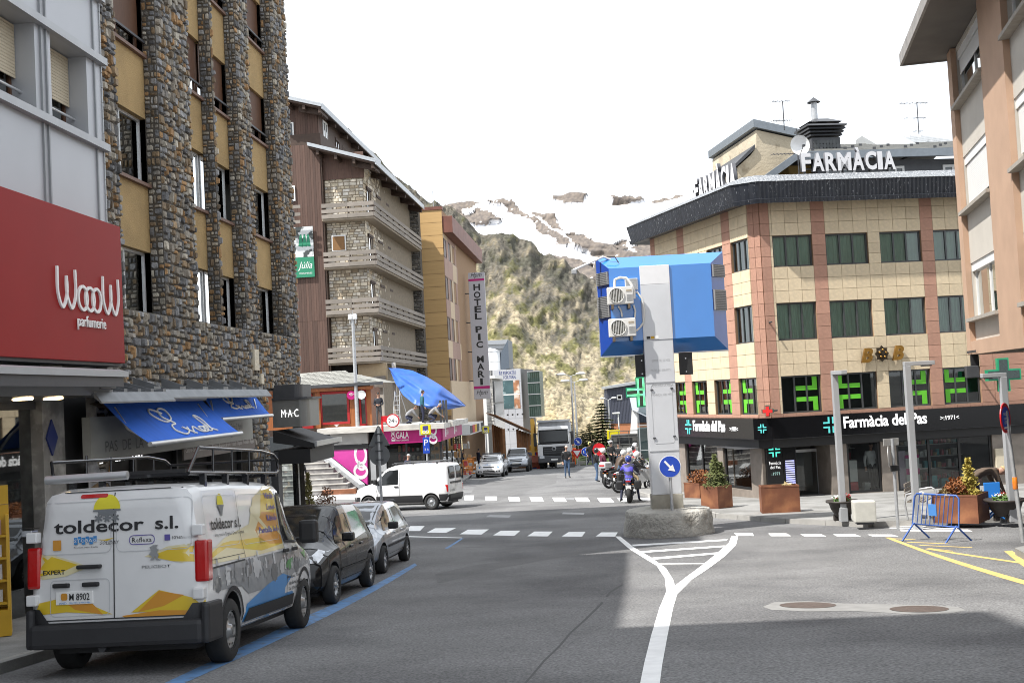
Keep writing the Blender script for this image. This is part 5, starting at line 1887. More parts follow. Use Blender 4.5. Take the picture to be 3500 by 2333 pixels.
  # plank wall to the left, vertical boards one by one
pl0,pl1=Q.sx(950,900,.5),wxl-.02
zlow=Q.sz(1060,1280,.5)
zt_l=Q.sz(1052,500,.5)
zt_u=Q.sz(1040,360,.5)
MB().box(pl0-4,pl1,.56,LEN,0,zt_l+.8).build('timber_wall',M_DWOOD,qr)
n=int((pl1-pl0)/.155)
for k in range(n):
 xx=pl0+k*.155
 for(a,c)in((zlow,zlow+3.3),(zlow+3.31,zlow+7.2),(zlow+7.21,zt_l+.1)):
  block('plank',M_PLANK,qr,xx+.004,xx+.151,.515+.006*(k%2),.555,a,c)
  # upper storey set under the high roof
ux1=Q.sx(1085,420,.9)
MB().box(pl0-4,ux1,.97,LEN,zt_l+.3,zt_u+.2).build('upper_timber_wall',M_DWOOD,qr)
for k in range(int((ux1-pl0)/.155)):
 xx=pl0+k*.155
 block('plank',M_PLANK,qr,xx+.004,xx+.151,.93+.006*(k%2),.969,zt_l+.35,zt_u+.1)
us=Frame(Q,Q.w(ux1,.97,0),R(4.2))
for k in range(40):
 o=block('plank',M_PLANK,qr,k*.3+.005,k*.3+.295,-.03,-.002,zt_l+.35,zt_u+.1)
 put(o,us.rel)
for(yy,z0,z1)in((1.1,zt_l+.6,zt_l+2.0),(4.6,zt_l+.7,zt_l+1.6),(6.6,zt_l+.7,zt_l+1.5)):
 put(window(qr,yy,yy+1.2,z0,z1,-.1,M_WHITE if yy<2 else M_DWOOD,M_GLASS,2,.12),us.rel)
for(p,q,off)in(((978,470),(1003,418),.9),((990,688),(1008,635),.48)):
 x0,z0=Q.hit(p[0],p[1],off)
 x1,z1=Q.hit(q[0],q[1],off)
 w=window(qr,x0-.4,x1,z0,z1,off-.05,M_WHITE,M_GLASS,1,.08)
 MB().quad((x0-.4,off+.015,z0),(x1,off+.015,z0),(x1,off+.015,z1),(x0-.4,off+.015,z1)).build('room',M_DARKROOM,w)
 # little side balcony boards
for r in range(3):
 x1,z1=Q.hit(1026,700+r*26,-.2)
 block('board',M_GREYWOOD,qr,x1-1.3,x1,-.2,-.15,z1-.2,z1)
 # roofs
def roof_slab(pa,pb,y0,y1,x_lo_add,nm):
 xa,za=Q.hit(*pa,y0)
 xb,zb=Q.hit(*pb,y0)
 s=(zb-za)/(xb-xa)
 xc=xb+x_lo_add
 zc=zb+s*x_lo_add
 b=MB()
 b.prism([(xa,za),(xc,zc),(xc,zc-.22),(xa,za-.22)],y0+.06,y1).build(nm,M_DWOOD,qr)
 MB().prism([(xa-.02,za+.12),(xc+.04,zc+.12),(xc+.04,zc+.02),(xa-.02,za+.02)],y0,y1+.05).build('roof_sheet',M_ROOFM,qr)
 MB().prism([(xa,za+.019),(xc,zc+.019),(xc,zc-.1),(xa,za-.1)],y0-.02,y0+.058).build('verge_board',M_ROOFM,qr)
 MB().box(xc-.02,xc+.06,y0,y1,zc-.24,zc+.018).build('eave_board',M_ROOFM,qr)
 n=5
 for k in range(4):
  u=.12+k*.27
  xx,zz=xa+(xc-xa)*u,za+(zc-za)*u-.22
  MB().box(xx,xx+.16,y0+.1,y0+2,zz-.3,zz+.02).build('rafter_end',M_DWOOD,qr)
 for k in range(6):
  yy=y0+.6+k*(y1-y0-1)/5
  MB().prism([(xc-1.6,zc-.22-s*1.6),(xc-.1,zc-.24),(xc-.12,zc-.5),(xc-1.6,zc-.62-s*1.6)],yy,yy+.2).build('eave_bracket',M_DWOOD,qr)
 return xc,zc
roof_slab((1050,492),(1268,545),-.5,LEN,.25,'lower_roof')
xu,zu=Q.hit(1098,360,-.4)
x9,z9=Q.hit(978,333,-.4)
roof_slab((900,316),(1096,358),-.4,LEN,.05,'upper_roof')
# dark slate stone return wall at the far end
sx0,sx1=Q.sx(1385,900,LEN+.05),Q.sx(1437,900,LEN+.05)
zt3=Q.sz(1430,690,LEN)
MB().box(sx0-2,sx1,LEN+.1,LEN+.9,0,zt3).build('slate_stone_wall',M_MORTAR,qr)
rects=[]
zz=3.0
while zz<zt3-.1:
 h=rng.uniform(.07,.16)
 xx=sx0
 while xx<sx1-.05:
  w_=min(rng.uniform(.3,.8),sx1-xx)
  rects.append((xx,xx+w_,zz,zz+h))
  xx+=w_
 zz+=h
stones(rects,qr,M_RUB,[(.15,.145,.135),(.19,.18,.165),(.11,.105,.10),(.22,.20,.17)],rng,0,rest='slate_stone_facing',y=LEN+.1,th=(.01,.05),chop=.1)
# white and green hanging advert on the planks
x0,z0=Q.hit(995,950,.3)
x1,z1=Q.hit(1067,772,.3)
bn=empty('banner',Q.w(x1,.4,z0),math.pi/2-Q.a,'green and white perfume advert hung on the plank wall','banner')
wv=2.6
M_GRN=mat('green_print',(.02,.22,.12),.6,var=.06)
MB().box(-wv,0,-.02,.02,(z1-z0)*.4,z1-z0).build('upper_print',mat('photo_print',(.6,.62,.62),.6,var=.1,col2=(.05,.06,.06),c2lo=.52,c2hi=.56,c2scale=1.4),bn)
MB().box(-wv,0,-.02,.02,0,(z1-z0)*.398).build('lower_print',M_GRN,bn)
for k in range(3):
 a=-.95+k*.24
 MB().prism([(a,(z1-z0)*.62),(a+.12,(z1-z0)*.85),(a+.22,(z1-z0)*.85),(a+.3,(z1-z0)*.6)],-.03,-.021).build('bottle_print',M_GRN,bn)
text('Júlia',M_WHITE,bn,-1.05,.42,.92,.55,y=-.024,shear=.35)
text('PERFUMERIES',M_WHITE,bn,-.95,.2,.8,.1,y=-.024)
# ground floor behind the terrace: dark fronts, pale columns
zt4=Q.sz(1250,1465,-5)
MB().box(-6.5,wxr,.9,1.0,0,zs_b[0]-.02).build('restaurant_front',M_DARKROOM,qr)
M_TANW=mat('tan_wall',(.42,.32,.2),.8,var=.1)
gxa,gza=Q.hit(1268,1240,.6)
MB().box(Q.sx(1225,1275,.6),Q.sx(1322,1275,.6),.5,.9,Q.sz(1270,1305,.6),zs_b[0]-.02).build('lintel_wall',M_TANW,qr)
for px_ in(1268,1300,1345):
 x0=Q.sx(px_,1370,.6)
 MB().box(x0,x0+.22,.55,.8,0,zs_b[0]-.02).build('column',mat('pale_column',(.5,.46,.40),.8,var=.1),qr)
for k in range(5):
 x0=Q.sx(1276,1280,.4)+k*.15
 block('board',M_GREYWOOD,qr,x0+.004,x0+.146,.40,.44,Q.sz(1290,1325,.4),Q.sz(1290,1285,.4))
 # == perfume shop with roof terrace
JY=64.6
J=Fac('perfume_shop',ground_at(1503,JY),R(94.87),'single storey perfume shop with magenta fascia and flat roof terrace')
jr=J.root
M_MAG=mat('magenta_fascia',(.42,.008,.16),.4,var=.05)
M_PINKP=mat('pink_print',(.62,.06,.34),.4,var=.18,scale=.9)
zt_=J.sz(1480,1446)
jx0=J.sx(1090,1500)
LJ=7.2
M_SLABW=mat('weathered_white_slab',(.52,.50,.46),.8,var=.25,scale=1.5,stretch=(1,1,4))
MB().box(jx0,.25,-.35,LJ,zt_-.3,zt_).build('roof_slab',M_SLABW,jr)
MB().box(-.15,.4,2.0,9.0,zt_-.28,zt_+.02).build('side_roof_slab',M_SLABW,jr)
sl=J.sx(1307,1500)
zf1,zf0=J.sz(1480,1462,-.1),J.sz(1480,1509,-.1)
MB().box(jx0,-.05,.05,.3,zf1+.02,zt_-.3).build('black_reveal',M_BLACK,jr)
fo=MB().box(sl,.0,-.12,.05,zf0,zf1).build('fascia',M_MAG,jr)
tx=J.sx(1354,1490,-.13)
text('GALA',M_WHITE,fo,tx,zf0+.27,J.sx(1397,1490,-.13)-tx,.37,y=-.126,bold=.015)
text('PERFUMERIES',M_WHITE,fo,tx,zf0+.13,J.sx(1397,1490,-.13)-tx,.08,y=-.126)
def gmark(parent,x,z,s,y,m):
 """a ribbon letter g built from two loops"""
 def loop(cx,cz,rx,rz,w,a0,a1):
  b=MB()
  n=26
  for i in range(n):
   t0,t1=a0+(a1-a0)*i/n,a0+(a1-a0)*(i+1)/n
   wa=w*(.7+.5*math.sin(t0)**2)
   q=[(cx+(rx+wa)*math.cos(t0),cz+(rz+wa)*math.sin(t0)),(cx+(rx+wa)*math.cos(t1),cz+(rz+wa)*math.sin(t1)),(cx+rx*math.cos(t1),cz+rz*math.sin(t1)),(cx+rx*math.cos(t0),cz+rz*math.sin(t0))]
   b.quad(*[(p[0],y,p[1])for p in q])
  return b.build('ribbon_logo',m,parent)
 loop(x,z+s*.32,s*.14,s*.24,s*.1,0,2*math.pi)
 loop(x-s*.02,z-s*.22,s*.17,s*.14,s*.1,0,2*math.pi)
 loop(x+s*.02,z-s*.02,s*.1,s*.1,s*.07,2.0,5.5)
lg=MB().box(J.sx(1338,1495,-.13),J.sx(1351,1495,-.13),-.132,-.121,zf0+.14,zf0+.66).build('logo_plate',M_WHITE,fo)
gmark(lg,J.sx(1344.5,1495,-.13),zf0+.42,.42,-.134,M_MAG)
gmark(fo,J.sx(1481,1490,-.13),(zf0+zf1)/2-.02,1.0,-.128,M_WHITE)
js=Frame(J,J.o,R(4.2))
sfx=js.sx(1572,1440)
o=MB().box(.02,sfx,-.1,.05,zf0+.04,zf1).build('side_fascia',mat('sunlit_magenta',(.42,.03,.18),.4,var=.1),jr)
put(o,js.rel)
for px_,w_ in((1519,.9),(1550,.8)):
 x0=js.sx(px_,1470)
 put(text('GALA',M_WHITE,jr,x0,zf0+.3,w_,.3,y=-.106,bold=.01,name='side_lettering'),js.rel)
 put(MB().box(x0-.5,x0-.15,-.112,-.101,zf0+.2,zf0+.75).build('side_logo',M_WHITE,jr),js.rel)
 # shopfront glass, mullions, goods
gx0=J.sx(1318,1600)
MB().quad((gx0,.1,0),(0,.1,0),(0,.1,zf0),(gx0,.1,zf0)).build('shop_glass',M_GLASSC,jr)
for xx in(gx0,gx0+1.15,gx0+2.1,-.12):
 MB().box(xx,xx+.1,.04,.16,-.2,zf0).build('mullion',M_BLACK,jr)
put(MB().quad((.02,.02,-.3),(sfx,.02,-.5),(sfx,.02,zf0),(.02,.02,zf0)).build('shop_glass',M_GLASSC,jr),js.rel)
for xx in(0,2.2,4.4,6.6,sfx-.1):
 put(MB().box(xx,xx+.1,-.03,.06,-.6,zf0).build('mullion',M_BLACK,jr),js.rel)
inn=MB()
inn.box(jx0,-1.2,3.5,3.6,-.3,zt_-.3)
inn.box(jx0,0,.2,3.5,-.2,-.1)
inn.build('shop_interior',M_DARKROOM,jr)
rg=random.Random(9)
gs=[MB()for _ in range(3)]
for k in range(4):
 for i in range(16):
  xx=gx0+.2+i*.27
  gs[rg.randrange(3)].box(xx,xx+rg.uniform(.08,.22),2.9,3.1,.4+.5*k,.4+.5*k+rg.uniform(.15,.4))
for gb_,cl,nm in zip(gs,((.35,.2,.08),(.4,.05,.05),(.3,.3,.28)),'abc'):
 tag(gb_.build('goods',mat('perfume_goods_'+nm,cl,.5,var=.3),jr),kind='stuff')
 # black cash machine panel and wall left of the shop
ax0,ax1=J.sx(1262,1600,-.02),gx0
MB().box(ax0,ax1,-.04,.1,-.3,zf0).build('dark_panel',M_BLACK,jr)
cm=MB().bbox(J.sx(1301,1600,-.05),J.sx(1322,1600,-.05),-.08,-.04,J.sz(1310,1612,-.05),J.sz(1310,1575,-.05),.01).build('cash_machine',M_ALU,jr)
text('ANDBANK',M_WHITE,cm,J.sx(1299,1632,-.05),J.sz(1310,1632,-.05),.42,.06,y=-.05)
MB().box(J.sx(1267,1600,-.05),J.sx(1285,1600,-.05),-.06,-.041,J.sz(1275,1640,-.05),J.sz(1275,1550,-.05)).build('grey_panel',M_GREYMETAL,jr)
# concrete band and pink print over the stairs
bx_0,bx_1=J.sx(1128,1500,-.1),J.sx(1256,1500,-.1)
MB().box(bx_0,bx_1,-.08,.3,J.sz(1200,1518,-.1),J.sz(1200,1478,-.1)).build('concrete_band',M_CONC,jr)
MB().box(jx0-3,bx_1,.31,.5,J.sz(1200,1655,.3),zt_-.3).build('side_wall',M_DGREY,jr)
MB().box(bx_0-1,bx_1,-.06,.3,J.sz(1200,1535,-.1),J.sz(1200,1519,-.1)).build('dark_rail',M_BLACK,jr)
tri=[J.hit(1103,1537,-.03),J.hit(1255,1535,-.03),J.hit(1256,1656,-.03)]
po=MB().prism(tri,-.03,.29).build('pink_panel',M_PINKP,jr)
gx_,gz_=J.hit(1228,1590,-.04)
gmark(po,gx_+.1,gz_+.05,1.7,-.036,M_WHITE)
# staircase: each step a part, metal stringer
st=empty('staircase',(J.w(tri[0][0],-3,0)),math.pi/2-J.a,'wide outdoor concrete staircase with a sloping metal balustrade','stairs')
M_STEP=mat('grey_step',(.17,.16,.16),.8,var=.25,scale=2,col2=(.3,.29,.28),c2scale=1.5)
M_NOSE=mat('pale_step_nosing',(.42,.40,.37),.8,var=.2,scale=2)
zg0=G(1150,1668,.13).z-J.o.z
ztp=at(1040,1532,JY+.3).z-J.o.z
N=9
x_l=J.sx(960,1600)-tri[0][0]
for k in range(N):
 f=k/(N-1)
 zk0=zg0+(ztp-zg0)*k/N
 zk1=zg0+(ztp-zg0)*(k+1)/N
 xr_=(J.sx(1205,1655,-2.6)*(1-f)+J.sx(1072,1535,0)*f)-tri[0][0]
 y0=.4+2.8*f
 MB().box(x_l,xr_,y0,3.6,zg0-.1,zk1-.045).build('step',M_STEP,st)
 MB().box(x_l,xr_,y0-.03,3.6,zk1-.044,zk1).build('step_nosing',M_NOSE,st)
pA,pB=J.hit(1252,1668,-1.5),J.hit(1075,1532,.2)
stg=MB()
a0,a1=Vector((pA[0]-tri[0][0],1.2,pA[1])),Vector((pB[0]-tri[0][0],3.2,pB[1]))
for w0,h0 in((0,0),):
 d=Vector((0,0,.26))
 sft=Vector((-.28,-.1,0))
 stg.add([a0,a1,a1+d,a0+d,a0+sft,a1+sft,a1+d+sft,a0+d+sft],[(0,1,2,3),(4,7,6,5),(3,2,6,7),(0,4,5,1),(1,5,6,2),(0,3,7,4)])
stg.build('balustrade',M_STEEL,st)
bq=G(1165,1672,.13)
MB().box(-.9,.9,-.2,.2,0,.28).build('corten_bench',mat('corten_steel',(.20,.075,.035),.75,var=.25,scale=3),st,(J.sx(1165,1672,-2.6)-tri[0][0],.1,zg0))
# orange timber restaurant on the terrace
Ky=2.6
kr=empty('timber_restaurant',J.w(J.sx(1130,1480,Ky),Ky,zt_),math.pi/2-J.a,'orange timber restaurant front with red window and slate roof','building')
kx=J.sx(1130,1480,Ky)
def kh(px_,py_,off=Ky):
 q=J.hit(px_,py_,off)
 return q[0]-kx,q[1]-zt_
M_ORW=mat('orange_varnished_timber',(.30,.095,.025),.45,var=.25,scale=4,stretch=(4,4,.5))
M_REDF=mat('red_frame',(.33,.012,.014),.45,var=.08)
xa,za=kh(1018,1322)
xb,zb=kh(1262,1322)
MB().box(xa-3,xb,.06,3,0,zb).build('wall',M_ORW,kr)
wx0,wz0=kh(1096,1452)
wx1,wz1=kh(1192,1335)
w=window(kr,wx0,wx1,wz0,wz1,-.03,M_REDF,M_GLASS,1,.14)
MB().quad((wx0,.058,wz0),(wx1,.058,wz0),(wx1,.058,wz1),(wx0,.058,wz1)).build('room',mat('restaurant_room',(.22,.17,.10),.8,var=.3),w)
for px_ in(1080,1198,1255):
 x,_=kh(px_,1400)
 MB().box(x,x+.28,-.1,.05,0,zb).build('post',M_ORW,kr)
x0,z0=kh(1212,1455)
x1,z1=kh(1252,1330)
window(kr,x0,x1,.02,z1,-.03,M_REDF,M_GLASS,2,.1)
x0,_=kh(1026,1400)
MB().box(x0,x0+.75,-.05,.05,0,zb-.2).build('red_door',M_REDF,kr)
MB().box(xa-3,xb+.3,-.35,.05,zb-.12,zb+.06).build('beam',M_ORW,kr)
# hipped slate roof with single slates
r0=kh(1000,1322,Ky-.5)
r1=kh(1306,1306,Ky-.5)
r2=kh(1166,1268,Ky+2.4)
r3=kh(1000,1245,Ky+2.4)
zl=(r0[1]+r1[1])/2
M_SLT=mat('pale_grey_slate',(.27,.27,.25),.7,var=.12,rand=.12,bump=.3)
rb=MB()
rb.add([(r0[0]-2,-.5,zl),(r1[0],-.5,zl),(r2[0],2.4,r2[1]),(r3[0]-2,2.4,r2[1]),(r1[0],5.3,zl)],[(0,1,2,3),(1,4,2)])
rr=rb.build('roof',M_SLT,kr)
MB().box(r0[0]-2,r1[0]+.04,-.56,-.5,zl-.12,zl+.05).build('gutter',M_DGREY,kr)
cnt=0
for k in range(10):
 t0,t1=k/10,(k+1.15)/10
 y0,y1=-.5+2.9*t0,-.5+2.9*t1
 z0,z1=zl+(r2[1]-zl)*t0,zl+(r2[1]-zl)*t1
 xe=r1[0]+(r2[0]-r1[0])*t0
 xx=r0[0]+(.15 if k%2 else 0)
 while xx<xe-.2 and cnt<260:
  MB().add([(xx,y0,z0+.03),(xx+.14,y0-.05,z0+.028),(xx+.28,y0,z0+.03),(xx+.28,y1,z1+.015),(xx,y1,z1+.015)],[(0,1,2,3,4)]).build('slate',M_SLT,rr)
  cnt+=1
  xx+=.3
  # table with cloth seen inside: small triangle of white
x0,z0=kh(1150,1445)
MB().prism([(x0-.35,z0+.1),(x0+.35,z0+.1),(x0,z0-.22)],.0,.02).build('napkin',M_WHITE,w)
# blue tarpaulin slung from under the balcony
M_TARP=mat('blue_tarpaulin',(.03,.11,.42),.45,var=.15,scale=1.2,bump=.5,bscale=1.6)
top_e=[(1327,1256,72.26),(1365,1258,71.67),(1410,1266,70.5),(1460,1288,69.33),(1510,1318,68.74),(1555,1352,69.33),(1592,1384,70.5)]
bot_e=[(1332,1262,72.03),(1352,1310,69.33),(1378,1350,67.68),(1415,1380,66.51),(1470,1397,66.39),(1535,1398,67.56),(1590,1388,70.03)]
tp=MB()
nu,nv=48,20
def lerp3(E,u):
 t=u*(len(E)-1)
 i=min(int(t),len(E)-2)
 f=t-i
 return[E[i][k]+(E[i+1][k]-E[i][k])*f for k in range(3)]
for i in range(nu+1):
 for j in range(nv+1):
  u,v=i/nu,j/nv
  a,c=lerp3(top_e,u),lerp3(bot_e,u)
  px_,py_,Y_=[a[k]+(c[k]-a[k])*v for k in range(3)]
  Y_+=.9*math.sin(math.pi*v)*-.6+.16*math.sin(9*v+5*u)+.10*math.sin(17*v-8*u+1.0)+.2*fbm(u*4,v*4,2)
  tp.v.append(tuple(at(px_,py_,Y_)))
for i in range(nu):
 for j in range(nv):
  q=i*(nv+1)+j
  tp.f.append((q,q+1,q+nv+2,q+nv+1))
  tp.m.append(0)
  tp.smooth.add(len(tp.f)-1)
tag(tp.build('tarpaulin',M_TARP),'crumpled bright blue tarpaulin slung over the roof terrace','tarpaulin')
# == hotel with tan panels and red cornice
P=Fac('panel_hotel',ground_at(1543,91.6),R(94.8),'tan panelled hotel with pink street front and rust red cornice')
pr=P.root
Ps=Frame(P,P.o,R(4.35))
M_TAN=mat('tan_wood_panel',(.50,.32,.135),.6,var=.10,scale=1.5,stretch=(.6,1,14),rand=.06)
M_PKP=mat('pink_stone_panel',(.34,.215,.17),.7,var=.1,rand=.08)
M_PKT=mat('pale_tan_panel',(.52,.40,.27),.7,var=.08,rand=.06)
M_CORN=mat('rust_cornice',(.17,.065,.045),.6,var=.2,scale=2,rand=.1)
tx0=P.sx(1440,1000)
ztp=P.sz(1505,716)
Lp=22.9
MB().box(tx0-4,-.03,.03,Lp,0,ztp).build('body',M_JOINT,pr)
n=16
for k in range(n):
 z0,z1=4.5+(ztp-4.5)*k/n,4.5+(ztp-4.5)*(k+1)/n
 block('panel',M_TAN,pr,tx0,-.005,-.02,.029,z0+.012,z1-.012)
MB().box(tx0-.1,.05,-.08,.6,ztp,ztp+.25).build('parapet',M_CORN,pr)
MB().tube([(P.sx(1478,700),.5,ztp),(P.sx(1478,700),.5,ztp+1.6)],.03,6).build('lightning_rod',M_STEEL,pr)
zc0,zc1=P.sz(1515,795),P.sz(1515,738)
for k in range(6):
 o=block('cornice_panel',M_CORN,pr,.05+(Lp-.1)*k/6+.01,.05+(Lp-.1)*(k+1)/6-.01,-.8,.0,zc0,zc1)
 put(o,Ps.rel)
 # rows of tall windows: sill heights from the near corner
rowz=[(P.sz(1527,877),P.sz(1520,812)),(P.sz(1532,1020),P.sz(1526,941)),(P.sz(1538,1161),P.sz(1533,1080)),(P.sz(1541,1300),P.sz(1538,1222))]
nw=9
M_HPANE=mat('brown_tinted_pane',(.05,.022,.014),.5,var=.3,scale=2)
pt_=Lp/nw
for r,(z0,z1)in enumerate(rowz):
 zn=rowz[r-1][0]if r>0 else zc0
 for k in range(nw):
  xx=k*pt_
  w=window(pr,xx+.12,xx+1.62,z0,z1,-.03,M_BROWNW,M_HPANE,1,.09)
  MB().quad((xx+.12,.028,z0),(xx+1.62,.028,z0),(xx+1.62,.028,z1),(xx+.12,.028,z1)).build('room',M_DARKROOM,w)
  put(w,Ps.rel)
  put(block('panel',M_PKT if k%2 else M_PKP,pr,xx+1.64,xx+pt_+.1,-.034,.04,z0,z1),Ps.rel)
  put(block('panel',M_PKP if(k+r)%3 else M_PKT,pr,xx+.01,xx+pt_-.01,-.035,.04,z1+.01,zn-.01),Ps.rel)
zl_=rowz[-1][0]
put(MB().box(0,Lp,-.1,.03,3.6,zl_-.01).build('lower_band',M_PKT,pr),Ps.rel)
for k in range(8):
 put(MB().box(k*2.4+.3,k*2.4+2.2,-.02,.0,.3,3.4).build('shop_window',M_GLASS,pr),Ps.rel)
put(MB().box(0,Lp,.02,.1,0,3.6).build('shop_front',M_DARKROOM,pr),Ps.rel)
put(MB().box(-1.0,9,-1.5,-.1,2.95,3.75).build('shop_signs',M_WHITE,pr),Ps.rel)
for k,m in enumerate((M_DGREY,M_POSTR,M_YEL,M_DGREY,M_CARD,M_DGREY)):
 put(MB().box(-.9+k*1.6,.5+k*1.6,-1.53,-1.501,3.05,3.65).build('sign_board',m,pr),Ps.rel)
 # vertical hotel sign, facing up the street
vs_=empty('hotel_sign',at(1649,1363,104),math.pi/2-R(94),'tall grey vertical hotel sign with black lettering and a magenta stripe','sign')
zz=lambda py:at(1649,py,104).z-at(1649,1363,104).z
xw=56*104/4000/2
tilt=0
MB().bbox(-xw,xw,0,.3,0,zz(930),.02).build('panel',mat('silver_grey_panel',(.46,.46,.50),.5,.1,var=.05),vs_)
MB().box(-xw*.98,xw*.98,-.012,-.001,zz(1323)-.12,zz(1323)+.12).build('stripe',M_MAG,vs_)
MB().box(-xw*.98,xw*.98,-.012,-.001,zz(955)-.1,zz(955)+.1).build('stripe',M_MAG,vs_)
for ch_,py_ in zip('HOTELPICMARI',(980,1006,1031,1055,1079,1124,1150,1176,1226,1252,1277,1303)):
 text(ch_,M_BLACK,vs_,-.3 if ch_!='I' else-.12,zz(py_)-.3,.6 if ch_!='I' else.24,.58,y=-.012,name='letter',bold=.03)
for py_ in(1342,940):
 text('Hpm',M_BLACK,vs_,-.5,zz(py_)-.28,1.0,.55,y=-.012,shear=.4)
for py_ in(1000,1100,1200,1300):
 MB().tube([(-xw,.15,zz(py_)),(-xw-.5,.15,zz(py_))],.05,6).build('bracket',M_DGREY,vs_)
 # == white brick house, silo, grey shed and sports centre
Wf=Fac('white_brick_house',ground_at(1688,122),R(94.8),'white painted stone house with louvred street windows and balcony')
wfr=Wf.root
Wfs=Frame(Wf,Wf.o,R(4.35))
M_WST=mat('white_stone',(.55,.54,.51),.85,var=.12,scale=4,attr='tint',bump=.4)
zt_w=Wf.sz(1690,1283)
MB().box(-5,-.05,.05,12,0,zt_w).build('wall',mat('grey_white_mortar',(.3,.3,.29),.9),wfr)
zz_=Wf.sz(1690,1476)
rects=[]
z=zz_
while z<zt_w-.3:
 h=rng.uniform(.24,.36)
 x=-.75
 while x<-.02:
  w_=min(rng.uniform(.3,.6),-x)
  rects.append((x,x+w_,z,z+h))
  x+=w_
 z+=h
stones(rects,wfr,M_WST,[(.6,.59,.56),(.5,.49,.47),(.65,.64,.62)],rng,120,y=.05,th=(.02,.06),chop=.15)
for(pa,pb)in((1420,1382),(1350,1302)):
 z0,z1=Wf.sz(1690,pa+25),Wf.sz(1690,pb)
 for k in range(8):
  put(MB().box(.5+k*1.25,1.3+k*1.25,-.06,.04,z0,z1).build('louvre_window',M_DGREY,wfr),Wfs.rel)
  put(block('mullion',M_WHITE,wfr,1.31+k*1.25,1.72+k*1.25,-.12,.0,z0,z1),Wfs.rel)
put(MB().box(.1,11.5,-.08,.03,zz_,zz_+1.6).build('parapet_band',M_WST if False else M_WHITE,wfr),Wfs.rel)
MB().box(-2,.3,-.3,9,zt_w-.3,zt_w).build('balcony_floor',M_WHITE,wfr)
for k in range(14):
 MB().tube([(-2+k*.17,-.28,zt_w),(-2+k*.17,-.28,zt_w+1.0)],.015,4).build('railing_bar',M_WHITE,wfr)
MB().tube([(-2,-.28,zt_w+1),(.3,-.28,zt_w+1)],.03,6).build('railing',M_WHITE,wfr)
MB().box(-1.9,-.7,-.3,.04,0,zz_+5).build('side_panel',M_WHITE,wfr)
sp=at(1679,1270,176)
si=empty('silo',(sp.x,sp.y,gz(0,176)),0,'white cylindrical silo beside the grey metal shed','silo')
hs=at(1680,1200,176).z-gz(0,176)
MB().lathe([(1.4,0),(1.4,hs),(.7,hs+.35),(.05,hs+.5)],24).build('tank',mat('white_tank',(.62,.64,.66),.5,var=.05),si)
MB().lathe([(1.43,hs-.1),(1.43,hs),(1.4,hs)],24).build('rim',M_GREYMETAL,si)
for k in range(10):
 MB().lathe([(1.41,hs*k/10),(1.415,hs*k/10+.06)],24).build('seam',M_GREYMETAL,si)
gs_=Fac('metal_shed',ground_at(1712,190),R(94.8),'blue grey metal shed with ribbed sloping roof behind the silo')
M_BGM=mat('blue_grey_sheet',(.10,.125,.16),.5,.2,var=.08)
M_RIBM=mat('pale_ribbed_sheet',(.36,.38,.41),.4,.4,var=.08)
q=[gs_.hit(*p)for p in((1712,1265),(1741,1258),(1736,1160),(1712,1205))]
MB().prism(q,0,8).build('end_wall',M_BGM,gs_.root)
a,c=q[2],q[3]
n=3
for k in range(n):
 t0,t1=k/n,(k+1)/n
 MB().prism([(a[0]+(c[0]-a[0])*t0,a[1]+(c[1]-a[1])*t0),(a[0]+(c[0]-a[0])*t1,a[1]+(c[1]-a[1])*t1),(c[0]-8,a[1]+(c[1]-a[1])*t1+.1),(c[0]-8,a[1]+(c[1]-a[1])*t0)],.05+k*.3,6).build('roof_sheet',M_RIBM,gs_.root)
MB().box(-8,q[0][0],.5,8,0,q[0][1]+3).build('wall',M_BGM,gs_.root)
MB().box(-8,q[1][0],.4,8,-6,q[0][1]).build('base',M_BGM,gs_.root)
Zf=Fac('sports_centre',ground_at(1786,143),R(101),'grey sports and culture centre with photo banner and glass corner tower')
zr=Zf.root
M_CLAD=mat('pale_grey_cladding',(.46,.47,.50),.45,.2,var=.05,rand=.05)
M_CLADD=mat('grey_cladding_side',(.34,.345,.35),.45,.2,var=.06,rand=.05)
zx0=Zf.sx(1690,1400)
ztz=Zf.sz(1775,1259)
MB().box(zx0-2,-.03,.03,9,-2,ztz-.02).build('wall',M_DGREY,zr)
nx_,nz_=4,8
for i in range(nx_):
 for k in range(nz_):
  block('panel',M_CLAD,zr,zx0+(-zx0)*i/nx_+.01,zx0+(-zx0)*(i+1)/nx_-.01,-.03,.029,-.5+(ztz+.5)*k/nz_+.01,-.5+(ztz+.5)*(k+1)/nz_-.01)
Zs=Frame(Zf,Zf.o,R(4.35))
for i in range(4):
 for k in range(6):
  o=block('panel',M_CLADD,zr,0+8*i/4+.01,8*(i+1)/4-.01,-.03,.029,-.5+(ztz+.5)*k/6+.01,-.5+(ztz+.5)*(k+1)/6-.01)
  put(o,Zs.rel)
M_NAVY=mat('navy_letters',(.02,.035,.15),.5,var=0)
tx=Zf.sx(1706,1274,-.05)
text('RE ESPORTIU',M_NAVY,zr,tx,Zf.sz(1730,1280,-.05),Zf.sx(1763,1270,-.05)-tx,.42,y=-.035,name='sign_lettering',bold=.02)
tx=Zf.sx(1720,1290,-.05)
text('I CULTURAL',M_NAVY,zr,tx,Zf.sz(1740,1294,-.05),Zf.sx(1764,1287,-.05)-tx,.42,y=-.035,name='sign_lettering',bold=.02)
M_BNR=mat('night_photo_print',(.05,.10,.11),.5,var=.4,scale=.8,col2=(.35,.45,.48),c2lo=.58,c2hi=.7,c2scale=1.1)
M_BNR2=mat('amber_photo_print',(.35,.16,.08),.5,var=.4,scale=1.2,col2=(.7,.62,.55),c2lo=.5,c2hi=.62,c2scale=.9)
bx0,bz0=Zf.hit(1720,1397,-.06)
bx1,bz1=Zf.hit(1774,1298,-.06)
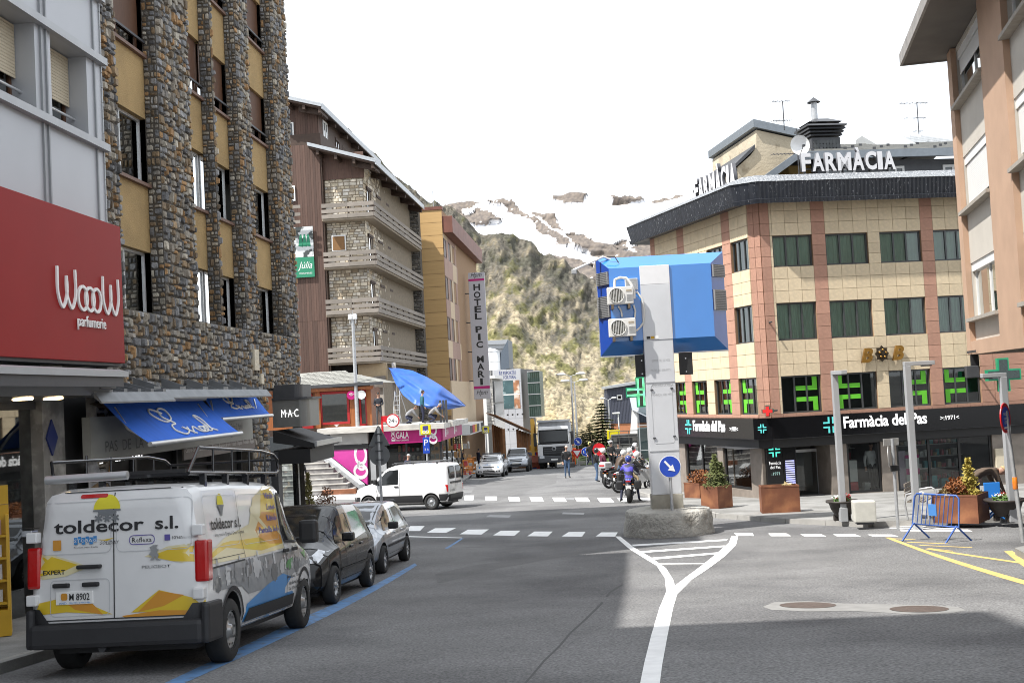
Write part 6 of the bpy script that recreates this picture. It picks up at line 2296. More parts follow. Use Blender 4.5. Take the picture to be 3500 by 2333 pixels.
xm=bx0+(bx1-bx0)*.66
MB().box(bx0,xm,-.07,-.032,bz0,bz1).build('photo_banner',M_BNR,zr)
MB().box(xm,bx1,-.07,-.032,bz0,bz1).build('photo_banner',M_BNR2,zr)
MB().box(bx0,bx1,-.08,-.071,(bz0+bz1)/2-.06,(bz0+bz1)/2+.06).build('banner_joint',M_WHITE,zr)
for py_ in(1416,1466):
 for k in range(5):
  x=zx0+1.0+k*.62
  MB().lathe([(.001,-.034),(.12,-.034),(.12,-.03)],12,'y',(x,0,Zf.sz(1750,py_,-.05))).build('porthole',M_BLACK,zr)
gx=Zf.sx(1806,1350,.5)
gw=Zf.sx(1847,1350,.5)-gx
gz0_,gz1_=Zf.sz(1830,1424,.5),Zf.sz(1830,1268,.5)
MB().box(gx,gx+gw,.54,3,gz0_,gz1_).build('glass_tower',mat('green_grey_curtain_wall',(.13,.18,.165),.25,.1,var=.12,scale=.6),zr)
for k in range(5):
 MB().box(gx-.02,gx+gw+.02,.47,.54,gz0_+(gz1_-gz0_)*k/4-.05,gz0_+(gz1_-gz0_)*k/4+.05).build('tower_transom',M_ALU,zr)
for k in range(6):
 for r in range(4):
  x=gx+gw*k/6
  MB().quad((x+.03,.50,gz0_+(gz1_-gz0_)*r/4+.06),(x+gw/6-.03,.50,gz0_+(gz1_-gz0_)*r/4+.06),(x+gw/6-.03,.50,gz0_+(gz1_-gz0_)*(r+1)/4-.06),(x+.03,.50,gz0_+(gz1_-gz0_)*(r+1)/4-.06)).build('pane',M_GGLASS,zr)
  # == right background: dark shed on terracotta base, glass pavilion
Rf=Fac('ribbed_house',ground_at(2128,132),R(92),'slate blue ribbed metal house on a terracotta base')
rr_=Rf.root
M_RIB=mat('slate_blue_ribs',(.075,.082,.11),.5,.2,var=.06,rand=.08)
M_TERRA=mat('terracotta_render',(.44,.18,.085),.85,var=.08)
q=[Rf.hit(*p)for p in((2074,1448),(2076,1327),(2195,1308),(2205,1446))]
MB().prism([q[0],q[1],q[2],(q[3][0]+3,q[3][1]),],.06,9).build('wall',M_RIB,rr_)
n=26
for k in range(n):
 x0=q[0][0]+(q[3][0]-q[0][0])*k/n
 x1=q[0][0]+(q[3][0]-q[0][0])*(k+1)/n
 zt0=q[1][1]+(q[2][1]-q[1][1])*k/n
 block('rib_sheet',M_RIB,rr_,x0+.02,x1-.02,.0,.058,q[0][1],zt0-.04)
MB().prism([(q[1][0]-.3,q[1][1]-.06),(q[2][0]+1,q[2][1]+.08),(q[2][0]+1,q[2][1]+.4),(q[1][0]-.3,q[1][1]+.22)],-.5,9).build('roof_edge',M_ROOFM,rr_)
MB().box(q[0][0]+.8,q[3][0]+2,.1,8,-1.5,q[0][1]).build('base',M_TERRA,rr_)
x0,z0=Rf.hit(2109,1366)
x1,z1=Rf.hit(2126,1348)
window(rr_,x0,x1,z0,z1,-.06,M_WHITE,M_GLASS,1,.12)
MB().quad((x0,-.005,z0),(x1,-.005,z0),(x1,-.005,z1),(x0,-.005,z1)).build('room',M_DARKROOM,rr_)
lx,lz=Rf.hit(2120,1500)
MB().add([(lx-1.5,-4,lz-1.2),(lx+6,-4,lz-1.2),(lx+6,0,lz+.2),(lx-1.5,0,lz+.2)],[(0,1,2,3)]).build('lean_to_roof',M_ROOFM,rr_)
MB().box(lx-1.5,lx+6,-4,.05,-1.5,lz-1.22).build('lean_to_wall',mat('blue_slat_wall',(.12,.22,.36),.6,var=.2,scale=2,stretch=(8,1,.2)),rr_)
Vf=Fac('glass_pavilion',ground_at(2160,94),R(94),'glass fronted pavilion with white sloping gable frame')
vr=Vf.root
q=[Vf.hit(*p)for p in((2150,1540),(2160,1400),(2240,1445),(2240,1600),(2150,1600))]
vb=MB().prism([q[0],q[1],(q[1][0]+.45,q[1][1]),(q[0][0]+.5,q[0][1]-2.4),(q[0][0],q[0][1]-2.4)],0,.4)
vb.build('gable_frame',M_WHITE,vr)
MB().add([(q[1][0],-.2,q[1][1]),(q[2][0]+1,-.2,q[2][1]-.4),(q[2][0]+1,6,q[2][1]+1.6),(q[1][0],6,q[1][1]+1.2)],[(0,1,2,3)]).build('roof',M_RIBM,vr)
for k in range(4):
 x0=q[1][0]+.5+k*.72
 for r in range(3):
  z0=-1+r*2.0
  MB().quad((x0+.04,.12,z0+.04),(x0+.68,.12,z0+.04),(x0+.68,.12,z0+1.96),(x0+.04,.12,z0+1.96)).build('pane',M_GLASS,vr)
 MB().box(x0-.04,x0+.03,.06,.2,-1.5,q[1][1]-.5*k-.1).build('mullion',M_GREYMETAL,vr)
for r in range(4):
 MB().box(q[1][0]+.4,q[1][0]+3.4,.05,.18,-1.03+r*2,-.97+r*2).build('transom',M_GREYMETAL,vr)
MB().box(q[1][0]+.4,q[1][0]+6,2.5,6,-1.5,q[2][1]-.5).build('inner_wall',mat('teal_interior',(.06,.10,.11),.7,var=.5,scale=.7),vr)
for k,m in((0,M_YEL),(1,M_LIME)):
 MB().box(q[1][0]+2.0+k*.5,q[1][0]+2.35+k*.5,.02,.04,1.0,2.2).build('window_poster',m,vr)
 # lit green cross on the pharmacy's far corner
qx=at(2191,1339,55)
gl=empty('cross_sign',qx,math.pi/2-R(96),'large green LED pharmacy cross beside the sign column','sign')
u=.235
MB().prism([(x*u,z*u)for x,z in cr],-.12,.12).build('rim',M_GREENR,gl)
MB().prism([(x*u*.92 if abs(x)>1 else x*u*.8,z*u*.92 if abs(z)>1 else z*u*.8)for x,z in cr],-.13,-.121).build('display_face',mat('dark_led_panel',(.03,.045,.03),.6,var=.3,scale=30),gl)
M_LEDG=mat('green_led',(.1,.7,.3),.4,var=0,emit=(.25,1,.5),emits=1.0)
lb=MB()
for i in range(-13,14):
 for k in range(-13,14):
  x,z=i*.052,k*.052
  on=(abs(z)<.19 and abs(z)>.07 and abs(x)<.66)or(abs(x)<.19 and abs(x)>.07 and abs(z)<.66)
  if on:
   lb.box(x-.017,x+.017,-.138,-.1305,z-.017,z+.017)
tag(lb.build('led_dots',M_LEDG,gl),kind='stuff')
MB().tube([(.3,.1,0),(.9,.9,0)],.04).build('bracket',M_DGREY,gl)
# == vehicles
M_CARGLASS=mat('car_glass',(.014,.016,.017),.09,var=0,spec=.55)
M_REDL=mat('red_lamp',(.42,.006,.006),.12,var=.1,scale=8,coat=.8)
M_CLEARL=mat('clear_lamp',(.55,.57,.6),.08,.3,var=.3,scale=10,coat=.8)
M_ORANGEL=mat('orange_lamp',(.7,.2,.02),.15,var=.05,coat=.5)
M_BUMPER=mat('black_plastic',(.022,.022,.024),.6,var=.1,bump=.1,bscale=200)
M_SEAMC=mat('panel_gap',(.03,.03,.032),.6,var=0)
M_RIMS=mat('silver_rim',(.42,.43,.44),.3,.8,var=.08)
M_PLATE=mat('plate_white',(.72,.72,.70),.4,var=0)
def body_mesh(st,arches,paint_slots,nseg=70):
 """smooth car shell lofted through stations (x, z_bottom, z_belt, z_top, half width, half roof width)"""
 st=sorted(st)
 S=np.array(st,float)
 xs=np.unique(np.concatenate([np.linspace(S[0,0],S[-1,0],nseg),S[:,0]]))
 cols=[]
 for c in range(1,6):
  y=np.interp(xs,S[:,0],S[:,c])
  k=np.array([.25,.5,.25])
  y2=y.copy()
  for _ in range(2):
   y2[1:-1]=.25*y2[:-2]+.5*y2[1:-1]+.25*y2[2:]
  cols.append(y2)
 V,rings=[],[]
 for i,x in enumerate(xs):
  zb,zl,zt,W,Wr=[c[i]for c in cols]
  r=min(.10,(zt-zl)*.5)
  half=[(0,zb),(W*.80,zb),(W*.93,zb+.05),(W*.985,zb+(zl-zb)*.25),(W,zb+(zl-zb)*.55),(W*.995,zb+(zl-zb)*.85),(W*.97,zl),(W*.94+(Wr-W*.94)*.3,zl+(zt-r-zl)*.3),(W*.94+(Wr-W*.94)*.65,zl+(zt-r-zl)*.65),(Wr,zt-r),(Wr*.93,zt-r*.35),(Wr*.78,zt-r*.08),(Wr*.4,zt),(0,zt+.004)]
  ring=[(x,y,z)for y,z in half]+[(x,-y,z)for y,z in half[-2:0:-1]]
  rings.append(len(V))
  V+=ring
 n=len(ring)
 F=[]
 for i in range(len(xs)-1):
  a,b=rings[i],rings[i+1]
  for k in range(n):
   F.append((a+k,a+(k+1)%n,b+(k+1)%n,b+k))
 F.append(tuple(rings[0]+k for k in range(n))[::-1])
 F.append(tuple(rings[-1]+k for k in range(n)))
 F=[f[::-1]for f in F]
 me=bpy.data.meshes.new('body')
 me.from_pydata(V,[],F)
 me.validate()
 bm=bmesh.new()
 bm.from_mesh(me)
 bmesh.ops.recalc_face_normals(bm,faces=bm.faces)
 bm.to_mesh(me)
 bvh=BVHTree.FromBMesh(bm)
 bm.free()
 for m in paint_slots:
  me.materials.append(m)
 if arches:
  cb=MB()
  for(ax,az,ar,y0,y1)in arches:
   for s in(-1,1):
    a,b_=sorted((s*y0,s*y1))
    cb.lathe([(.001,a),(ar,a),(ar,b_),(.001,b_)],28,'y',(ax,0,az),0,False)
  cme=cb.mesh('arch_cutter')
  bm=bmesh.new()
  bm.from_mesh(cme)
  bmesh.ops.remove_doubles(bm,verts=bm.verts,dist=.003)
  bmesh.ops.recalc_face_normals(bm,faces=bm.faces)
  bm.to_mesh(cme)
  bm.free()
  cme.materials.append(M_BLACK)
  o=bpy.data.objects.new('tmp',me)
  c=bpy.data.objects.new('tmpc',cme)
  COL.objects.link(o)
  COL.objects.link(c)
  md=o.modifiers.new('b','BOOLEAN')
  md.operation,md.object,md.solver='DIFFERENCE',c,'EXACT'
  md.material_mode='TRANSFER'
  dg=bpy.context.evaluated_depsgraph_get()
  me2=bpy.data.meshes.new_from_object(o.evaluated_get(dg))
  bpy.data.objects.remove(o)
  bpy.data.objects.remove(c)
  me=me2
 me.polygons.foreach_set('use_smooth',[True]*len(me.polygons))
 me.set_sharp_from_angle(angle=R(38))
 return me,bvh
class Car:
 def __init__(self,name,label,cat,st,paint,arches,group=None):
  self.root=empty(name,(0,0,0),0,label,cat,group)
  me,self.bvh=body_mesh(st,arches,[paint])
  self.body=link('body',me,None,self.root)
 def cast(self,ax,s,u,v):
  if ax=='y':
   o,d=Vector((u,s*4,v)),Vector((0,-s,0))
  elif ax=='x':
   o,d=Vector((s*8,u,v)),Vector((-s,0,0))
  else:
   o,d=Vector((u,v,6)),Vector((0,0,-1))
  h=self.bvh.ray_cast(o,d)
  if h[0]is None:
   h2=self.bvh.find_nearest(Vector((u,s*.9,v))if ax=='y' else Vector((s*2.4,u,v))if ax=='x' else Vector((u,v,1.5)))
   return h2[0],-d
  return h[0],-d
 def patch(self,name,m,poly,ax='y',s=1,off=.006,res=.09,parent=None):
  """a piece of trim, glass, lamp or lettering lying on the shell"""
  P=[Vector(p)for p in poly]
  V=[]
  n=len(P)
  for i in range(n):
   a,b_=P[i],P[(i+1)%n]
   k=max(1,int((b_-a).length/res))
   V+=[a.lerp(b_,j/k)for j in range(k)]
  nb=len(V)
  E=[(i,(i+1)%nb)for i in range(nb)]
  x0,x1=min(p.x for p in P),max(p.x for p in P)
  y0,y1=min(p.y for p in P),max(p.y for p in P)
  for gx in np.arange(x0+res/2,x1,res):
   for gy in np.arange(y0+res/2,y1,res):
    V.append(Vector((float(gx),float(gy))))
  v,e,f,*_=delaunay_2d_cdt(V,E,[],1,1e-6)
  mb=MB()
  out=[]
  for p in v:
   h,d=self.cast(ax,s,p.x,p.y)
   out.append(h+d*off)
  flip=(ax=='y' and s>0)or(ax=='x' and s<0)
  mb.add(out,[q[::-1]if flip else q for q in f],0,True)
  return mb.build(name,m,parent or self.root)
 def line(self,name,m,pts,w=.008,ax='y',s=1,off=.004,res=.1,closed=False):
  mb=MB()
  pts=[Vector(p)for p in pts]
  if closed:
   pts.append(pts[0])
  L_=[]
  for a,b_ in zip(pts[:-1],pts[1:]):
   k=max(1,int((b_-a).length/res))
   L_+=[a.lerp(b_,j/k)for j in range(k)]
  L_.append(pts[-1])
  for a,b_ in zip(L_[:-1],L_[1:]):
   t=(b_-a)
   if t.length<1e-6:
    continue
   t.normalize()
   nrm=Vector((-t.y,t.x))*w/2
   q=[]
   for p in(a+nrm,b_+nrm,b_-nrm,a-nrm):
    h,d=self.cast(ax,s,p.x,p.y)
    q.append(h+d*off)
   mb.quad(*q)
  return mb.build(name,m,self.root)
 def words(self,body,m,u0,u1,v0,v1,ax,s,off=.009,rev=False,parent=None,**kw):
  me=text_mesh(body,1,**kw)
  xs=[v.co.x for v in me.vertices]
  zs=[v.co.z for v in me.vertices]
  a,b_,c,d=min(xs),max(xs),min(zs),max(zs)
  for v in me.vertices:
   t=(v.co.x-a)/(b_-a)
   u=u0+(u1-u0)*t
   w=v0+(v1-v0)*(v.co.z-c)/(d-c)
   h,dd=self.cast(ax,s,u,w)
   v.co=h+dd*off
  return link('lettering',me,m,parent or self.root)
 def wheels(self,axles,y,r,w=.2,style='alloy',rim=None):
  for ax in axles:
   for s in(-1,1):
    make_wheel(self.root,(ax,s*y,r),r,w,s,style,rim)
 def place(self,px,local,head):
  """put a wheel's contact point on the street point seen at a pixel; head = heading clockwise from +Y"""
  set_on_street(self.root,px,local,head)
def set_on_street(root,px,local,head):
 c=G(*px)if len(px)==2 else Vector(px)
 f=Vector((math.sin(head),math.cos(head),0))
 l=Vector((-f.y,f.x,0))
 p=c-f*local[0]-l*local[1]
 p.z=gz(p.x,p.y)
 e=1.2
 a,b_=p+f*e,p-f*e
 fw=Vector((a.x-b_.x,a.y-b_.y,gz(a.x,a.y)-gz(b_.x,b_.y))).normalized()
 a,b_=p+l*e,p-l*e
 lf=Vector((a.x-b_.x,a.y-b_.y,gz(a.x,a.y)-gz(b_.x,b_.y))).normalized()
 up=fw.cross(lf).normalized()
 lf=up.cross(fw)
 m=Matrix((fw,lf,up)).transposed().to_4x4()
 m.translation=Vector((p.x,p.y,(gz(a.x,a.y)+gz(b_.x,b_.y))/2))
 root.matrix_world=m
 return p
def make_wheel(root,c,r,w,s,style='alloy',rim=None):
 t=MB()
 h=w/2
 t.lathe([(r*.62,-h),(r*.9,-h*1.05),(r*.98,-h*.8),(r,-h*.3),(r,h*.3),(r*.98,h*.8),(r*.9,h*1.05),(r*.62,h),(r*.60,h*.6),(r*.60,-h*.6),(r*.62,-h)],30,'y')
 o=t.build('wheel',M_RUBBER,root,c)
 b=MB()
 yo=s*h*.55
 b.lathe([(r*.60,s*h*.98),(r*.63,s*h*.9),(r*.585,s*h*.6),(r*.52,yo*.5)],26,'y')
 if style=='alloy':
  for k in range(10):
   a=k/10*6.283
   c_,s_=math.cos(a),math.sin(a)
   p0,p1=r*.1,r*.6
   wd0,wd1=r*.06,r*.045
   q=[(p0*s_-wd0*c_,yo+s*.02,p0*c_+wd0*s_),(p0*s_+wd0*c_,yo+s*.02,p0*c_-wd0*s_),(p1*s_+wd1*c_,yo+s*.035,p1*c_-wd1*s_),(p1*s_-wd1*c_,yo+s*.035,p1*c_+wd1*s_)]
   b.quad(*q)
  b.lathe([(.001,yo+s*.04),(r*.13,yo+s*.035),(r*.15,yo)],14,'y')
 else:
  b.lathe([(.001,yo+s*.05),(r*.16,yo+s*.045),(r*.2,yo+s*.01),(r*.38,yo+s*.0),(r*.5,yo+s*.03),(r*.56,yo+s*.03)],24,'y')
 b.build('rim',rim or M_RIMS,o)
 d=MB()
 d.lathe([(.001,yo*.4),(r*.57,yo*.4)],20,'y')
 if style=='steel':
  for k in range(9):
   a=k/9*6.283
   d.lathe([(.001,yo+s*.034),(r*.045,yo+s*.032)],8,'y',(r*.46*math.sin(a),0,r*.46*math.cos(a)))
 d.build('brake_disc',M_BLACK,o)
 return o
def rrect(x0,x1,z0,z1,r,n=4):
 P=[]
 for cx,cz,a0 in((x1-r,z0+r,-90),(x1-r,z1-r,0),(x0+r,z1-r,90),(x0+r,z0+r,180)):
  for k in range(n+1):
   a=R(a0+90*k/n)
   P.append((cx+r*math.cos(a),cz+r*math.sin(a)))
 return P
 # == white delivery van with sign writer's graphics
M_VANW=mat('van_white',(.66,.66,.655),.28,var=.03,coat=.6)
st=[(-2.47,.55,1.04,1.66,.84,.70),(-2.455,.42,1.05,1.80,.92,.765),(-2.41,.34,1.06,1.87,.95,.79),(-2.2,.30,1.07,1.905,.96,.81),(-1.0,.27,1.07,1.925,.96,.815),(.5,.27,1.07,1.92,.96,.805),(1.0,.27,1.06,1.885,.955,.78),(1.35,.27,1.05,1.72,.95,.73),(1.65,.27,1.03,1.48,.945,.71),(1.95,.27,.98,1.18,.93,.74),(2.15,.27,.92,1.05,.91,.74),(2.38,.3,.76,.93,.85,.66),(2.48,.36,.62,.74,.72,.52),(2.51,.42,.56,.62,.6,.4)]
van=Car('delivery_van','white delivery van with yellow and blue sign writer graphics and black roof rack','van',st,M_VANW,[(-1.62,.34,.40,.66,1.1),(1.62,.34,.40,.66,1.1)])
vr_=van.root
van.wheels((-1.62,1.62),.845,.335,.215,'steel')
M_VY=mat('graphic_yellow',(.62,.44,.03),.3,var=.18,scale=1.2,coat=.5)
M_VO=mat('graphic_orange',(.55,.25,.03),.3,var=.18,scale=1.2,coat=.5)
M_VYP=mat('graphic_pale_yellow',(.64,.58,.36),.3,var=.1,scale=1,coat=.5)
M_VB=mat('graphic_blue',(.04,.22,.52),.3,var=.2,scale=1,coat=.5)
M_VG=mat('graphic_grey',(.24,.25,.26),.3,var=.35,scale=3,coat=.5)
M_VGL=mat('graphic_pale_grey',(.48,.49,.50),.3,var=.15,scale=3,coat=.5)
M_VGD=mat('graphic_dark_grey',(.12,.125,.13),.3,var=.2,scale=3,coat=.5)
M_INK=mat('black_ink',(.02,.02,.022),.4,var=0)
M_VIO=mat('violet_ink',(.10,.08,.30),.4,var=0)
def rear(name,m,pts,off=.006,res=.1):
 return van.patch(name,m,[(-u,z)for u,z in pts],'x',-1,off,res)
def rline(pts,w=.009,closed=False,m=None):
 return van.line('panel_gap',m or M_SEAMC,[(-u,z)for u,z in pts],w,'x',-1,.009,.12,closed)
def rtext(body,m,u0,u1,z0,z1,**kw):
 return van.words(body,m,-u0,-u1,z0,z1,'x',-1,**kw)
 # rear bumper wraps the lower corners
rear('rear_bumper',M_BUMPER,[(-.945,.3),(.945,.3),(.945,.70),(.82,.70),(.72,.56),(-.72,.56),(-.82,.70),(-.945,.70)],.05,.12)
MB().bbox(-2.56,-2.38,-.93,.93,.30,.545,.05).build('bumper_step',M_BUMPER,vr_)
for s in(-1,1):
 MB().bbox(-2.54,-2.05,s*.94-.06,s*.94+.03,.30,.70,.04).build('bumper_corner',M_BUMPER,vr_)
 rear('reflector',M_REDL,rrect(s*.62-.1,s*.62+.1,.41,.45,.01),.10)
 # yellow and orange flashes
rear('rear_graphic',M_VYP,[(-.93,1.25),(-.7,1.24),(-.45,1.16),(-.3,1.10),(-.55,1.02),(-.93,.98)])
rear('rear_graphic',M_VY,[(-.93,1.22),(-.7,1.22),(-.42,1.13),(-.6,1.06),(-.93,1.02)],.007)
rear('rear_graphic',M_VYP,[(.30,1.18),(.55,1.27),(.93,1.30),(.93,1.14),(.7,1.10)])
rear('rear_graphic',M_VY,[(.36,1.18),(.6,1.25),(.93,1.27),(.93,1.20),(.7,1.20),(.93,1.16),(.93,1.10),(.6,1.12)],.007)
rear('rear_graphic',M_VY,[(-.85,.76),(-.5,.82),(-.05,.62),(-.55,.66),(-.9,.64)])
rear('rear_graphic',M_VO,[(-.6,.78),(-.33,.80),(-.15,.62),(-.45,.68)],.007)
rear('rear_graphic',M_VY,[(.15,.63),(.45,.84),(.93,.72),(.93,.62)])
rear('rear_graphic',M_VO,[(.22,.63),(.45,.83),(.72,.78),(.5,.68)],.007)
rear('rear_graphic',M_VO,[(.05,.60),(.45,.64),(.93,.62),(.93,.585),(.1,.575)],.0065)
# doors: centre gap and embossed upper panels
rline([(-.03,.58),(-.03,1.84)],.012)
rline([(-.80,1.86),(.80,1.86)],.01)
rline([(-.84,.58),(.84,.58)],.012)
for a,c in((-.83,-.06),(.0,.80)):
 rline(rrect(a,c,1.24,1.76,.06),.007,True,M_VGL)
rline(rrect(-.72,-.08,.62,.98,.05),.007,True,M_VGL)
rear('brake_lamp',M_REDL,rrect(-.40,-.10,1.795,1.835,.02),.014)
# hinges and handle
for s,z in((.88,1.42),(-.91,1.42),(.88,.79),(-.91,.79)):
 MB().bbox(-2.52,-2.40,-s-.06,-s+.06,z-.055,z+.055,.015).build('door_hinge',M_VANW,vr_)
MB().bbox(-2.535,-2.465,.16,.42,1.085,1.125,.015).build('door_handle',M_BLACK,vr_)
for u in(-.60,-.28):
 MB().bbox(-2.51,-2.46,-u-.09,-u+.09,.905,.95,.015).build('plate_lamp',M_BLACK,vr_)
 # tail lamps
for s in(-1,1):
 MB().bbox(-2.485,-2.30,s*.905-.075,s*.905+.07,.90,1.32,.03).build('tail_lamp',M_REDL,vr_)
 tl_=vr_.children[-1]
 MB().bbox(-2.492,-2.32,s*.905-.06,s*.905+.072,1.07,1.14,.012).build('reversing_lens',M_CLEARL,tl_)
 MB().box(-2.495,-2.32,s*.905-.076,s*.905+.071,1.16,1.168).build('lens_bar',M_BLACK,tl_)
 MB().box(-2.495,-2.32,s*.905-.076,s*.905+.071,1.05,1.058).build('lens_bar',M_BLACK,tl_)
 # number plate
pl=MB().bbox(-2.485,-2.466,.26,.66,.735,.865,.006).build('number_plate',M_PLATE,vr_)
van.words('M 8902',M_INK,-(-.51)*1,-(-.29),.775,.845,'x',-1,.024,parent=pl,bold=.01)
van.words('AND',M_VB,.62,.54,.742,.762,'x',-1,.024,parent=pl)
van.words("PRINCIPAT D'ANDORRA",M_VB,.51,.28,.745,.760,'x',-1,.024,parent=pl,res=1)
rear('plate_crest',M_VO,rrect(-.60,-.53,.78,.85,.02),.024,.05)
# writing and logos
rtext('toldecor',M_INK,-.68,.30,1.445,1.575,bold=.02)
rtext('s.l.',M_INK,.42,.67,1.445,1.575,bold=.02)
rear('logo_sun',mat('logo_yellow',(.62,.55,.03),.4,var=0),[(-.10+.145*math.cos(a),1.675+.15*math.sin(a))for a in np.linspace(0,math.pi,14)],.012,.06)
M_LG=mat('logo_grey',(.16,.17,.18),.4,var=0)
rear('logo_disc',M_LG,[(-.25,1.670),(-.25,1.655),(-.2,1.655),(-.19,1.63),(-.15,1.61),(-.05,1.61),(-.01,1.63),(0,1.655),(.05,1.655),(.05,1.670)],.012,.06)
for u,t in((-.19,.5),(-.10,0),(-.01,-.5)):
 for k in range(3):
  a=t+k*1.05
  c_,s_=math.cos(a)*.045,math.sin(a)*.045
  nx_,nz_=-math.sin(a)*.01,math.cos(a)*.01
  rear('logo_gear',M_LG,[(u-c_+nx_,1.585-s_+nz_),(u+c_+nx_,1.585+s_+nz_),(u+c_-nx_,1.585+s_-nz_),(u-c_-nx_,1.585-s_-nz_)],.013+.0006*k,.1)
rear('sponsor_mark',M_VO,rrect(-.69,-.60,1.28,1.385,.01),.012)
rtext('somfy',M_PLATE,-.68,-.61,1.29,1.31,res=1)
for k,c_ in enumerate('STOBAG'):
 u=-.46+k*.042
 rear('sponsor_mark',M_VB,[(u,1.33+.02*(k%2)),(u+.038,1.33+.02*(k%2)),(u+.038,1.40+.01*(k%2)),(u,1.40+.01*(k%2))],.012)
rtext('STOBAG',M_PLATE,-.455,-.215,1.35,1.385,off=.015,res=1)
rtext('Premium Swiss Quality',M_INK,-.46,-.2,1.29,1.31,res=1)
rtext('SOLIDAY',M_INK,-.06-.12,.03,1.32,1.355,shear=.3,res=1)
rear('sponsor_mark',M_VY,[(-.22,1.375),(-.13,1.37),(-.02,1.385),(-.1,1.355)],.012)
rtext('Reflexa',M_INK,.17,.38,1.325,1.375,res=1)
rline(rrect(.14,.41,1.305,1.395,.04),.008,True,M_VIO)
rear('sponsor_mark',M_VIO,rrect(.52,.58,1.33,1.39,.005),.012)
rtext('screen',M_INK,.60,.71,1.34,1.37,res=1)
rtext('innovations',M_VGL,.715,.85,1.34,1.37,res=1)
rtext('EXPERT',M_INK,-.80,-.56,1.04,1.085,bold=.02)
rtext('PEUGEOT',M_RIMS,.27,.58,1.06,1.09,bold=.01)
lion=[(.40,1.14),(.43,1.17),(.39,1.20),(.42,1.23),(.40,1.27),(.44,1.29),(.49,1.29),(.47,1.26),(.50,1.24),(.475,1.22),(.50,1.19),(.485,1.16),(.52,1.13),(.47,1.14),(.45,1.18),(.44,1.14)]
rear('lion_badge',M_RIMS,[(u-.04,z)for u,z in lion],.02,.05)
# street side (the van's right)
def side(name,m,pts,off=.006,res=.12):
 return van.patch(name,m,pts,'y',-1,off,res)
def stext(body,m,x0,x1,z0,z1,**kw):
 return van.words(body,m,x0,x1,z0,z1,'y',-1,**kw)
side('side_graphic',M_VYP,[(-2.3,1.16),(-1.6,1.30),(-.6,1.42),(-.3,1.72),(.3,1.86),(.72,1.85),(.72,1.08),(-.4,1.06),(-2.3,1.06)])
side('side_graphic',M_VY,[(-2.3,1.14),(-1.7,1.25),(-.9,1.28),(-.2,1.28),(.1,1.80),(.72,1.84),(.72,1.14),(-.3,1.10),(-1.6,1.20),(-2.3,1.10)],.007)
side('side_graphic',M_VO,[(-.45,1.30),(.0,1.55),(.70,1.52),(.70,1.14),(.1,1.16)],.0075)
side('side_graphic',M_VYP,[(-.5,1.56),(.3,1.24),(.33,1.28),(-.45,1.62)],.008)
side('side_graphic',M_VG,[(-2.25,1.02),(.4,1.05),(1.4,1.05),(2.1,1.0),(2.25,.85),(2.05,.72),(1.2,.66),(-1.0,.66),(-1.16,.72),(-1.25,.76),(-2.0,.78),(-2.25,.80)])
side('side_graphic',M_VB,[(-1.12,.36),(-1.05,.55),(-.2,.70),(.5,.78),(1.0,.70),(1.1,.52),(1.0,.36),(.5,.30)],.007)
side('side_graphic',M_VANW,[(.55,.36),(.62,.60),(1.0,.74),(1.5,.80),(1.9,.82),(2.2,.70),(2.0,.62),(1.15,.62),(1.1,.5),(1.0,.36)],.0078)
side('side_graphic',mat('graphic_green',(.06,.26,.06),.35,var=.15,coat=.4),[(.6,.86),(.85,.80),(1.0,.86),(1.05,.95),(.8,.93)],.010)
side('side_graphic',mat('graphic_green',(0,0,0)),[(1.55,.98),(1.72,.90),(1.85,1.0),(1.7,1.05)],.010)
gr=random.Random(4)
for k in range(11):
 x=-2.1+k*.37
 zc,rr0=gr.uniform(.82,.94),gr.uniform(.10,.17)
 n=20
 pts=[(x+rr0*(1.18 if i%2 else.95)*math.cos(i/n*6.283),zc+rr0*.75*(1.18 if i%2 else.95)*math.sin(i/n*6.283))for i in range(n)]
 if min(abs(x+1.62),abs(x-1.62))>.35 or zc>.86:
  side('gear_print',(M_VGD,M_VGL,M_VG)[k%3],pts,.0085+.0006*(k%3))
 for j in range(2):
  xx=x+gr.uniform(-.12,.2)
  zz=gr.uniform(.86,1.0)
  hh=gr.uniform(.06,.22)
  side('building_print',M_VGL if j else M_VGD,[(xx,zz-.08),(xx+.06,zz-.08),(xx+.06,zz+hh*.6),(xx+.03,zz+hh*.7),(xx,zz+hh*.6)],.0105+.0006*j)
stext('toldecor s.l.',M_INK,-2.02,-.95,1.40,1.52,bold=.02,off=.012)
stext('Impressió Digital Gran Format',M_INK,-1.92,-.85,1.315,1.365,off=.012,res=1)
side('logo_sun',MATS['logo_yellow'],[(-1.60+.11*math.cos(a),1.66+.12*math.sin(a))for a in np.linspace(0,math.pi,12)],.012,.06)
side('logo_disc',M_LG,[(-1.72,1.655),(-1.66,1.60),(-1.62,1.54),(-1.58,1.54),(-1.54,1.60),(-1.48,1.655)],.012,.06)
for i,wtx in enumerate(('Vinils-','Lones-','Rètols-','Pantalla led-')):
 stext(wtx,M_VIO,.66-.11*len(wtx)*.62,.68,1.70-.135*i,1.775-.135*i,off=.013,bold=.02,res=1)
for i,(wtx,a)in enumerate((('Marginets, 7 Local 1',.72),('Andorra la Vella',.80),('Tel: (376) 82 60 80',.78))):
 stext(wtx,M_INK,a,1.5,.69-.075*i,.735-.075*i,off=.012,res=1,bold=.01)
van.line('panel_gap',M_SEAMC,[(-1.02,.72),(-1.02,1.80)],.01,'y',-1,.013)
van.line('panel_gap',M_SEAMC,[(.70,.36),(.72,1.80)],.011,'y',-1,.013)
van.line('panel_gap',M_SEAMC,[(1.72,.9),(1.80,1.08),(1.35,1.72)],.009,'y',-1,.013)
van.line('panel_gap',M_SEAMC,[(-2.25,1.10),(-1.02,1.11)],.006,'y',-1,.013)
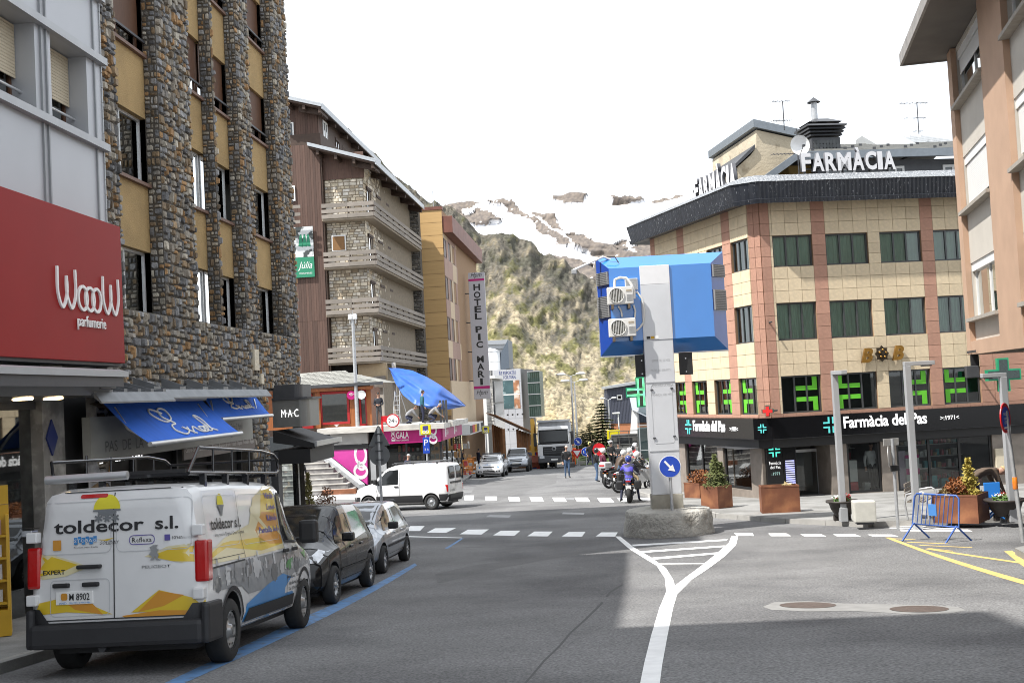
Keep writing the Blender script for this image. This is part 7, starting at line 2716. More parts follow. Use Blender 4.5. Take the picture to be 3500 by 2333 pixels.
van.line('panel_gap',M_SEAMC,[(-2.22,1.02),(-1.05,1.04)],.018,'y',-1,.013)
van.line('panel_crease',M_VGL,rrect(-2.2,-1.08,1.22,1.76,.07),.006,'y',-1,.0125,.1,True)
van.line('panel_crease',M_VGL,rrect(-.95,.60,1.20,1.76,.07),.006,'y',-1,.0125,.1,True)
side('side_window',M_CARGLASS,[(.80,1.16),(1.66,1.13),(1.62,1.22),(1.40,1.50),(1.18,1.72),(.80,1.76)],.014,.09)
van.line('window_seal',M_BLACK,[(.80,1.16),(1.66,1.13),(1.62,1.22),(1.40,1.50),(1.18,1.72),(.80,1.76)],.03,'y',-1,.016,.1,True)
side('sill_moulding',M_BUMPER,[(-1.1,.36),(-1.0,.50),(1.05,.50),(1.1,.36)],.02)
side('sill',M_VGL,[(-1.15,.28),(-1.12,.355),(1.12,.355),(1.15,.28)],.012)
van.patch('side_window',M_CARGLASS,[(.80,1.16),(1.66,1.13),(1.40,1.50),(1.18,1.72),(.80,1.76)],'y',1,.01,.1)
van.patch('windscreen',M_CARGLASS,[(-.72,1.18),(.72,1.18),(.62,1.72),(-.62,1.72)],'x',1,.008,.12)
for x in(.55,.98):
 MB().bbox(x,x+.2,-.995,-.955,1.03,1.075,.015).build('door_handle',M_BLACK,vr_)
MB().bbox(1.38,1.56,-1.20,-.95,1.10,1.40,.05).build('wing_mirror',M_BLACK,vr_)
MB().bbox(1.38,1.56,.95,1.20,1.10,1.40,.05).build('wing_mirror',M_BLACK,vr_)
for s in(-1,1):
 van.patch('head_lamp',M_CLEARL,[(.50*s,.80),(.78*s,.82),(.76*s,1.0),(.62*s,.98)],'x',1,.01,.1)
for ax in(-1.62,1.62):
 arc=[(ax+.43*math.cos(a),.34+.43*math.sin(a))for a in np.linspace(.12,math.pi-.12,16)]
 van.line('wheel_arch_trim',M_BUMPER,arc,.05,'y',-1,.016,.1)
MB().box(-2.2,2.2,-.75,.75,.22,.34).build('underbody',M_BLACK,vr_)
MB().tube([(-2.4,.2,.28),(-2.1,.25,.27),(-1.6,.3,.3)],.04,8).build('exhaust',M_DGREY,vr_)
# roof rack with rails, cross bars and rear roller
rk=MB()
for s in(-1,1):
 yy=s*.74
 rk.tube([(-2.35,yy,2.00),(1.1,yy,2.02),(1.25,yy,2.07),(1.20,yy,2.20)],.022,8)
 rk.tube([(-2.0 if s<0 else-2.40,yy,2.27 if s<0 else 2.18),(.4,yy,2.29),(1.0,yy,2.26),(1.20,yy,2.20)],.018,8)
 rk.tube([(-2.35,yy,2.00),(-2.40 if s>0 else-2.0,yy,2.19 if s>0 else 2.27)],.018,8)
 for x in(-1.5,-.8,-.1,.6):
  rk.tube([(x,yy,2.01),(x,yy,2.27)],.014,6)
 for x in(-1.9,-1.1,-.3,.5):
  rk.box(x,x+.07,yy-.03,yy+.03,1.86,2.0)
for x in(-2.1,-1.4,-.7,0,.7,1.1):
 rk.box(x,x+.07,-.74,.74,1.98,2.012)
rk.tube([(1.22,-.74,2.2),(1.22,.74,2.2)],.018,8)
rk.build('roof_rack',M_BLACKG,vr_)
MB().tube([(-2.40,-.1,2.01),(-2.40,.80,2.0)],.045,12).build('rack_roller',M_ALU,vr_)
MB().box(-1.9,.9,-.55,.6,2.02,2.06).build('rack_board',M_BLACK,vr_)
a_,b_=G(752,2264),G(1000,2150)
HV=math.atan2(b_.x-a_.x,b_.y-a_.y)
van.place((752,2264),(-1.62,-.86),R(4.8))
vr_.matrix_world=vr_.matrix_world@Matrix.Diagonal((.955,1.03,1.06,1))
# == compact cars, all from one parametrised shell
def hatch(name,label,paint,L_,W,H,wb,hood,style='hatch',rim_r=.30,front_plate=None,group=None):
 hw,hl=W/2,L_/2
 k=H/1.6
 f=wb/2
 if style=='estate':
  st=[(-hl,.5*k,.8*k,.95*k,hw*.8,hw*.6),(-hl+.06,.34,.86*k,1.1*k,hw*.92,hw*.68),(-hl+.35,.28,.9*k,1.38*k,hw*.97,hw*.70),(-hl+.9,.25,.92*k,1.55*k,hw,hw*.72)]
 else:
  st=[(-hl,.5*k,.82*k,1.02*k,hw*.78,hw*.6),(-hl+.07,.35,.88*k,1.28*k,hw*.91,hw*.68),(-hl+.27,.28,.92*k,1.48*k,hw*.97,hw*.70),(-hl+.75,.24,.93*k,1.57*k,hw,hw*.71)]
 st+=[(-.35,.21,.92*k,H,hw,hw*.725),(.1,.21,.91*k,1.585*k,hw,hw*.71),(.50,.21,.90*k,1.42*k,hw,hw*.69),(.92,.21,.89*k,1.19*k,hw*.99,hw*.73),(1.18,.21,.875*k,hood*1.06,hw*.985,hw*.78),(hl-.48,.21,.80*k,hood*.97,hw*.97,hw*.80),(hl-.18,.23,.68*k,hood*.86,hw*.91,hw*.74),(hl-.04,.30,.54*k,hood*.68,hw*.78,hw*.6),(hl,.36,.48*k,hood*.58,hw*.6,hw*.45)]
 c=Car(name,label,'car',st,paint,[(-f,rim_r,rim_r+.065,hw-.24,hw+.2),(f,rim_r,rim_r+.065,hw-.24,hw+.2)],group)
 c.wheels((-f,f),hw-.085,rim_r,.19)
 z0=.98*k
 for s in(-1,1):
  c.patch('side_window',M_CARGLASS,[(-hl+.55,z0+.06),(-.25,z0-.02),(-.25,1.42*k),(-hl+.9,1.44*k),(-hl+.62,1.30*k)],'y',s,.008,.1)
  c.patch('side_window',M_CARGLASS,[(-.17,z0-.02),(.86,z0-.02),(.62,1.16*k),(.25,1.39*k),(-.17,1.42*k)],'y',s,.008,.1)
  c.line('window_seal',M_BLACK,[(-.21,z0),(-.21,1.43*k)],.05,'y',s,.010)
  c.line('panel_gap',M_SEAMC,[(-.21,z0),(-.20,.35)],.008,'y',s,.005)
  c.line('panel_gap',M_SEAMC,[(.80,z0),(.86,.7),(.78,.35),(-.8,.35),(-.95,.5)],.008,'y',s,.005)
  for x in(-.55,.35-.7+.55):
   MB().bbox(x-.18,x,s*(hw-.02)-.03,s*(hw-.02)+.03,.84*k,.88*k,.01).build('door_handle',paint,c.root)
  c.line('side_moulding',M_BUMPER,[(-hl+.9,.52),(.85,.52)],.045,'y',s,.012)
  MB().bbox(.62,.78,s*hw-.02+(0 if s>0 else-.17),s*hw+.19-(.17 if s<0 else 0),z0+.0,z0+.15,.04).build('wing_mirror',paint if style!='hatch_b' else M_BLACK,c.root)
  hz=hood*.80
  c.patch('head_lamp',M_CLEARL,[(s*hw*.46,hz-.05),(s*hw*.84,hz-.06),(s*hw*.90,hz+.10),(s*hw*.62,hz+.04)],'x',1,.012,.07)
  c.patch('head_lamp',M_CLEARL,[(hl-.62,hz+.10),(hl-.22,hz-.03),(hl-.25,hz+.06),(hl-.5,hz+.14)],'y',s,.008,.08)
  c.patch('fog_lamp',M_BLACK,[(s*hw*.50,.34),(s*hw*.80,.36),(s*hw*.76,.46),(s*hw*.52,.45)],'x',1,.010,.07)
  c.patch('fog_lens',M_CLEARL,[(s*hw*.60,.37),(s*hw*.70,.37),(s*hw*.70,.43),(s*hw*.60,.43)],'x',1,.014,.07)
  c.patch('tail_lamp',M_REDL,[(-hl+.02,.95*k),(-hl+.3,1.0*k),(-hl+.3,1.12*k),(-hl+.1,1.25*k),(-hl+.02,1.2*k)],'y',s,.01,.08)
 c.patch('windscreen',M_CARGLASS,[(-hw*.80,hood*1.10),(hw*.80,hood*1.10),(hw*.62,H*.955),(-hw*.62,H*.955)],'x',1,.008,.1)
 c.patch('rear_window',M_CARGLASS,[(-hw*.62,1.12*k),(hw*.62,1.12*k),(hw*.55,1.45*k),(-hw*.55,1.45*k)],'x',-1,.008,.1)
 c.patch('grille',M_BLACK,[(-hw*.40,hood*.70),(hw*.40,hood*.70),(hw*.44,hood*.78),(-hw*.44,hood*.78)],'x',1,.010,.08)
 c.patch('lower_grille',M_BLACK,[(-hw*.46,.30),(hw*.46,.30),(hw*.42,.45),(-hw*.42,.45)],'x',1,.010,.08)
 c.line('panel_gap',M_SEAMC,[(-hw*.74,hood*.86),(hw*.74,hood*.86)],.008,'x',1,.007)
 c.line('wiper',M_BLACK,[(-hw*.2,hood*1.12),(hw*.55,hood*1.14)],.02,'x',1,.02)
 c.line('wiper',M_BLACK,[(-hw*.75,hood*1.12),(-hw*.1,hood*1.13)],.02,'x',1,.02)
 MB().box(-hl+.3,hl-.3,-hw*.75,hw*.75,.17,.26).build('underbody',M_BLACK,c.root)
 if front_plate:
  p=MB().bbox(hl-.02,hl+.015,-.26,.26,.44,.55,.006).build('number_plate',M_PLATE,c.root)
  c.words(front_plate,M_INK,-.2,.2,.46,.53,'x',1,.05,parent=p)
 return c
M_BLKCAR=mat('black_car_paint',(.008,.008,.009),.22,var=.05,coat=.25,spec=.3)
M_SILCAR=mat('silver_car_paint',(.33,.35,.38),.3,.55,var=.04,coat=.8)
bc=hatch('parked_car','glossy black compact car parked behind the white van',M_BLKCAR,4.10,1.765,1.60,2.615,.97,rim_r=.315)
bc.place((1135,2062),(1.3,.80),R(185.5))
sc_=hatch('parked_car','silver grey hatchback parked in front of the black compact',M_SILCAR,3.77,1.64,1.42,2.47,.90,'hatch_b',rim_r=.285)
sc_.place((1306,1957),(1.235,.74),R(185.5))
M_WCAR=mat('white_car_paint',(.70,.70,.70),.25,var=.03,coat=.8)
pc=hatch('police_car','white police estate car with roof light bar',M_WCAR,4.66,1.81,1.46,2.69,.92,'estate',rim_r=.315,front_plate='L9177')
pc.place((1634,1632),(1.345,-.82),R(184.2))
MB().bbox(-.35,-.05,-.62,.62,1.47,1.55,.03).build('light_bar',M_DGREY,pc.root)
for s in(-1,1):
 pc.patch('police_stripe',M_VB,[(s*.55,.60),(s*.62,.60),(s*.72,.93),(s*.60,.93)],'x',1,.011,.08)
pc.words('POLICIA',M_VB,-.4,.4,.80,.865,'x',1,.012)
# == white panel van crossing
st=[(-2.06,.45,.95,1.45,.76,.62),(-2.03,.32,.96,1.68,.82,.68),(-1.95,.28,.97,1.77,.85,.70),(-1.6,.26,.98,1.80,.86,.71),(-.6,.25,.98,1.81,.86,.715),(.2,.25,.98,1.78,.86,.71),(.6,.25,.97,1.66,.86,.69),(.98,.25,.96,1.32,.855,.70),(1.2,.25,.93,1.10,.85,.74),(1.6,.25,.86,1.0,.84,.74),(1.88,.27,.72,.9,.80,.66),(2.02,.33,.55,.70,.66,.5),(2.06,.4,.5,.56,.5,.4)]
wv_=Car('panel_van','small white panel van turning across the junction','van',st,M_WCAR,[(-1.34,.30,.36,.6,1.0),(1.34,.30,.36,.6,1.0)])
wr_=wv_.root
wv_.wheels((-1.34,1.34),.765,.30,.185,'steel')
for s in(-1,1):
 wv_.patch('side_window',M_CARGLASS,[(.05,1.03),(1.05,1.0),(.98,1.14),(.62,1.50),(.45,1.58),(.05,1.60)],'y',s,.008,.1)
 wv_.line('panel_gap',M_SEAMC,[(-.02,1.62),(-.02,.5),(.9,.5),(1.0,.95)],.01,'y',s,.006)
 wv_.line('panel_crease',M_VGL,rrect(-1.75,-.1,1.06,1.62,.06),.007,'y',s,.005,.1,True)
 wv_.patch('side_moulding',M_BUMPER,[(-1.0,.30),(-.98,.58),(.98,.58),(1.0,.30)],'y',s,.014,.12)
 wv_.patch('rear_bumper_side',M_BUMPER,[(-2.03,.34),(-2.03,.60),(-1.68,.60),(-1.70,.34)],'y',s,.02,.1)
 wv_.patch('front_bumper_side',M_BUMPER,[(2.0,.36),(1.95,.58),(1.7,.58),(1.72,.34)],'y',s,.016,.1)
 MB().bbox(.88,1.02,s*.86+(0 if s>0 else-.2),s*.86+.2-(.2 if s<0 else 0),1.05,1.25,.04).build('wing_mirror',M_BLACK,wr_)
 MB().bbox(.02,.2,s*.855-.02,s*.855+.03,.93,.97,.01).build('door_handle',M_BLACK,wr_)
 MB().bbox(-2.05,-1.93,s*.80-.07,s*.80+.03,.68,.95,.02).build('tail_lamp',M_REDL,wr_)
 wv_.patch('rear_window',M_CARGLASS,rrect(*sorted((s*.09,s*.66)),1.18,1.64,.05),'x',-1,.010,.1)
 wv_.line('window_seal',M_BLACK,rrect(*sorted((s*.09,s*.66)),1.18,1.64,.05),.03,'x',-1,.012,.1,True)
 wv_.patch('head_lamp',M_CLEARL,[(s*.5,.74),(s*.74,.74),(s*.76,.9),(s*.55,.88)],'x',1,.01,.1)
 MB().tube([(-1.7,s*.62,1.86),(.2,s*.62,1.86),(.35,s*.62,1.80)],.02,6).build('roof_bar',M_DGREY,wr_)
 for x in(-1.6,-.6,.15):
  MB().box(x,x+.06,s*.62-.02,s*.62+.02,1.77,1.86).build('roof_bar_foot',M_DGREY,wr_)
wv_.line('panel_gap',M_SEAMC,[(0,.58),(0,1.74)],.012,'x',-1,.007)
wv_.patch('rear_bumper',M_BUMPER,rrect(-.82,.82,.30,.58,.06),'x',-1,.04,.1)
wv_.patch('rear_strip',M_BLACK,rrect(-.60,.60,.98,1.06,.02),'x',-1,.012,.1)
pl=wv_.patch('number_plate',M_PLATE,rrect(.12,.60,.66,.80,.01),'x',-1,.014,.1)
wv_.words('F 3458',M_INK,.56,.18,.68,.78,'x',-1,.02,parent=pl)
wv_.words('CITROËN',M_RIMS,.5,.1,1.0,1.04,'x',-1,.02,res=1)
wv_.patch('windscreen',M_CARGLASS,[(-.66,1.12),(.66,1.12),(.56,1.66),(-.56,1.66)],'x',1,.008,.1)
MB().box(-1.9,1.9,-.66,.66,.2,.3).build('underbody',M_BLACK,wr_)
wv_.place((1478,1741),(-1.34,.765),R(-72))
# == silver pickup
st=[(-2.6,.5,.95,1.0,.84,.80),(-2.55,.42,.98,1.02,.87,.84),(-.75,.38,.98,1.03,.89,.86),(-.70,.38,1.0,1.60,.89,.66),(-.4,.38,1.0,1.72,.89,.67),(.2,.38,1.0,1.74,.89,.67),(.5,.38,1.0,1.66,.89,.66),(1.0,.38,1.0,1.26,.885,.70),(1.15,.38,1.0,1.13,.88,.76),(1.9,.38,.92,1.08,.87,.76),(2.25,.40,.80,1.0,.84,.72),(2.42,.45,.65,.78,.74,.6),(2.46,.5,.6,.66,.6,.5)]
pk=Car('pickup_truck','silver pickup truck standing behind the police car','pickup',st,M_SILCAR,[(-1.55,.37,.46,.6,1.1),(1.5,.37,.46,.6,1.1)])
pk.wheels((-1.55,1.5),.78,.37,.24)
for s in(-1,1):
 pk.patch('side_window',M_CARGLASS,[(-.55,1.08),(.95,1.08),(.55,1.58),(-.5,1.60)],'y',s,.008,.1)
 pk.patch('head_lamp',M_CLEARL,[(s*.45,.84),(s*.80,.84),(s*.82,1.0),(s*.50,.96)],'x',1,.012,.08)
 MB().bbox(.85,1.0,s*.89+(0 if s>0 else-.22),s*.89+.22-(.22 if s<0 else 0),1.12,1.35,.04).build('wing_mirror',M_DGREY,pk.root)
 pk.patch('fog_lens',M_CLEARL,rrect(*sorted((s*.56,s*.68)),.52,.62,.03),'x',1,.014,.08)
pk.patch('windscreen',M_CARGLASS,[(-.68,1.16),(.68,1.16),(.58,1.66),(-.58,1.66)],'x',1,.008,.1)
pk.patch('grille',M_BLACK,[(-.42,.76),(.42,.76),(.46,.94),(-.46,.94)],'x',1,.010,.08)
pk.line('grille_bar',M_RIMS,[(-.44,.85),(.44,.85)],.04,'x',1,.016)
pk.patch('lower_grille',M_BLACK,[(-.4,.50),(.4,.50),(.38,.62),(-.38,.62)],'x',1,.012,.08)
pp=MB().bbox(2.44,2.49,-.26,.26,.60,.72,.01).build('number_plate',M_PLATE,pk.root)
pg_=ground_at(1762,87)
pk.place(tuple(pg_),(0,0),R(184.2))
# == tipper truck facing us
tk=empty('tipper_truck',(0,0,0),0,'white tipper truck with grey high sided body facing up the street','truck')
M_TRW=mat('truck_white',(.62,.62,.62),.35,var=.04,coat=.4)
M_TIP=mat('tipper_grey',(.48,.49,.51),.55,.2,var=.12,scale=2)
cb=MB().bbox(1.4,3.2,-1.22,1.22,1.15,2.95,.12)
cb.build('cab',M_TRW,tk)
MB().bbox(1.5,3.12,-1.15,1.15,2.9,3.2,.12).build('cab_roof',M_TRW,tk)
MB().bbox(3.02,3.24,-1.12,1.12,1.95,2.92,.08).build('windscreen',M_CARGLASS,tk)
MB().box(3.1,3.26,-1.18,1.18,1.82,1.96).build('wiper_panel',M_BLACK,tk)
MB().bbox(2.9,3.34,-1.24,1.24,.45,.98,.06).build('bumper',M_DGREY,tk)
for s in(-1,1):
 MB().bbox(3.0,3.33,s*1.05-.2,s*1.05+.2,.98,1.84,.05).build('corner_panel',M_TRW,tk)
MB().bbox(3.0,3.315,-.85,.85,1.66,1.84,.03).build('front_panel',M_TRW,tk)
MB().bbox(3.1,3.29,-.85,.85,1.0,1.66,.04).build('grille',M_BLACK,tk)
for k in range(4):
 MB().box(3.28,3.31,-.78,.78,1.16+.15*k,1.22+.15*k).build('grille_bar',M_DGREY,tk)
MB().lathe([(.12,3.325),(.17,3.33),(.17,3.30)],20,'x',(0,0,1.5)).build('star_badge',M_RIMS,tk)
MB().bbox(2.85,3.36,-1.16,1.16,2.93,3.04,.04).build('sun_visor',M_TRW,tk)
for s in(-1,1):
 MB().bbox(3.2,3.36,s*.95-.2,s*.95+.2,.78,.98,.03).build('head_lamp',M_CLEARL,tk)
 MB().bbox(2.9,3.05,s*1.42-.12,s*1.42+.12,1.75,2.75,.04).build('wing_mirror',M_BLACK,tk)
 MB().tube([(2.95,s*1.2,2.7),(2.98,s*1.4,2.65)],.03,6).build('mirror_arm',M_BLACK,tk)
 for x in(2.35,-1.3,-2.6):
  make_wheel(tk,(x,s*1.02,.5),.5,.36,s,'steel')
MB().box(-3.2,2.8,-.45,.45,.6,1.0).build('chassis',M_BLACK,tk)
pp=MB().bbox(3.33,3.36,-.26,.26,.62,.74,.006).build('number_plate',M_PLATE,tk)
tb=MB()
tb.box(-3.3,1.1,-1.25,-1.17,1.3,3.55)
tb.box(-3.3,1.1,1.17,1.25,1.3,3.55)
tb.box(1.02,1.1,-1.17,1.17,1.3,3.72)
tb.box(-3.3,1.1,-1.17,1.17,1.2,1.3)
tb.build('tipper_body',M_TIP,tk)
MB().box(.2,1.5,-1.27,1.27,3.6,3.74).build('body_rim',M_RIMS,tk)
for y in(-.9,-.3,.3,.9):
 MB().box(1.101,1.2,y-.05,y+.05,1.4,3.58).build('body_rib',M_TIP,tk)
set_on_street(tk,(1944,1597),(2.35,1.02),R(184))
# == yellow excavator beside the truck
exv=empty('excavator',(0,0,0),0,'yellow and black excavator with raised folded arm beside the tipper truck','excavator')
M_CATY=mat('machine_yellow',(.55,.30,.02),.45,var=.15,scale=2)
for s in(-1,1):
 b=MB()
 b.prism([(-1.4,.35),(-1.2,.05),(1.2,.05),(1.4,.35),(1.2,.7),(-1.2,.7)],s*.9-.22,s*.9+.22)
 b.build('track',M_RUBBER,exv)
 for x in(-.9,-.3,.3,.9):
  MB().lathe([(.001,s*.9+s*.23),(.2,s*.9+s*.23),(.2,s*.9)],12,'y',(x,0,.3)).build('track_roller',M_DGREY,exv)
MB().bbox(-1.3,1.0,-1.0,1.0,.75,1.45,.08).build('upper_deck',M_CATY,exv)
MB().bbox(-1.4,-.4,-1.0,1.0,1.4,1.9,.12).build('engine_cover',M_CATY,exv)
MB().bbox(-.35,1.0,.1,1.0,1.4,2.75,.1).build('cab',M_BLACK,exv)
for x0,x1,y0,y1 in((1.0,1.012,.2,.9),):
 MB().box(x0,x1,y0,y1,1.6,2.6).build('cab_glass',M_CARGLASS,exv)
MB().box(-.2,.85,1.0,1.012,1.7,2.6).build('cab_glass',M_CARGLASS,exv)
def beam(nm,pts,w,h,m):
 b=MB()
 n=len(pts)
 rg_=[]
 for i,(x,z)in enumerate(pts):
  a,c=pts[max(0,i-1)],pts[min(n-1,i+1)]
  t=Vector((c[0]-a[0],c[1]-a[1])).normalized()
  hh=h[i]if isinstance(h,(list,tuple))else h
  rg_.append((Vector((x,z))+Vector((-t.y,t.x))*hh/2,Vector((x,z))-Vector((-t.y,t.x))*hh/2))
 up=[r[0]for r in rg_]
 dn=[r[1]for r in rg_][::-1]
 b.prism([(p.x,p.y)for p in up+dn],-.45-w/2,-.45+w/2)
 return b.build(nm,m,exv)
beam('boom',[(.6,1.4),(.9,2.6),(1.3,3.3),(1.9,3.75)],.32,[.35,.5,.5,.3],M_CATY)
beam('stick',[(1.75,3.9),(2.2,2.6),(2.5,1.0)],.26,[.35,.35,.25],M_CATY)
MB().tube([(.8,-.45,1.9),(1.55,-.45,3.2)],.07,8).build('hydraulic_ram',M_STEEL,exv)
MB().tube([(1.0,-.45,3.3),(1.7,-.45,4.1)],.07,8).build('hydraulic_ram',M_STEEL,exv)
MB().prism([(2.35,1.05),(2.65,1.0),(2.8,.5),(2.6,.1),(2.2,.1),(2.1,.5)],-.85,-.05).build('bucket',mat('rusty_bucket',(.25,.06,.03),.6,var=.2),exv)
set_on_street(exv,(1850,1599),(1.0,0),R(186))
# == dark flatbed lorry seen from behind the motorbikes
fl=empty('flatbed_lorry',(0,0,0),0,'old dark grey flatbed lorry behind the motorbikes','truck')
M_OLD=mat('faded_dark_grey_paint',(.085,.085,.08),.55,.1,var=.2,scale=2)
MB().bbox(.6,2.2,-.95,.95,.9,2.35,.1).build('cab',M_OLD,fl)
MB().bbox(.585,.62,-.5,.5,1.55,2.1,.02).build('rear_window',M_CARGLASS,fl)
for s in(-1,1):
 MB().bbox(.85,1.7,s*.955-.01,s*.955+.01,1.5,2.15,.005).build('side_window',M_CARGLASS,fl)
 for x in(1.5,-1.3):
  make_wheel(fl,(x,s*.8,.38),.38,.28,s,'steel')
MB().box(-2.4,.5,-1.05,1.05,.85,.98).build('bed',M_OLD,fl)
for s in(-1,1):
 MB().box(-2.4,.5,s*1.05-.03,s*1.05+.03,.98,1.4).build('side_board',M_OLD,fl)
MB().box(-2.45,-2.39,-1.05,1.05,.98,1.42).build('tail_board',mat('worn_tail_board',(.2,.2,.19),.6,var=.2),fl)
for y in(-1.0,-.35,.35,1.0):
 MB().tube([(.45,y,.98),(.45,y,2.55)],.03,6).build('rack_post',M_OLD,fl)
for z in(1.6,2.1,2.55):
 MB().tube([(.45,-1.0,z),(.45,1.0,z)],.03,6).build('rack_rail',M_OLD,fl)
MB().box(-2.3,2.0,-.4,.4,.5,.85).build('chassis',M_BLACK,fl)
set_on_street(fl,(2135,1598),(-1.3,0),R(8))
# == island column with blue display box
pb=G(2306,1836)
cen=Vector((pb.x,pb.y+1.08,gz(pb.x,pb.y+1.08)))
M_ROUGHC=mat('rough_cast_concrete',(.40,.385,.35),.95,var=.22,scale=2.5,bump=1.0,bscale=13,col2=(.17,.155,.13),c2lo=.56,c2hi=.66,c2scale=1.0)
MATS['rough_cast_concrete'].node_tree.nodes['Bump'].inputs['Distance'].default_value=.06
bs=MB()
hB=at(2306,1745,pb.y).z-pb.z
prof=[(1.16,-.25),(1.15,.05),(1.13,hB*.5),(1.10,hB*.86),(1.05,hB*.97),(.94,hB*1.0),(.5,hB*1.05),(.001,hB*1.06)]
nseg,fine=72,[]
pp_=[]
for i in range(len(prof)-1):
 for k in range(5):
  f=k/5
  pp_.append((prof[i][0]+(prof[i+1][0]-prof[i][0])*f,prof[i][1]+(prof[i+1][1]-prof[i][1])*f))
pp_.append(prof[-1])
bs.lathe(pp_,nseg)
bs.v=[(x*(1+.035*fbm(x*3,y*3,z*4)*(1 if math.hypot(x,y)>.9 else.2)),y*(1+.035*fbm(x*3,y*3,z*4)*(1 if math.hypot(x,y)>.9 else.2)),z+.015*fbm(x*3,y*3,7))for x,y,z in bs.v]
tag(bs.build('traffic_island',M_ROUGHC,None,cen),'round rough concrete traffic island at the junction','traffic island')
KF=Fac('display_column',(cen.x-.03,cen.y-.35,cen.z+hB),R(91.5),'grey steel column carrying a large blue bevelled display box')
kr_=KF.root
KF.o=Vector((cen.x-.03,cen.y-.35,cen.z+hB))
M_COLG=mat('light_grey_column',(.60,.61,.63),.42,.25,var=.06,scale=1.5)
M_COLSUN=mat('sunlit_column_top',(.74,.74,.75),.4,.1,var=.03)  # whiter copy of the column paint, standing for sunlight on its top
M_BLUEB=mat('gloss_blue_panel',(.035,.20,.58),.16,var=.08,scale=.8,coat=.9)
cw=.375
zc=lambda py:KF.sz(2262,py)
MB().bbox(-cw-.02,cw+.02,-.02,.52,-.12,zc(1690),.01).build('column_foot',mat('stained_concrete',(.33,.31,.26),.9,var=.3,scale=3),kr_)
z1_,z2_,z3_=zc(1160),zc(970),zc(905)
MB().bbox(-cw,cw,0,.5,zc(1690)+.003,z1_-.004,.015).build('lower_column',M_COLG,kr_)
MB().bbox(-cw-.004,cw+.004,-.012,.48,z1_,z2_,.01).build('upper_column',M_COLG,kr_)
MB().bbox(-cw-.004,cw+.004,-.012,.48,z2_+.002,z3_,.01).build('column_top',M_COLSUN,kr_)
for py_ in(1305,1540):
 MB().box(-cw-.006,cw+.006,-.014,-.001,zc(py_)-.008,zc(py_)+.008).build('column_joint',M_GREYMETAL,kr_)
 # service door with hinges and the ghosts of old lettering
M_GHOST=mat('ghost_lettering',(.43,.435,.44),.6,.2,var=.05)
dline=rrect(-cw+.12,cw-.1,zc(1515),zc(1312),.07)
b=MB()
for i in range(len(dline)):
 p,q=Vector(dline[i]),Vector(dline[(i+1)%len(dline)])
 t=(q-p)
 if t.length<1e-5:
  continue
 n_=Vector((-t.y,t.x)).normalized()*.006
 b.prism([tuple(p+n_),tuple(q+n_),tuple(q-n_),tuple(p-n_)],-.004,.0)
b.build('service_door_gap',M_GREYMETAL,kr_)
for xx,py_ in((-cw+.1,1330),(-cw+.1,1495),(cw-.14,1328),(cw-.14,1492)):
 MB().bbox(xx,xx+.07,-.03,-.001,zc(py_)-.02,zc(py_)+.02,.005).build('hinge',M_DGREY,kr_)
text('ANDORRA LA VELLA',M_GHOST,kr_,-cw+.14,zc(1320),.55,.07,y=-.004)
text('FRANÇA 100 MTS.',M_GHOST,kr_,-cw+.12,zc(1353),.55,.07,y=-.004)
text('PISTES SKI 500 MTS',M_GHOST,kr_,-cw+.14,zc(1268),.5,.06,y=-.004)
text('ESPORTIU 50 MTS',M_GHOST,kr_,-cw+.18,zc(1235),.46,.06,y=-.004)
for k,m in enumerate((M_BLACK,M_YEL,M_WHITE)):
 MB().box(-cw+.08+k*.105,-cw+.175+k*.105,-.017,-.0125,z1_+.03,z1_+.10).build('warning_sticker',m,kr_)
 # blue box: front panel, four bevels, back
o0,o1=KF.sx(2045,1050,.5),KF.sx(2480,1040,.5)
i0,i1=KF.sx(2087,1040,.03),KF.sx(2436,1025,.03)
ZT,ZB=KF.sz(2262,872,.5),KF.sz(2270,1206,.5)
zt,zb=KF.sz(2255,908,.03),KF.sz(2265,1158,.03)
yf,yk,ybk=.03,.5,.95
fb_=lambda*q,nm:MB().quad(*q).build(nm,M_BLUEB,kr_)
fb_((i0,yf,zb),(i1,yf,zb),(i1,yf,zt),(i0,yf,zt),nm='front_panel')
fb_((i0,yf,zt),(i1,yf,zt),(o1,yk,ZT),(o0,yk,ZT),nm='top_bevel')
fb_((o0,yk,ZB),(o1,yk,ZB),(i1,yf,zb),(i0,yf,zb),nm='bottom_bevel')
M_BLUESHADE=mat('shaded_blue_panel',(.012,.06,.34),.22,var=.06,coat=.7)  # darker copy of the box blue, side bevel shade put into the colour
MB().quad((o0,yk,ZB),(i0,yf,zb),(i0,yf,zt),(o0,yk,ZT)).build('side_bevel',M_BLUESHADE,kr_)
MB().quad((i1,yf,zb),(o1,yk,ZB),(o1,yk,ZT),(i1,yf,zt)).build('side_bevel',M_BLUESHADE,kr_)
MB().box(o0,o1,yk+.002,ybk,ZB,ZT).build('box_back',M_BLUEB,kr_)
MB().box(o0-.01,o1+.01,yk-.01,yk+.0,ZB-.035,ZB-.001).build('box_trim',M_ALU,kr_)
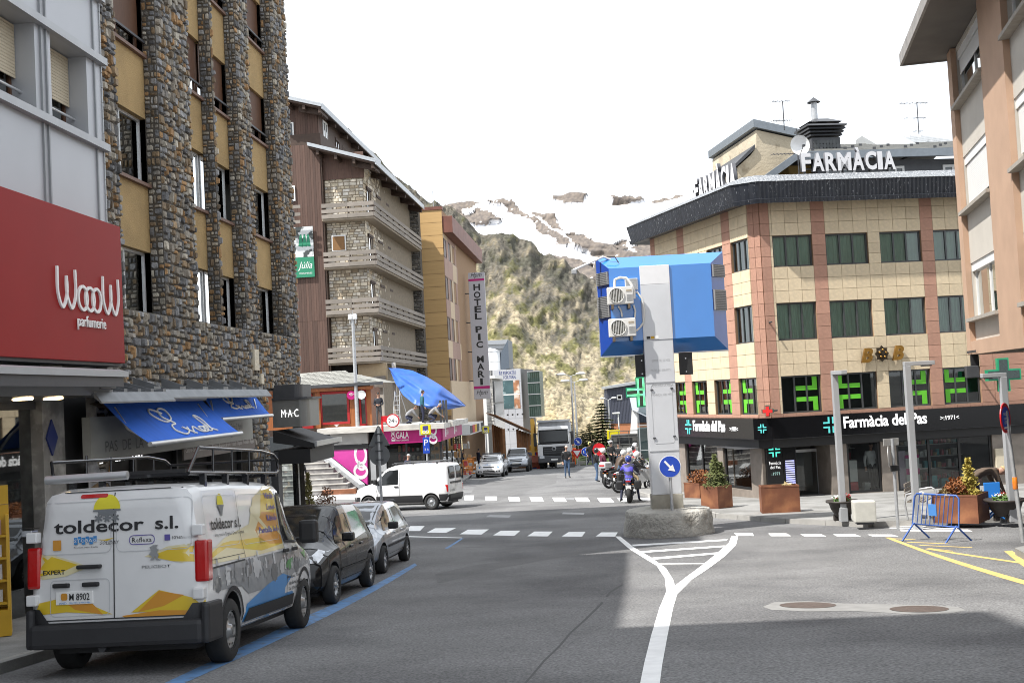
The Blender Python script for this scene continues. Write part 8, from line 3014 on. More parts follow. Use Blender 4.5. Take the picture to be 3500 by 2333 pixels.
# louvred vents on the side bevels
M_VENT=mat('perforated_vent',(.33,.33,.33),.5,.4,var=.4,scale=60)
for(xa,ya,xb,yb2,py0,py1)in((o0,yk,i0,yf,975,932),(o0,yk,i0,yf,1086,1014),(i1,yf,o1,yk,946,904),(i1,yf,o1,yk,1060,990)):
 za,zb_=KF.sz(2060 if xa<0 else 2455,py0,.25),KF.sz(2060 if xa<0 else 2455,py1,.25)
 d=Vector((xb-xa,yb2-ya,0))
 n_=Vector((d.y,-d.x,0)).normalized()*.05
 p0,p1=Vector((xa,ya,0))+d*.06,Vector((xa,ya,0))+d*.97
 b=MB()
 c_=[p0,p1,p1+n_,p0+n_]
 b.add([(p.x,p.y,z)for z in(za,zb_)for p in c_],[(0,1,5,4),(1,2,6,5),(2,3,7,6),(3,0,4,7),(4,5,6,7),(0,3,2,1)])
 vo=b.build('vent',M_VENT,kr_)
 nr_=int((zb_-za)/.045)
 sl_=MB()
 for k in range(nr_):
  z=za+.02+k*.045
  a,c=p0+n_*1.12+d*.05,p1+n_*1.12-d*.05
  sl_.add([(a.x,a.y,z),(c.x,c.y,z),(c.x,c.y,z+.016),(a.x,a.y,z+.016)],[(0,1,2,3)])
 tag(sl_.build('vent_slats',M_DGREY,vo),kind='stuff')
x0,z0=KF.hit(2137,992,.02)
x1,z1=KF.hit(2178,950,.02)
lv=MB().box(x0,x1,-.0,.028,z0,z1).build('wall_louvre',M_WHITE,kr_)
for k in range(7):
 MB().box(x0+.02,x1-.02,-.012,-.001,z0+.02+k*(z1-z0)/7.4,z0+.045+k*(z1-z0)/7.4).build('louvre_slat',M_GREYMETAL,lv)
 # black plates either side under the box
for pa,pb2 in((2172,2216),(2322,2368)):
 x0,x1=KF.sx(pa,1250,.2),KF.sx(pb2,1250,.2)
 po_=MB().bbox(x0,x1,.2,.26,zc(1284),ZB-.02,.008).build('black_plate',M_BLACK,kr_)
 for zz in(.08,.42):
  MB().lathe([(.001,.195),(.02,.197)],8,'y',((x0+x1)/2,0,zc(1284)+zz)).build('bolt',M_ALU,po_)
  # camera arm on the box corner
x0,z0=KF.hit(2062,885,.3)
MB().tube([(x0+.25,.5,z0-.04),(x0,.35,z0+.06),(x0-.8,.0,z0-.28)],.03,8).build('camera_arm',M_WHITE,kr_)
MB().bbox(x0-.85,x0-.72,-.06,.06,z0-.38,z0-.26,.02).build('camera',M_GREYMETAL,kr_)
MB().tube([(x0+.1,.3,z0+.06),(x0+.3,.25,z0+.03),(x0+.38,.2,z0-.12)],.015,6).build('cable',M_BLACK,kr_)
# air conditioners, each with case, fan, grille bars, label and brackets
M_ACW=mat('white_appliance',(.68,.67,.64),.45,var=.05)
def aircon(pxa,pxb,pya,pyb,label):
 x0,z0=KF.hit(pxa,pyb,-.32)
 x1,z1=KF.hit(pxb,pya,-.32)
 r=empty('air_conditioner',KF.w((x0+x1)/2,-.32,z0),math.pi/2-KF.a,label,'air conditioner','air conditioners on the blue box')
 w,h=x1-x0,z1-z0
 MB().bbox(-w/2,w/2,0,.28,0,h,.02).build('case',M_ACW,r)
 cx=-w/2+h*.52
 MB().lathe([(.001,-.004),(h*.40,-.004)],28,'y',(cx,0,h*.5)).build('fan_opening',mat('fan_shadow',(.10,.10,.08),.8,var=.2),r)
 f=MB()
 for k in range(3):
  a=k*2.094
  f.prism([(cx+h*.05*math.cos(a),h*.5+h*.05*math.sin(a)),(cx+h*.34*math.cos(a-.5),h*.5+h*.34*math.sin(a-.5)),(cx+h*.34*math.cos(a+.5),h*.5+h*.34*math.sin(a+.5))],-.006-.001*k,-.0045)
 f.build('fan',mat('fan_blade',(.2,.2,.18),.6,var=.2),r)
 rg_=[(cx+h*.42*math.cos(a),-.016,h*.5+h*.42*math.sin(a))for a in np.linspace(0,2*math.pi,28,endpoint=False)]
 g_=MB().tube(rg_,.012,6,closed=True).build('grille_ring',M_ACW,r)
 for k in range(-4,5):
  xx=k*h*.09
  hh=math.sqrt(max(0,(h*.41)**2-xx*xx))
  MB().box(cx+xx-.006,cx+xx+.006,-.02,-.012,h*.5-hh,h*.5+hh).build('grille_bar',M_ACW,g_)
 for k in range(7):
  MB().box(w*.5-w*.26,w*.5-.02,-.007,-.001,h*.16+k*h*.06,h*.18+k*h*.06).build('case_rib',M_GREYMETAL,r)
 lb_=MB().box(w*.5-w*.27,w*.5-w*.06,-.006,-.0005,h*.70,h*.83).build('label_plate',mat('champagne_label',(.52,.45,.35),.5),r)
 text('DICORE',M_BLACK,lb_,w*.5-w*.26,h*.745,w*.18,h*.045,y=-.01)
 for xx in(-w*.32,w*.32):
  MB().bbox(xx-.03,xx+.03,.0,.34,-.12,-.003,.008).build('bracket',mat('bronze_bracket',(.16,.12,.08),.5,.4),r)
 return r
aircon(2078,2163,977,1041,'upper white air conditioner on the blue box')
aircon(2083,2172,1085,1152,'lower white air conditioner on the blue box')
hp=[KF.hit(*p,-.2)for p in((2100,980),(2102,955),(2120,948),(2140,950),(2158,970),(2168,995),(2168,1020))]
MB().tube([(x,-.18,z)for x,z in hp],.035,10).build('insulated_pipe',M_ACW,kr_)
hp=[KF.hit(*p,-.12)for p in((2176,996),(2195,1020),(2202,1060),(2200,1100),(2188,1118),(2175,1130))]
MB().tube([(x,-.1,z)for x,z in hp],.028,10).build('insulated_pipe',M_ACW,kr_)
for a,c in(((2114,1045),(2126,1082)),((2166,1042),(2170,1084))):
 q0,q1=KF.hit(*a,-.15),KF.hit(*c,-.15)
 MB().tube([(q0[0],-.1,q0[1]),((q0[0]+q1[0])/2+.03,-.1,(q0[1]+q1[1])/2),(q1[0],-.12,q1[1])],.024,8).build('insulated_pipe',M_ACW,kr_)
 # == traffic signs
M_BLUES=mat('sign_blue',(.012,.06,.42),.35,var=.03)
M_REDS=mat('sign_red',(.55,.012,.02),.35,var=.03)
M_YELS=mat('sign_yellow',(.78,.66,.01),.4,var=.03)
M_SIGNB=mat('sign_back_grey',(.16,.165,.17),.5,.4,var=.08)
def disc(m,r,y,parent,name='face',z=0.0,seg=32):
 return MB().lathe([(.001,y),(r,y),(r,y+.008),(.001,y+.008)],seg,'y',(0,0,z),0,False).build(name,m,parent)
def post(root,h,r=.035,m=None,name='post'):
 return MB().tube([(0,0,0),(0,0,h)],r,10).build(name,m or M_STEEL,root)
 # keep right arrow on the island
pa=at(2296,1720,cen.y-.75)
sg_=empty('arrow_sign',(pa.x,pa.y,cen.z+hB*.98),0,'round blue sign with white diagonal arrow on the island','traffic sign')
zz=at(2291,1593,pa.y).z-(cen.z+hB*.98)
post(sg_,zz,.04)
rs_=38*pa.y/4000
disc(M_WHITE,rs_,-.06,sg_,'rim',zz)
disc(M_BLUES,rs_*.93,-.066,sg_,'face',zz)
ar_=[(-.62,.52),(-.46,.66),(.10,.02),(.30,.22),(.52,-.52),(-.24,-.36),(-.05,-.15)]
MB().prism([(x*rs_*.85,zz+z*rs_*.85)for x,z in ar_],-.074,-.0665).build('arrow',M_WHITE,sg_)
def small_sign(px,py,Y,r,kind,label,base_py=None,back=False):
 p=at(px,py,Y)
 zg_=gz(p.x,p.y)
 e=empty('traffic_sign',(p.x,p.y,zg_),0,label,'traffic sign')
 h=p.z-zg_
 post(e,h+r*.3,.035)
 if kind=='noentry':
  disc(M_REDS,r,-.05,e,'face',h)
  MB().box(-r*.72,r*.72,-.06,-.051,h-r*.2,h+r*.2).build('bar',M_WHITE,e)
 elif kind=='round':
  disc(M_WHITE,r,-.05,e,'rim',h)
  disc(M_BLUES,r*.92,-.056,e,'face',h)
  for k in range(3):
   a=k*2.09+.5
   t=[(a+i*.25)for i in range(6)]
   MB().prism([(r*.58*math.cos(q),h+r*.58*math.sin(q))for q in t]+[(r*.38*math.cos(q),h+r*.38*math.sin(q))for q in t[::-1]],-.062,-.0565).build('arrow',M_WHITE,e)
 elif kind=='arrow':
  disc(M_WHITE,r,-.05,e,'rim',h)
  disc(M_BLUES,r*.92,-.056,e,'face',h)
  MB().prism([(x*r*.8,h+z*r*.8)for x,z in ar_],-.062,-.0565).build('arrow',M_WHITE,e)
 elif kind=='giveway':
  MB().prism([(-r,h+r*.6),(r,h+r*.6),(0,h-r*1.0)],-.05,-.03).build('rim',M_REDS,e)
  MB().prism([(-r*.6,h+r*.38),(r*.6,h+r*.38),(0,h-r*.55)],-.058,-.0505).build('face',M_WHITE,e)
 elif kind=='yellow':
  MB().bbox(-r,r,-.05,-.02,h-r*.7,h+r*.7,.01).build('face',M_YELS,e)
 return e
small_sign(2047,1535,74,.40,'noentry','round red no entry sign behind the standing riders')
small_sign(2002,1543,92,.36,'round','round blue roundabout sign beside the grass verge')
small_sign(1975,1508,100,.36,'arrow','small round blue arrow sign high above the give way triangle')
small_sign(1972,1547,96,.5,'giveway','red and white give way triangle beside the tipper truck')
small_sign(2097,1484,100,.55,'yellow','bright yellow direction board in front of the terracotta wall')
# backs of a triangle and a disc on one post beside the silver car
p=at(1297,1555,40)
e=empty('traffic_sign',(p.x,p.y,gz(p.x,p.y)+.13),0,'grey backs of a triangle and a round sign on one post','traffic sign')
zg_=gz(p.x,p.y)+.13
zc_,zt_0,zt_1=p.z-zg_,at(1290,1523,40).z-zg_,at(1285,1455,40).z-zg_
post(e,zt_1-.05,.045)
disc(M_SIGNB,35*.01,-.02+.05,e,'disc_back',zc_)
w_=36*.01
MB().prism([(-w_,zt_0),(w_,zt_0),(.03,zt_1),(-.03,zt_1)],.05,.07).build('triangle_back',M_SIGNB,e)
for z in(zc_-.15,zc_+.15,zt_0+.12,zt_0+.4):
 MB().box(-.13,.13,-.045,.049,z-.02,z+.02).build('clamp',M_DGREY,e)
tb_=empty('litter_bin',(p.x+.28,p.y-.1,zg_),0,'small black litter bin beside the double sign post','litter bin')
MB().lathe([(.13,.0),(.14,.02),(.17,.55),(.19,.57),(.19,.62),(.15,.66),(.001,.67)],18).build('body',M_BLACK,tb_)
MB().lathe([(.192,.555),(.2,.58),(.2,.61),(.192,.63)],18).build('rim',M_BUMPER,tb_)
# yellow parking information boards
def park_board(px,py0,py1,Y,label,bluep=False):
 p=at(px,py1,Y)
 zg_=gz(p.x,p.y)+.13
 e=empty('parking_board',(p.x,p.y,zg_),R(-4),label,'sign')
 z0,z1=at(px,py1,Y).z-zg_,at(px,py0,Y).z-zg_
 w=(z1-z0)*.52
 post(e,z1-.1,.05)
 MB().bbox(-w*1.25,w*.85,.03,.06,z0-.03,z1+.06,.01).build('back_board',M_GREYMETAL,e)
 MB().bbox(-w,w,-.06,.02,z0,z1,.06).build('yellow_board',M_YELS,e)
 MB().box(-w*.55,w*.5,-.066,-.0605,z0+(z1-z0)*.35,z1-(z1-z0)*.12).build('print',mat('map_print',(.05,.05,.2),.5,var=.5,scale=6),e)
 for k in(-.3,.3):
  MB().lathe([(.05,-.068),(.09,-.068)],14,'y',(k*w,0,z0+(z1-z0)*.28)).build('print_ring',M_PLATE,e)
 if bluep:
  MB().bbox(-.17,.17,-.09,-.055,z0-.95,z0-.12,.02).build('parking_plate',M_BLUES,e)
  text('P',M_WHITE,e,-.1,z0-.55,.2,.32,y=-.095)
  text('2 h',M_WHITE,e,-.1,z0-.8,.2,.12,y=-.095)
 return e
park_board(1456,1450,1485,60,'yellow parking board over a blue parking plate near the shop corner',True)
park_board(1661,1457,1479,84,'small yellow parking board above the police car')
# projecting round 24 hour sign
c24=at(1343,1437,63.5)
e=empty('hour_sign',c24,R(-5),'round white and red twenty four hour sign over the perfume shop','sign')
r24=23*63.5/4000
MB().lathe([(.001,-.1),(r24,-.1),(r24,.1),(.001,.1)],32,'y',(0,0,0),0,False).build('drum',M_REDS,e)
disc(M_WHITE,r24*.86,-.112,e)
text('24',M_BLACK,e,-r24*.62,-r24*.28,r24*.85,r24*.62,y=-.115)
text('h',M_BLACK,e,r24*.32,-r24*.28,r24*.28,r24*.45,y=-.115)
MB().box(-r24*1.7,-r24*.9,-.08,.08,-.05,.28).build('arm',M_REDS,e)
MB().box(-r24*1.75,-r24*1.5,-.08,.08,-.95,.28).build('upright',M_REDS,e)
# == lamp posts
def lamp(px0,py0,px1,py1,label,arm,sec=.075,dz=.13,Y=None,group=None,square=True):
 p=G(px0,py0,dz)if Y is None else ground_at(px0,Y)
 top=at(px1,py1,p.y)
 h=top.z-p.z
 e=empty('lamp_post',p,0,label,'lamp post',group)
 if square:
  MB().bbox(-sec,sec,-sec,sec,0,h,.012).build('post',M_GREYMETAL,e)
  MB().bbox(-sec-.02,sec+.02,-sec-.02,sec+.02,0,.35,.012).build('post_sleeve',M_GREYMETAL,e)
  if arm:
   a0,a1=sorted((0,arm))
   MB().bbox(a0-sec,a1+sec,-sec*.9,sec*.9,h,h+.1,.012).build('arm',M_GREYMETAL,e)
   MB().bbox(min(arm,arm*.6),max(arm,arm*.6),-sec*.8,sec*.8,h-.03,h-.002,.005).build('lamp_head',M_DGREY,e)
  else:
   MB().bbox(-sec,sec,-.9,sec,h,h+.1,.012).build('arm',M_GREYMETAL,e)
   MB().bbox(-sec*.8,sec*.8,-.85,-.4,h-.03,h-.002,.005).build('lamp_head',M_DGREY,e)
 return e,h
lamp(2884,1781,2855,1280,'plain grey lamp post beside the dark flower bowl',None)
lamp(3137,1810,3102,1250,'grey lamp post with arm standing on the crosswalk',.58,dz=0)
lamp(3462,1782,3420,1288,'grey lamp post in front of the bracketed green cross',-.42)
# tall tube lamp with small white twin head by the stairs
p=G(1232,1663,.13)
e=empty('lamp_post',p,0,'slim galvanised lamp post by the stairs with a small white head','lamp post')
h=at(1207,1085,p.y).z-p.z
MB().tube([(0,0,0),(0,0,1.2),(0,0,h)],[.16,.13,.085],12).build('post',M_STEEL,e)
for s in(-1,1):
 MB().bbox(s*.13-.12,s*.13+.12,-.14,.14,h-.12,h+.2,.05).build('lamp_head',M_WHITE,e)
 MB().tube([(s*.16,0,h-.12),(s*.16,0,h-.36)],.025,6).build('sensor',M_WHITE,e)
MB().tube([(0,0,h+.2),(0,0,h+.4)],.015,6).build('tip',M_STEEL,e)
for k,(dx,m)in enumerate(((-.28,M_MAG),(.3,M_WHITE))):
 zw_=at(1205,1350,p.y).z-p.z
 MB().lathe([(.001,-.03),(.26,-.03),(.26,.03),(.001,.03)],10,'y',(dx,0,zw_),0,False).build('hotspot_sign',m,e)
for k in range(3):
 rr=.05+.06*k
 pts=[(-.28+rr*math.cos(a),zw_-.06+rr*math.sin(a))for a in np.linspace(.7,2.4,8)]
 MB().tube([(x,-.036,z)for x,z in pts],.014,5).build('wave_mark',M_WHITE,e)
zs_=at(1225,1525,p.y).z-p.z
MB().lathe([(.118,zs_-.12),(.122,zs_-.12),(.122,zs_+.12),(.118,zs_+.12)],12,'z').build('sticker_band',M_REDS,e)
# far double headed lamps
def double_lamp(px,py0,py1,Y,label,s=1.0):
 b0=ground_at(px+10,Y)
 h=at(px,py1,Y).z-b0.z
 e=empty('lamp_post',b0,0,label,'lamp post','double headed street lamps')
 MB().tube([(0,0,0),(0,0,h*.4),(0,0,h)],[.13,.11,.07],10).build('post',M_STEEL,e)
 for k in(-1,1):
  MB().tube([(0,0,h),(k*.5*s,0,h+.12)],.04,6).build('arm',M_STEEL,e)
  MB().ico((k*.95*s,0,h+.2),.5*s,2,squash=(1,.35,.28)).build('lamp_head',M_WHITE,e)
 return e
double_lamp(1947,1560,1285,112,'taller double headed street lamp beyond the tipper truck')
double_lamp(1958,1560,1306,122,'shorter double headed street lamp beyond the tipper truck')
double_lamp(2071,1560,1367,118,'double headed street lamp in front of the slate blue house',.6)
b0=ground_at(2112,104)
e=empty('lamp_post',b0,0,'thin white single headed lamp in front of the terracotta wall','lamp post')
h=at(2109,1414,104).z-b0.z
post(e,h,.06,M_WHITE)
MB().bbox(-.5,.15,-.15,.15,h,h+.15,.04).build('lamp_head',M_WHITE,e)
# == sign backs and no parking sign on the right
p=G(3070,1812)
e=empty('traffic_sign',p,R(20),'slim post with a grey plate and an edge on round sign','traffic sign')
zq=lambda py:at(3065,py,p.y).z-p.z
post(e,zq(1497),.04)
MB().bbox(-.22,.22,.04,.06,zq(1521),zq(1497),.005).build('plate_back',mat('pale_sign_back',(.45,.44,.42),.5,.3,var=.05),e)
dd=MB().lathe([(.001,0),(.25,0),(.25,.015),(.001,.015)],28,'y',(0,0,0),0,False).build('disc_back',MATS['pale_sign_back'],e,(-.08,.05,zq(1558)),(0,0,R(48)))
MB().bbox(-.14,.1,-.08,-.04,zq(1608),zq(1588),.01).build('meter_box',M_BLACK,e)
p=G(3497,1852,.13)
e=empty('traffic_sign',p,R(0),'round blue and red no parking sign on a leaning post','traffic sign')
zq=lambda py:at(3480,py,p.y).z-p.z
MB().tube([(0,0,0),(-.16,0,zq(1400))],.04,10).build('post',M_STEEL,e)
cz_=zq(1425)
sgn=MB().lathe([(.001,-.01),(.29,-.01),(.29,.01),(.001,.01)],30,'y',(0,0,0),0,False).build('rim',M_REDS,e,(-.2,-.06,cz_),(0,0,R(50)))
MB().lathe([(.001,-.016),(.22,-.016),(.22,-.011),(.001,-.011)],30,'y',(0,0,0),0,False).build('face',M_BLUES,sgn)
for i,t_ in enumerate(('EXCEPTE','CÀRREGA','I DESC.')):
 text(t_,M_WHITE,sgn,-.15,.05-i*.08,.3,.055,y=-.022)
MB().prism([(-.16,-.2),(.05,-.2),(.05,-.23),(.16,-.185),(.05,-.14),(.05,-.17),(-.16,-.17)],-.022,-.017).build('arrow',M_WHITE,sgn)
MB().lathe([(.045,0),(.05,.01),(.05,.22),(.045,.23)],10,'z',(-.075,0,zq(1670))).build('sticker_band',M_ORANGEL,e)
# == planters, bowls, block, barrier
M_CORT=mat('corten_planter',(.17,.062,.03),.8,var=.28,scale=2.2,col2=(.24,.10,.045),c2lo=.45,c2hi=.65,c2scale=2.5,bump=.15)
M_SOIL=mat('dry_soil',(.06,.042,.03),.95,var=.4,scale=15,bump=1)
M_CONIF=mat('conifer_green',(.09,.105,.03),.8,var=.35,scale=9,rand=.2)
M_CONIFY=mat('yellow_conifer',(.36,.29,.06),.8,var=.3,scale=9)
M_DEAD=mat('dead_brown_foliage',(.22,.08,.025),.85,var=.35,scale=9)
M_PALED=mat('dry_pale_twigs',(.42,.33,.17),.85,var=.3,scale=9)
def foliage(parent,name,m,c,rx,rz,n,leaf,rg,shape='ball'):
 """many small leaf faces spread through a crown volume"""
 b=MB()
 for _ in range(n):
  t=rg.random()
  if shape=='cone':
   z=t**1.3
   rr=rx*(1-z)**.8*math.sqrt(rg.random())*(1+.25*math.sin(z*19+rg.random()))
   a=rg.uniform(0,6.283)
   p=Vector((c[0]+rr*math.cos(a),c[1]+rr*math.sin(a),c[2]+rz*z))
  else:
   while True:
    q=Vector((rg.uniform(-1,1),rg.uniform(-1,1),rg.uniform(-1,1)))
    if q.length<1+.25*fbm(q.x*2,q.y*2,q.z*2+c[0]):
     break
   p=Vector((c[0]+q.x*rx,c[1]+q.y*rx,c[2]+q.z*rz))
  d=Vector((rg.uniform(-1,1),rg.uniform(-1,1),rg.uniform(-.2,1))).normalized()
  s=d.orthogonal().normalized()*leaf*.35
  l=leaf*rg.uniform(.6,1.3)
  b.add([p-s,p+s,p+d*l+s*.4,p+d*l-s*.4],[(0,1,2,3)])
 return b.build(name,m,parent)
def planter(bl,brr,dp,top_py,label,turn=None):
 a,c=G(*bl,.13),G(*brr,.13)
 d=Vector((c.x-a.x,c.y-a.y,0))
 w=d.length
 rz=math.atan2(d.y,d.x)
 if turn is not None:
  rz,w=turn,(brr[0]-bl[0])*a.y/FPX
 zt_=at(bl[0],top_py,a.y).z-a.z
 e=empty('planter',(a.x,a.y,a.z),rz,label,'planter','rust brown steel planters')
 b=MB()
 b.box(0,w,0,.03,0,zt_)
 b.box(0,w,dp-.03,dp,0,zt_)
 b.box(0,.03,.03,dp-.03,0,zt_)
 b.box(w-.03,w,.03,dp-.03,0,zt_)
 b.build('box',M_CORT,e)
 MB().box(.03,w-.03,.03,dp-.03,0,zt_-.1).build('soil',M_SOIL,e)
 MB().box(-.005,w+.005,-.006,.036,zt_-.045,zt_+.004).build('rim',M_CORT,e)
 return e,w,zt_
rg=random.Random(21)
e,w,h=planter((2408,1737),(2472,1737),.72,1662,'square rust brown planter holding a green conifer')
q_=G(2456,1738,.13)
e.location,e.rotation_euler=q_,(0,0,R(38))
foliage(e,'conifer',M_CONIF,(w*.5,.36,h-.05),.36,1.0,1500,.07,rg,'cone')
foliage(e,'conifer',M_CONIF,(w*.5+.22,.3,h-.05),.2,.75,700,.07,rg,'cone')
e,w,h=planter((2340,1700),(2393,1702),.9,1648,'rust brown planter with dead brown twigs beside the column')
foliage(e,'dead_twigs',M_DEAD,(w*.5,.4,h+.15),.45,.28,500,.07,rg)
e,w,h=planter((2606,1754),(2734,1763),.55,1662,'wide empty rust brown planter in front of the entrance',R(-5))
foliage(e,'dry_twigs',M_PALED,(w*.75,.28,h-.06),.15,.1,60,.1,rg)
e,w,h=planter((3190,1786),(3346,1786),1.0,1690,'large rust brown planter with orange and yellow shrubs')
foliage(e,'dead_shrub',M_DEAD,(w*.48,.5,h+.12),.34,.22,700,.07,rg)
foliage(e,'yellow_conifer',M_CONIFY,(w*.72,.5,h-.05),.24,.85,900,.07,rg,'cone')
foliage(e,'dry_twigs',M_PALED,(w*.22,.4,h+.02),.15,.1,160,.06,rg)
def bowl(px,py,Rb,label):
 p=G(px,py,.13)
 e=empty('flower_bowl',p,0,label,'planter','dark flower bowls')
 MB().lathe([(.001,.12),(Rb*.5,.12),(Rb*.8,.3),(Rb*.92,.45),(Rb*1.12,.47),(Rb*1.12,.52),(Rb*.86,.50),(.001,.46)],26).build('bowl',mat('dark_bronze_bowl',(.035,.028,.024),.6,var=.2),e)
 for k in range(3):
  a=k*2.09+.5
  MB().bbox(Rb*.5*math.cos(a)-.06,Rb*.5*math.cos(a)+.06,Rb*.5*math.sin(a)-.06,Rb*.5*math.sin(a)+.06,0,.16,.02).build('foot',MATS['dark_bronze_bowl'],e)
 foliage(e,'leaves',mat('flower_leaves',(.08,.16,.03),.7,var=.3,scale=9),(0,0,.54),Rb*.6,.09,260,.07,rg)
 foliage(e,'red_flowers',M_REDS,(.05,0,.60),Rb*.55,.08,70,.05,rg)
 foliage(e,'white_flowers',M_WHITE,(-.1,0,.60),Rb*.4,.07,30,.05,rg)
 return e
bowl(2882,1778,.36,'dark flower bowl beside the concrete block')
bowl(3440,1780,.42,'dark flower bowl beside the blue toolbox')
p=G(2955,1788,.13)
e=empty('concrete_block',p,R(-8),'pale square concrete block beside the flower bowl','block')
MB().bbox(-.26,.26,-.24,.24,.05,.56,.03).build('block',mat('pale_concrete',(.50,.49,.44),.85,var=.1,bump=.2),e)
MB().box(-.2,.2,-.18,.18,0,.052).build('plinth',M_DGREY,e)
# blue crowd barrier
p0,p1=G(3150,1843),G(3252,1853)
d=Vector((p1.x-p0.x,p1.y-p0.y,0))
e=empty('crowd_barrier',((p0.x+p1.x)/2,(p0.y+p1.y)/2,gz(0,(p0.y+p1.y)/2)),R(-56),'scuffed blue steel crowd barrier at the yellow lines','barrier')
M_BBAR=mat('scuffed_blue_paint',(.045,.11,.36),.5,.2,var=.15,scale=6,col2=(.35,.33,.3),c2lo=.62,c2hi=.7,c2scale=9)
hw=.58
zlo,zhi=.33,.98
ring=[(-hw,0,zlo),(-hw+.06,.06,zhi-.06),(-hw+.12,.07,zhi),(hw-.06,.07,zhi),(hw,.06,zhi-.06),(hw,0,zlo)]
MB().tube(ring,.022,8,closed=True).build('frame',M_BBAR,e)
for k in range(9):
 x=-hw+.12+k*(2*hw-.2)/9
 MB().tube([(x,.0,zlo),(x+.07,.065,zhi)],.010,6).build('bar',M_BBAR,e)
MB().bbox(-.14,.06,-.01,.01,zlo+.2,zhi-.2,.005).build('plate',mat('blue_plate',(.06,.2,.5),.5,var=.1),e)
for x in(-hw+.04,hw-.06):
 MB().tube([(x,0,zlo+.02),(x-.05,-.36,0)],.02,6).build('leg',M_BBAR,e)
 MB().tube([(x,0,zlo+.02),(x+.1,.36,0)],.02,6).build('leg',M_BBAR,e)
 # steel bench frame half hidden behind the planter
p=G(3175,1775,.13)
e=empty('bench',p,R(60),'grey metal street bench half hidden by the large planter','bench')
for x in(0,1.2):
 MB().tube([(x,0,0),(x,.02,.62),(x,.12,.68),(x,.5,.62),(x,.55,.4),(x,.5,0)],.025,8).build('end_frame',M_STEEL,e)
for k in range(4):
 MB().bbox(0,1.2,.08+.11*k,.17+.11*k,.42,.45,.006).build('seat_slat',mat('bench_slat',(.2,.17,.14),.7,var=.2),e)
for k in range(3):
 MB().bbox(0,1.2,.52,.55,.55+.12*k,.64+.12*k,.006).build('back_slat',MATS['bench_slat'],e)
 # blue folding tool stand
p=G(3395,1770,.13)
e=empty('toolbox',p,R(-6),'open blue folding toolbox stand beside the bending worker','toolbox')
M_TB=mat('bright_blue_plastic',(.03,.22,.65),.45,var=.06)
MB().bbox(-.17,.2,-.03,.03,.42,.86,.01).build('lid',M_TB,e)
MB().bbox(-.2,.22,-.28,.05,.34,.42,.02).build('tray',M_TB,e)
for s in(-1,1):
 MB().tube([(-.18,-.1+.1*s,.34),(.2,-.1+.1*s,0)],.025,6).build('leg',M_TB,e)
 MB().tube([(.2,-.1+.1*s,.34),(-.18,-.1+.1*s,0)],.025,6).build('leg',M_TB,e)
 # teardrop flags behind the motorbikes
def flag(px,pyb,pyt,label):
 p=G(px,pyb,.13)
 e=empty('flag',p,R(-25),label,'flag','black and white teardrop flags')
 h=at(px,pyt,p.y).z-p.z
 n=16
 L_=[]
 for i in range(n+1):
  t=i/n
  L_.append((.25*math.sin(t*math.pi*.5)*t,h*(.05+.95*t)))
 right=[(x+.55*math.sin(min(1,(1-i/n)*1.25)*math.pi*.55),z)for i,(x,z)in enumerate(L_)]
 out=L_[2:]+right[2:][::-1]
 MB().prism(out,-.004,.004).build('cloth',mat('pale_flag_cloth',(.42,.42,.40),.8,var=.15),e)
 MB().tube([(x-.02,0,z)for x,z in[(0,0)]+L_],.016,6).build('pole',M_BLACK,e)
 for k in range(5):
  zz=h*(.3+.1*k)
  x=.28+.02*k
  MB().lathe([(.05,-.006),(.12,-.006)],12,'y',(x,0,zz)).build('flag_print',M_BLACK,e)
 MB().box(-.25,.25,-.25,.25,0,.04).build('base',M_BLACK,e)
flag(2246,1655,1495,'teardrop flag with black rings just behind the silver motorbike')
flag(2272,1660,1500,'teardrop flag with black rings half hidden by the grey column')
# == left background street things
def bar_gate(px,py,label,Y=None):
 p=G(px,py,.13)
 e=empty('safety_barrier',p,R(60),label,'barrier','orange plastic barriers')
 M_OR=mat('orange_plastic',(.62,.20,.02),.5,var=.08)
 MB().tube([(-.6,0,.15),(-.6,0,1.0),(.6,0,1.0),(.6,0,.15)],.035,8,closed=True).build('frame',M_OR,e)
 for k in range(7):
  x=-.5+k*.166
  MB().box(x-.02,x+.02,-.015,.015,.16,.98).build('bar',M_OR,e)
 for s in(-.5,.5):
  MB().bbox(s-.04,s+.04,-.25,.25,0,.08,.02).build('foot',M_OR,e)
 MB().bbox(-.35,.35,-.025,.025,.5,.75,.01).build('panel',M_OR,e)
bar_gate(1600,1620,'orange plastic barrier beside the shop corner post')
bar_gate(1613,1607,'orange plastic barrier by the wooden hoarding')
p=G(1612,1600,.13)
e=empty('hoarding',p,R(86),'plain wooden site hoarding on the left sidewalk','hoarding')
for k in range(6):
 block('board',mat('raw_plywood',(.42,.25,.10),.75,var=.15,rand=.12),e,k*.7,k*.7+.69,0,.04,0,1.15)
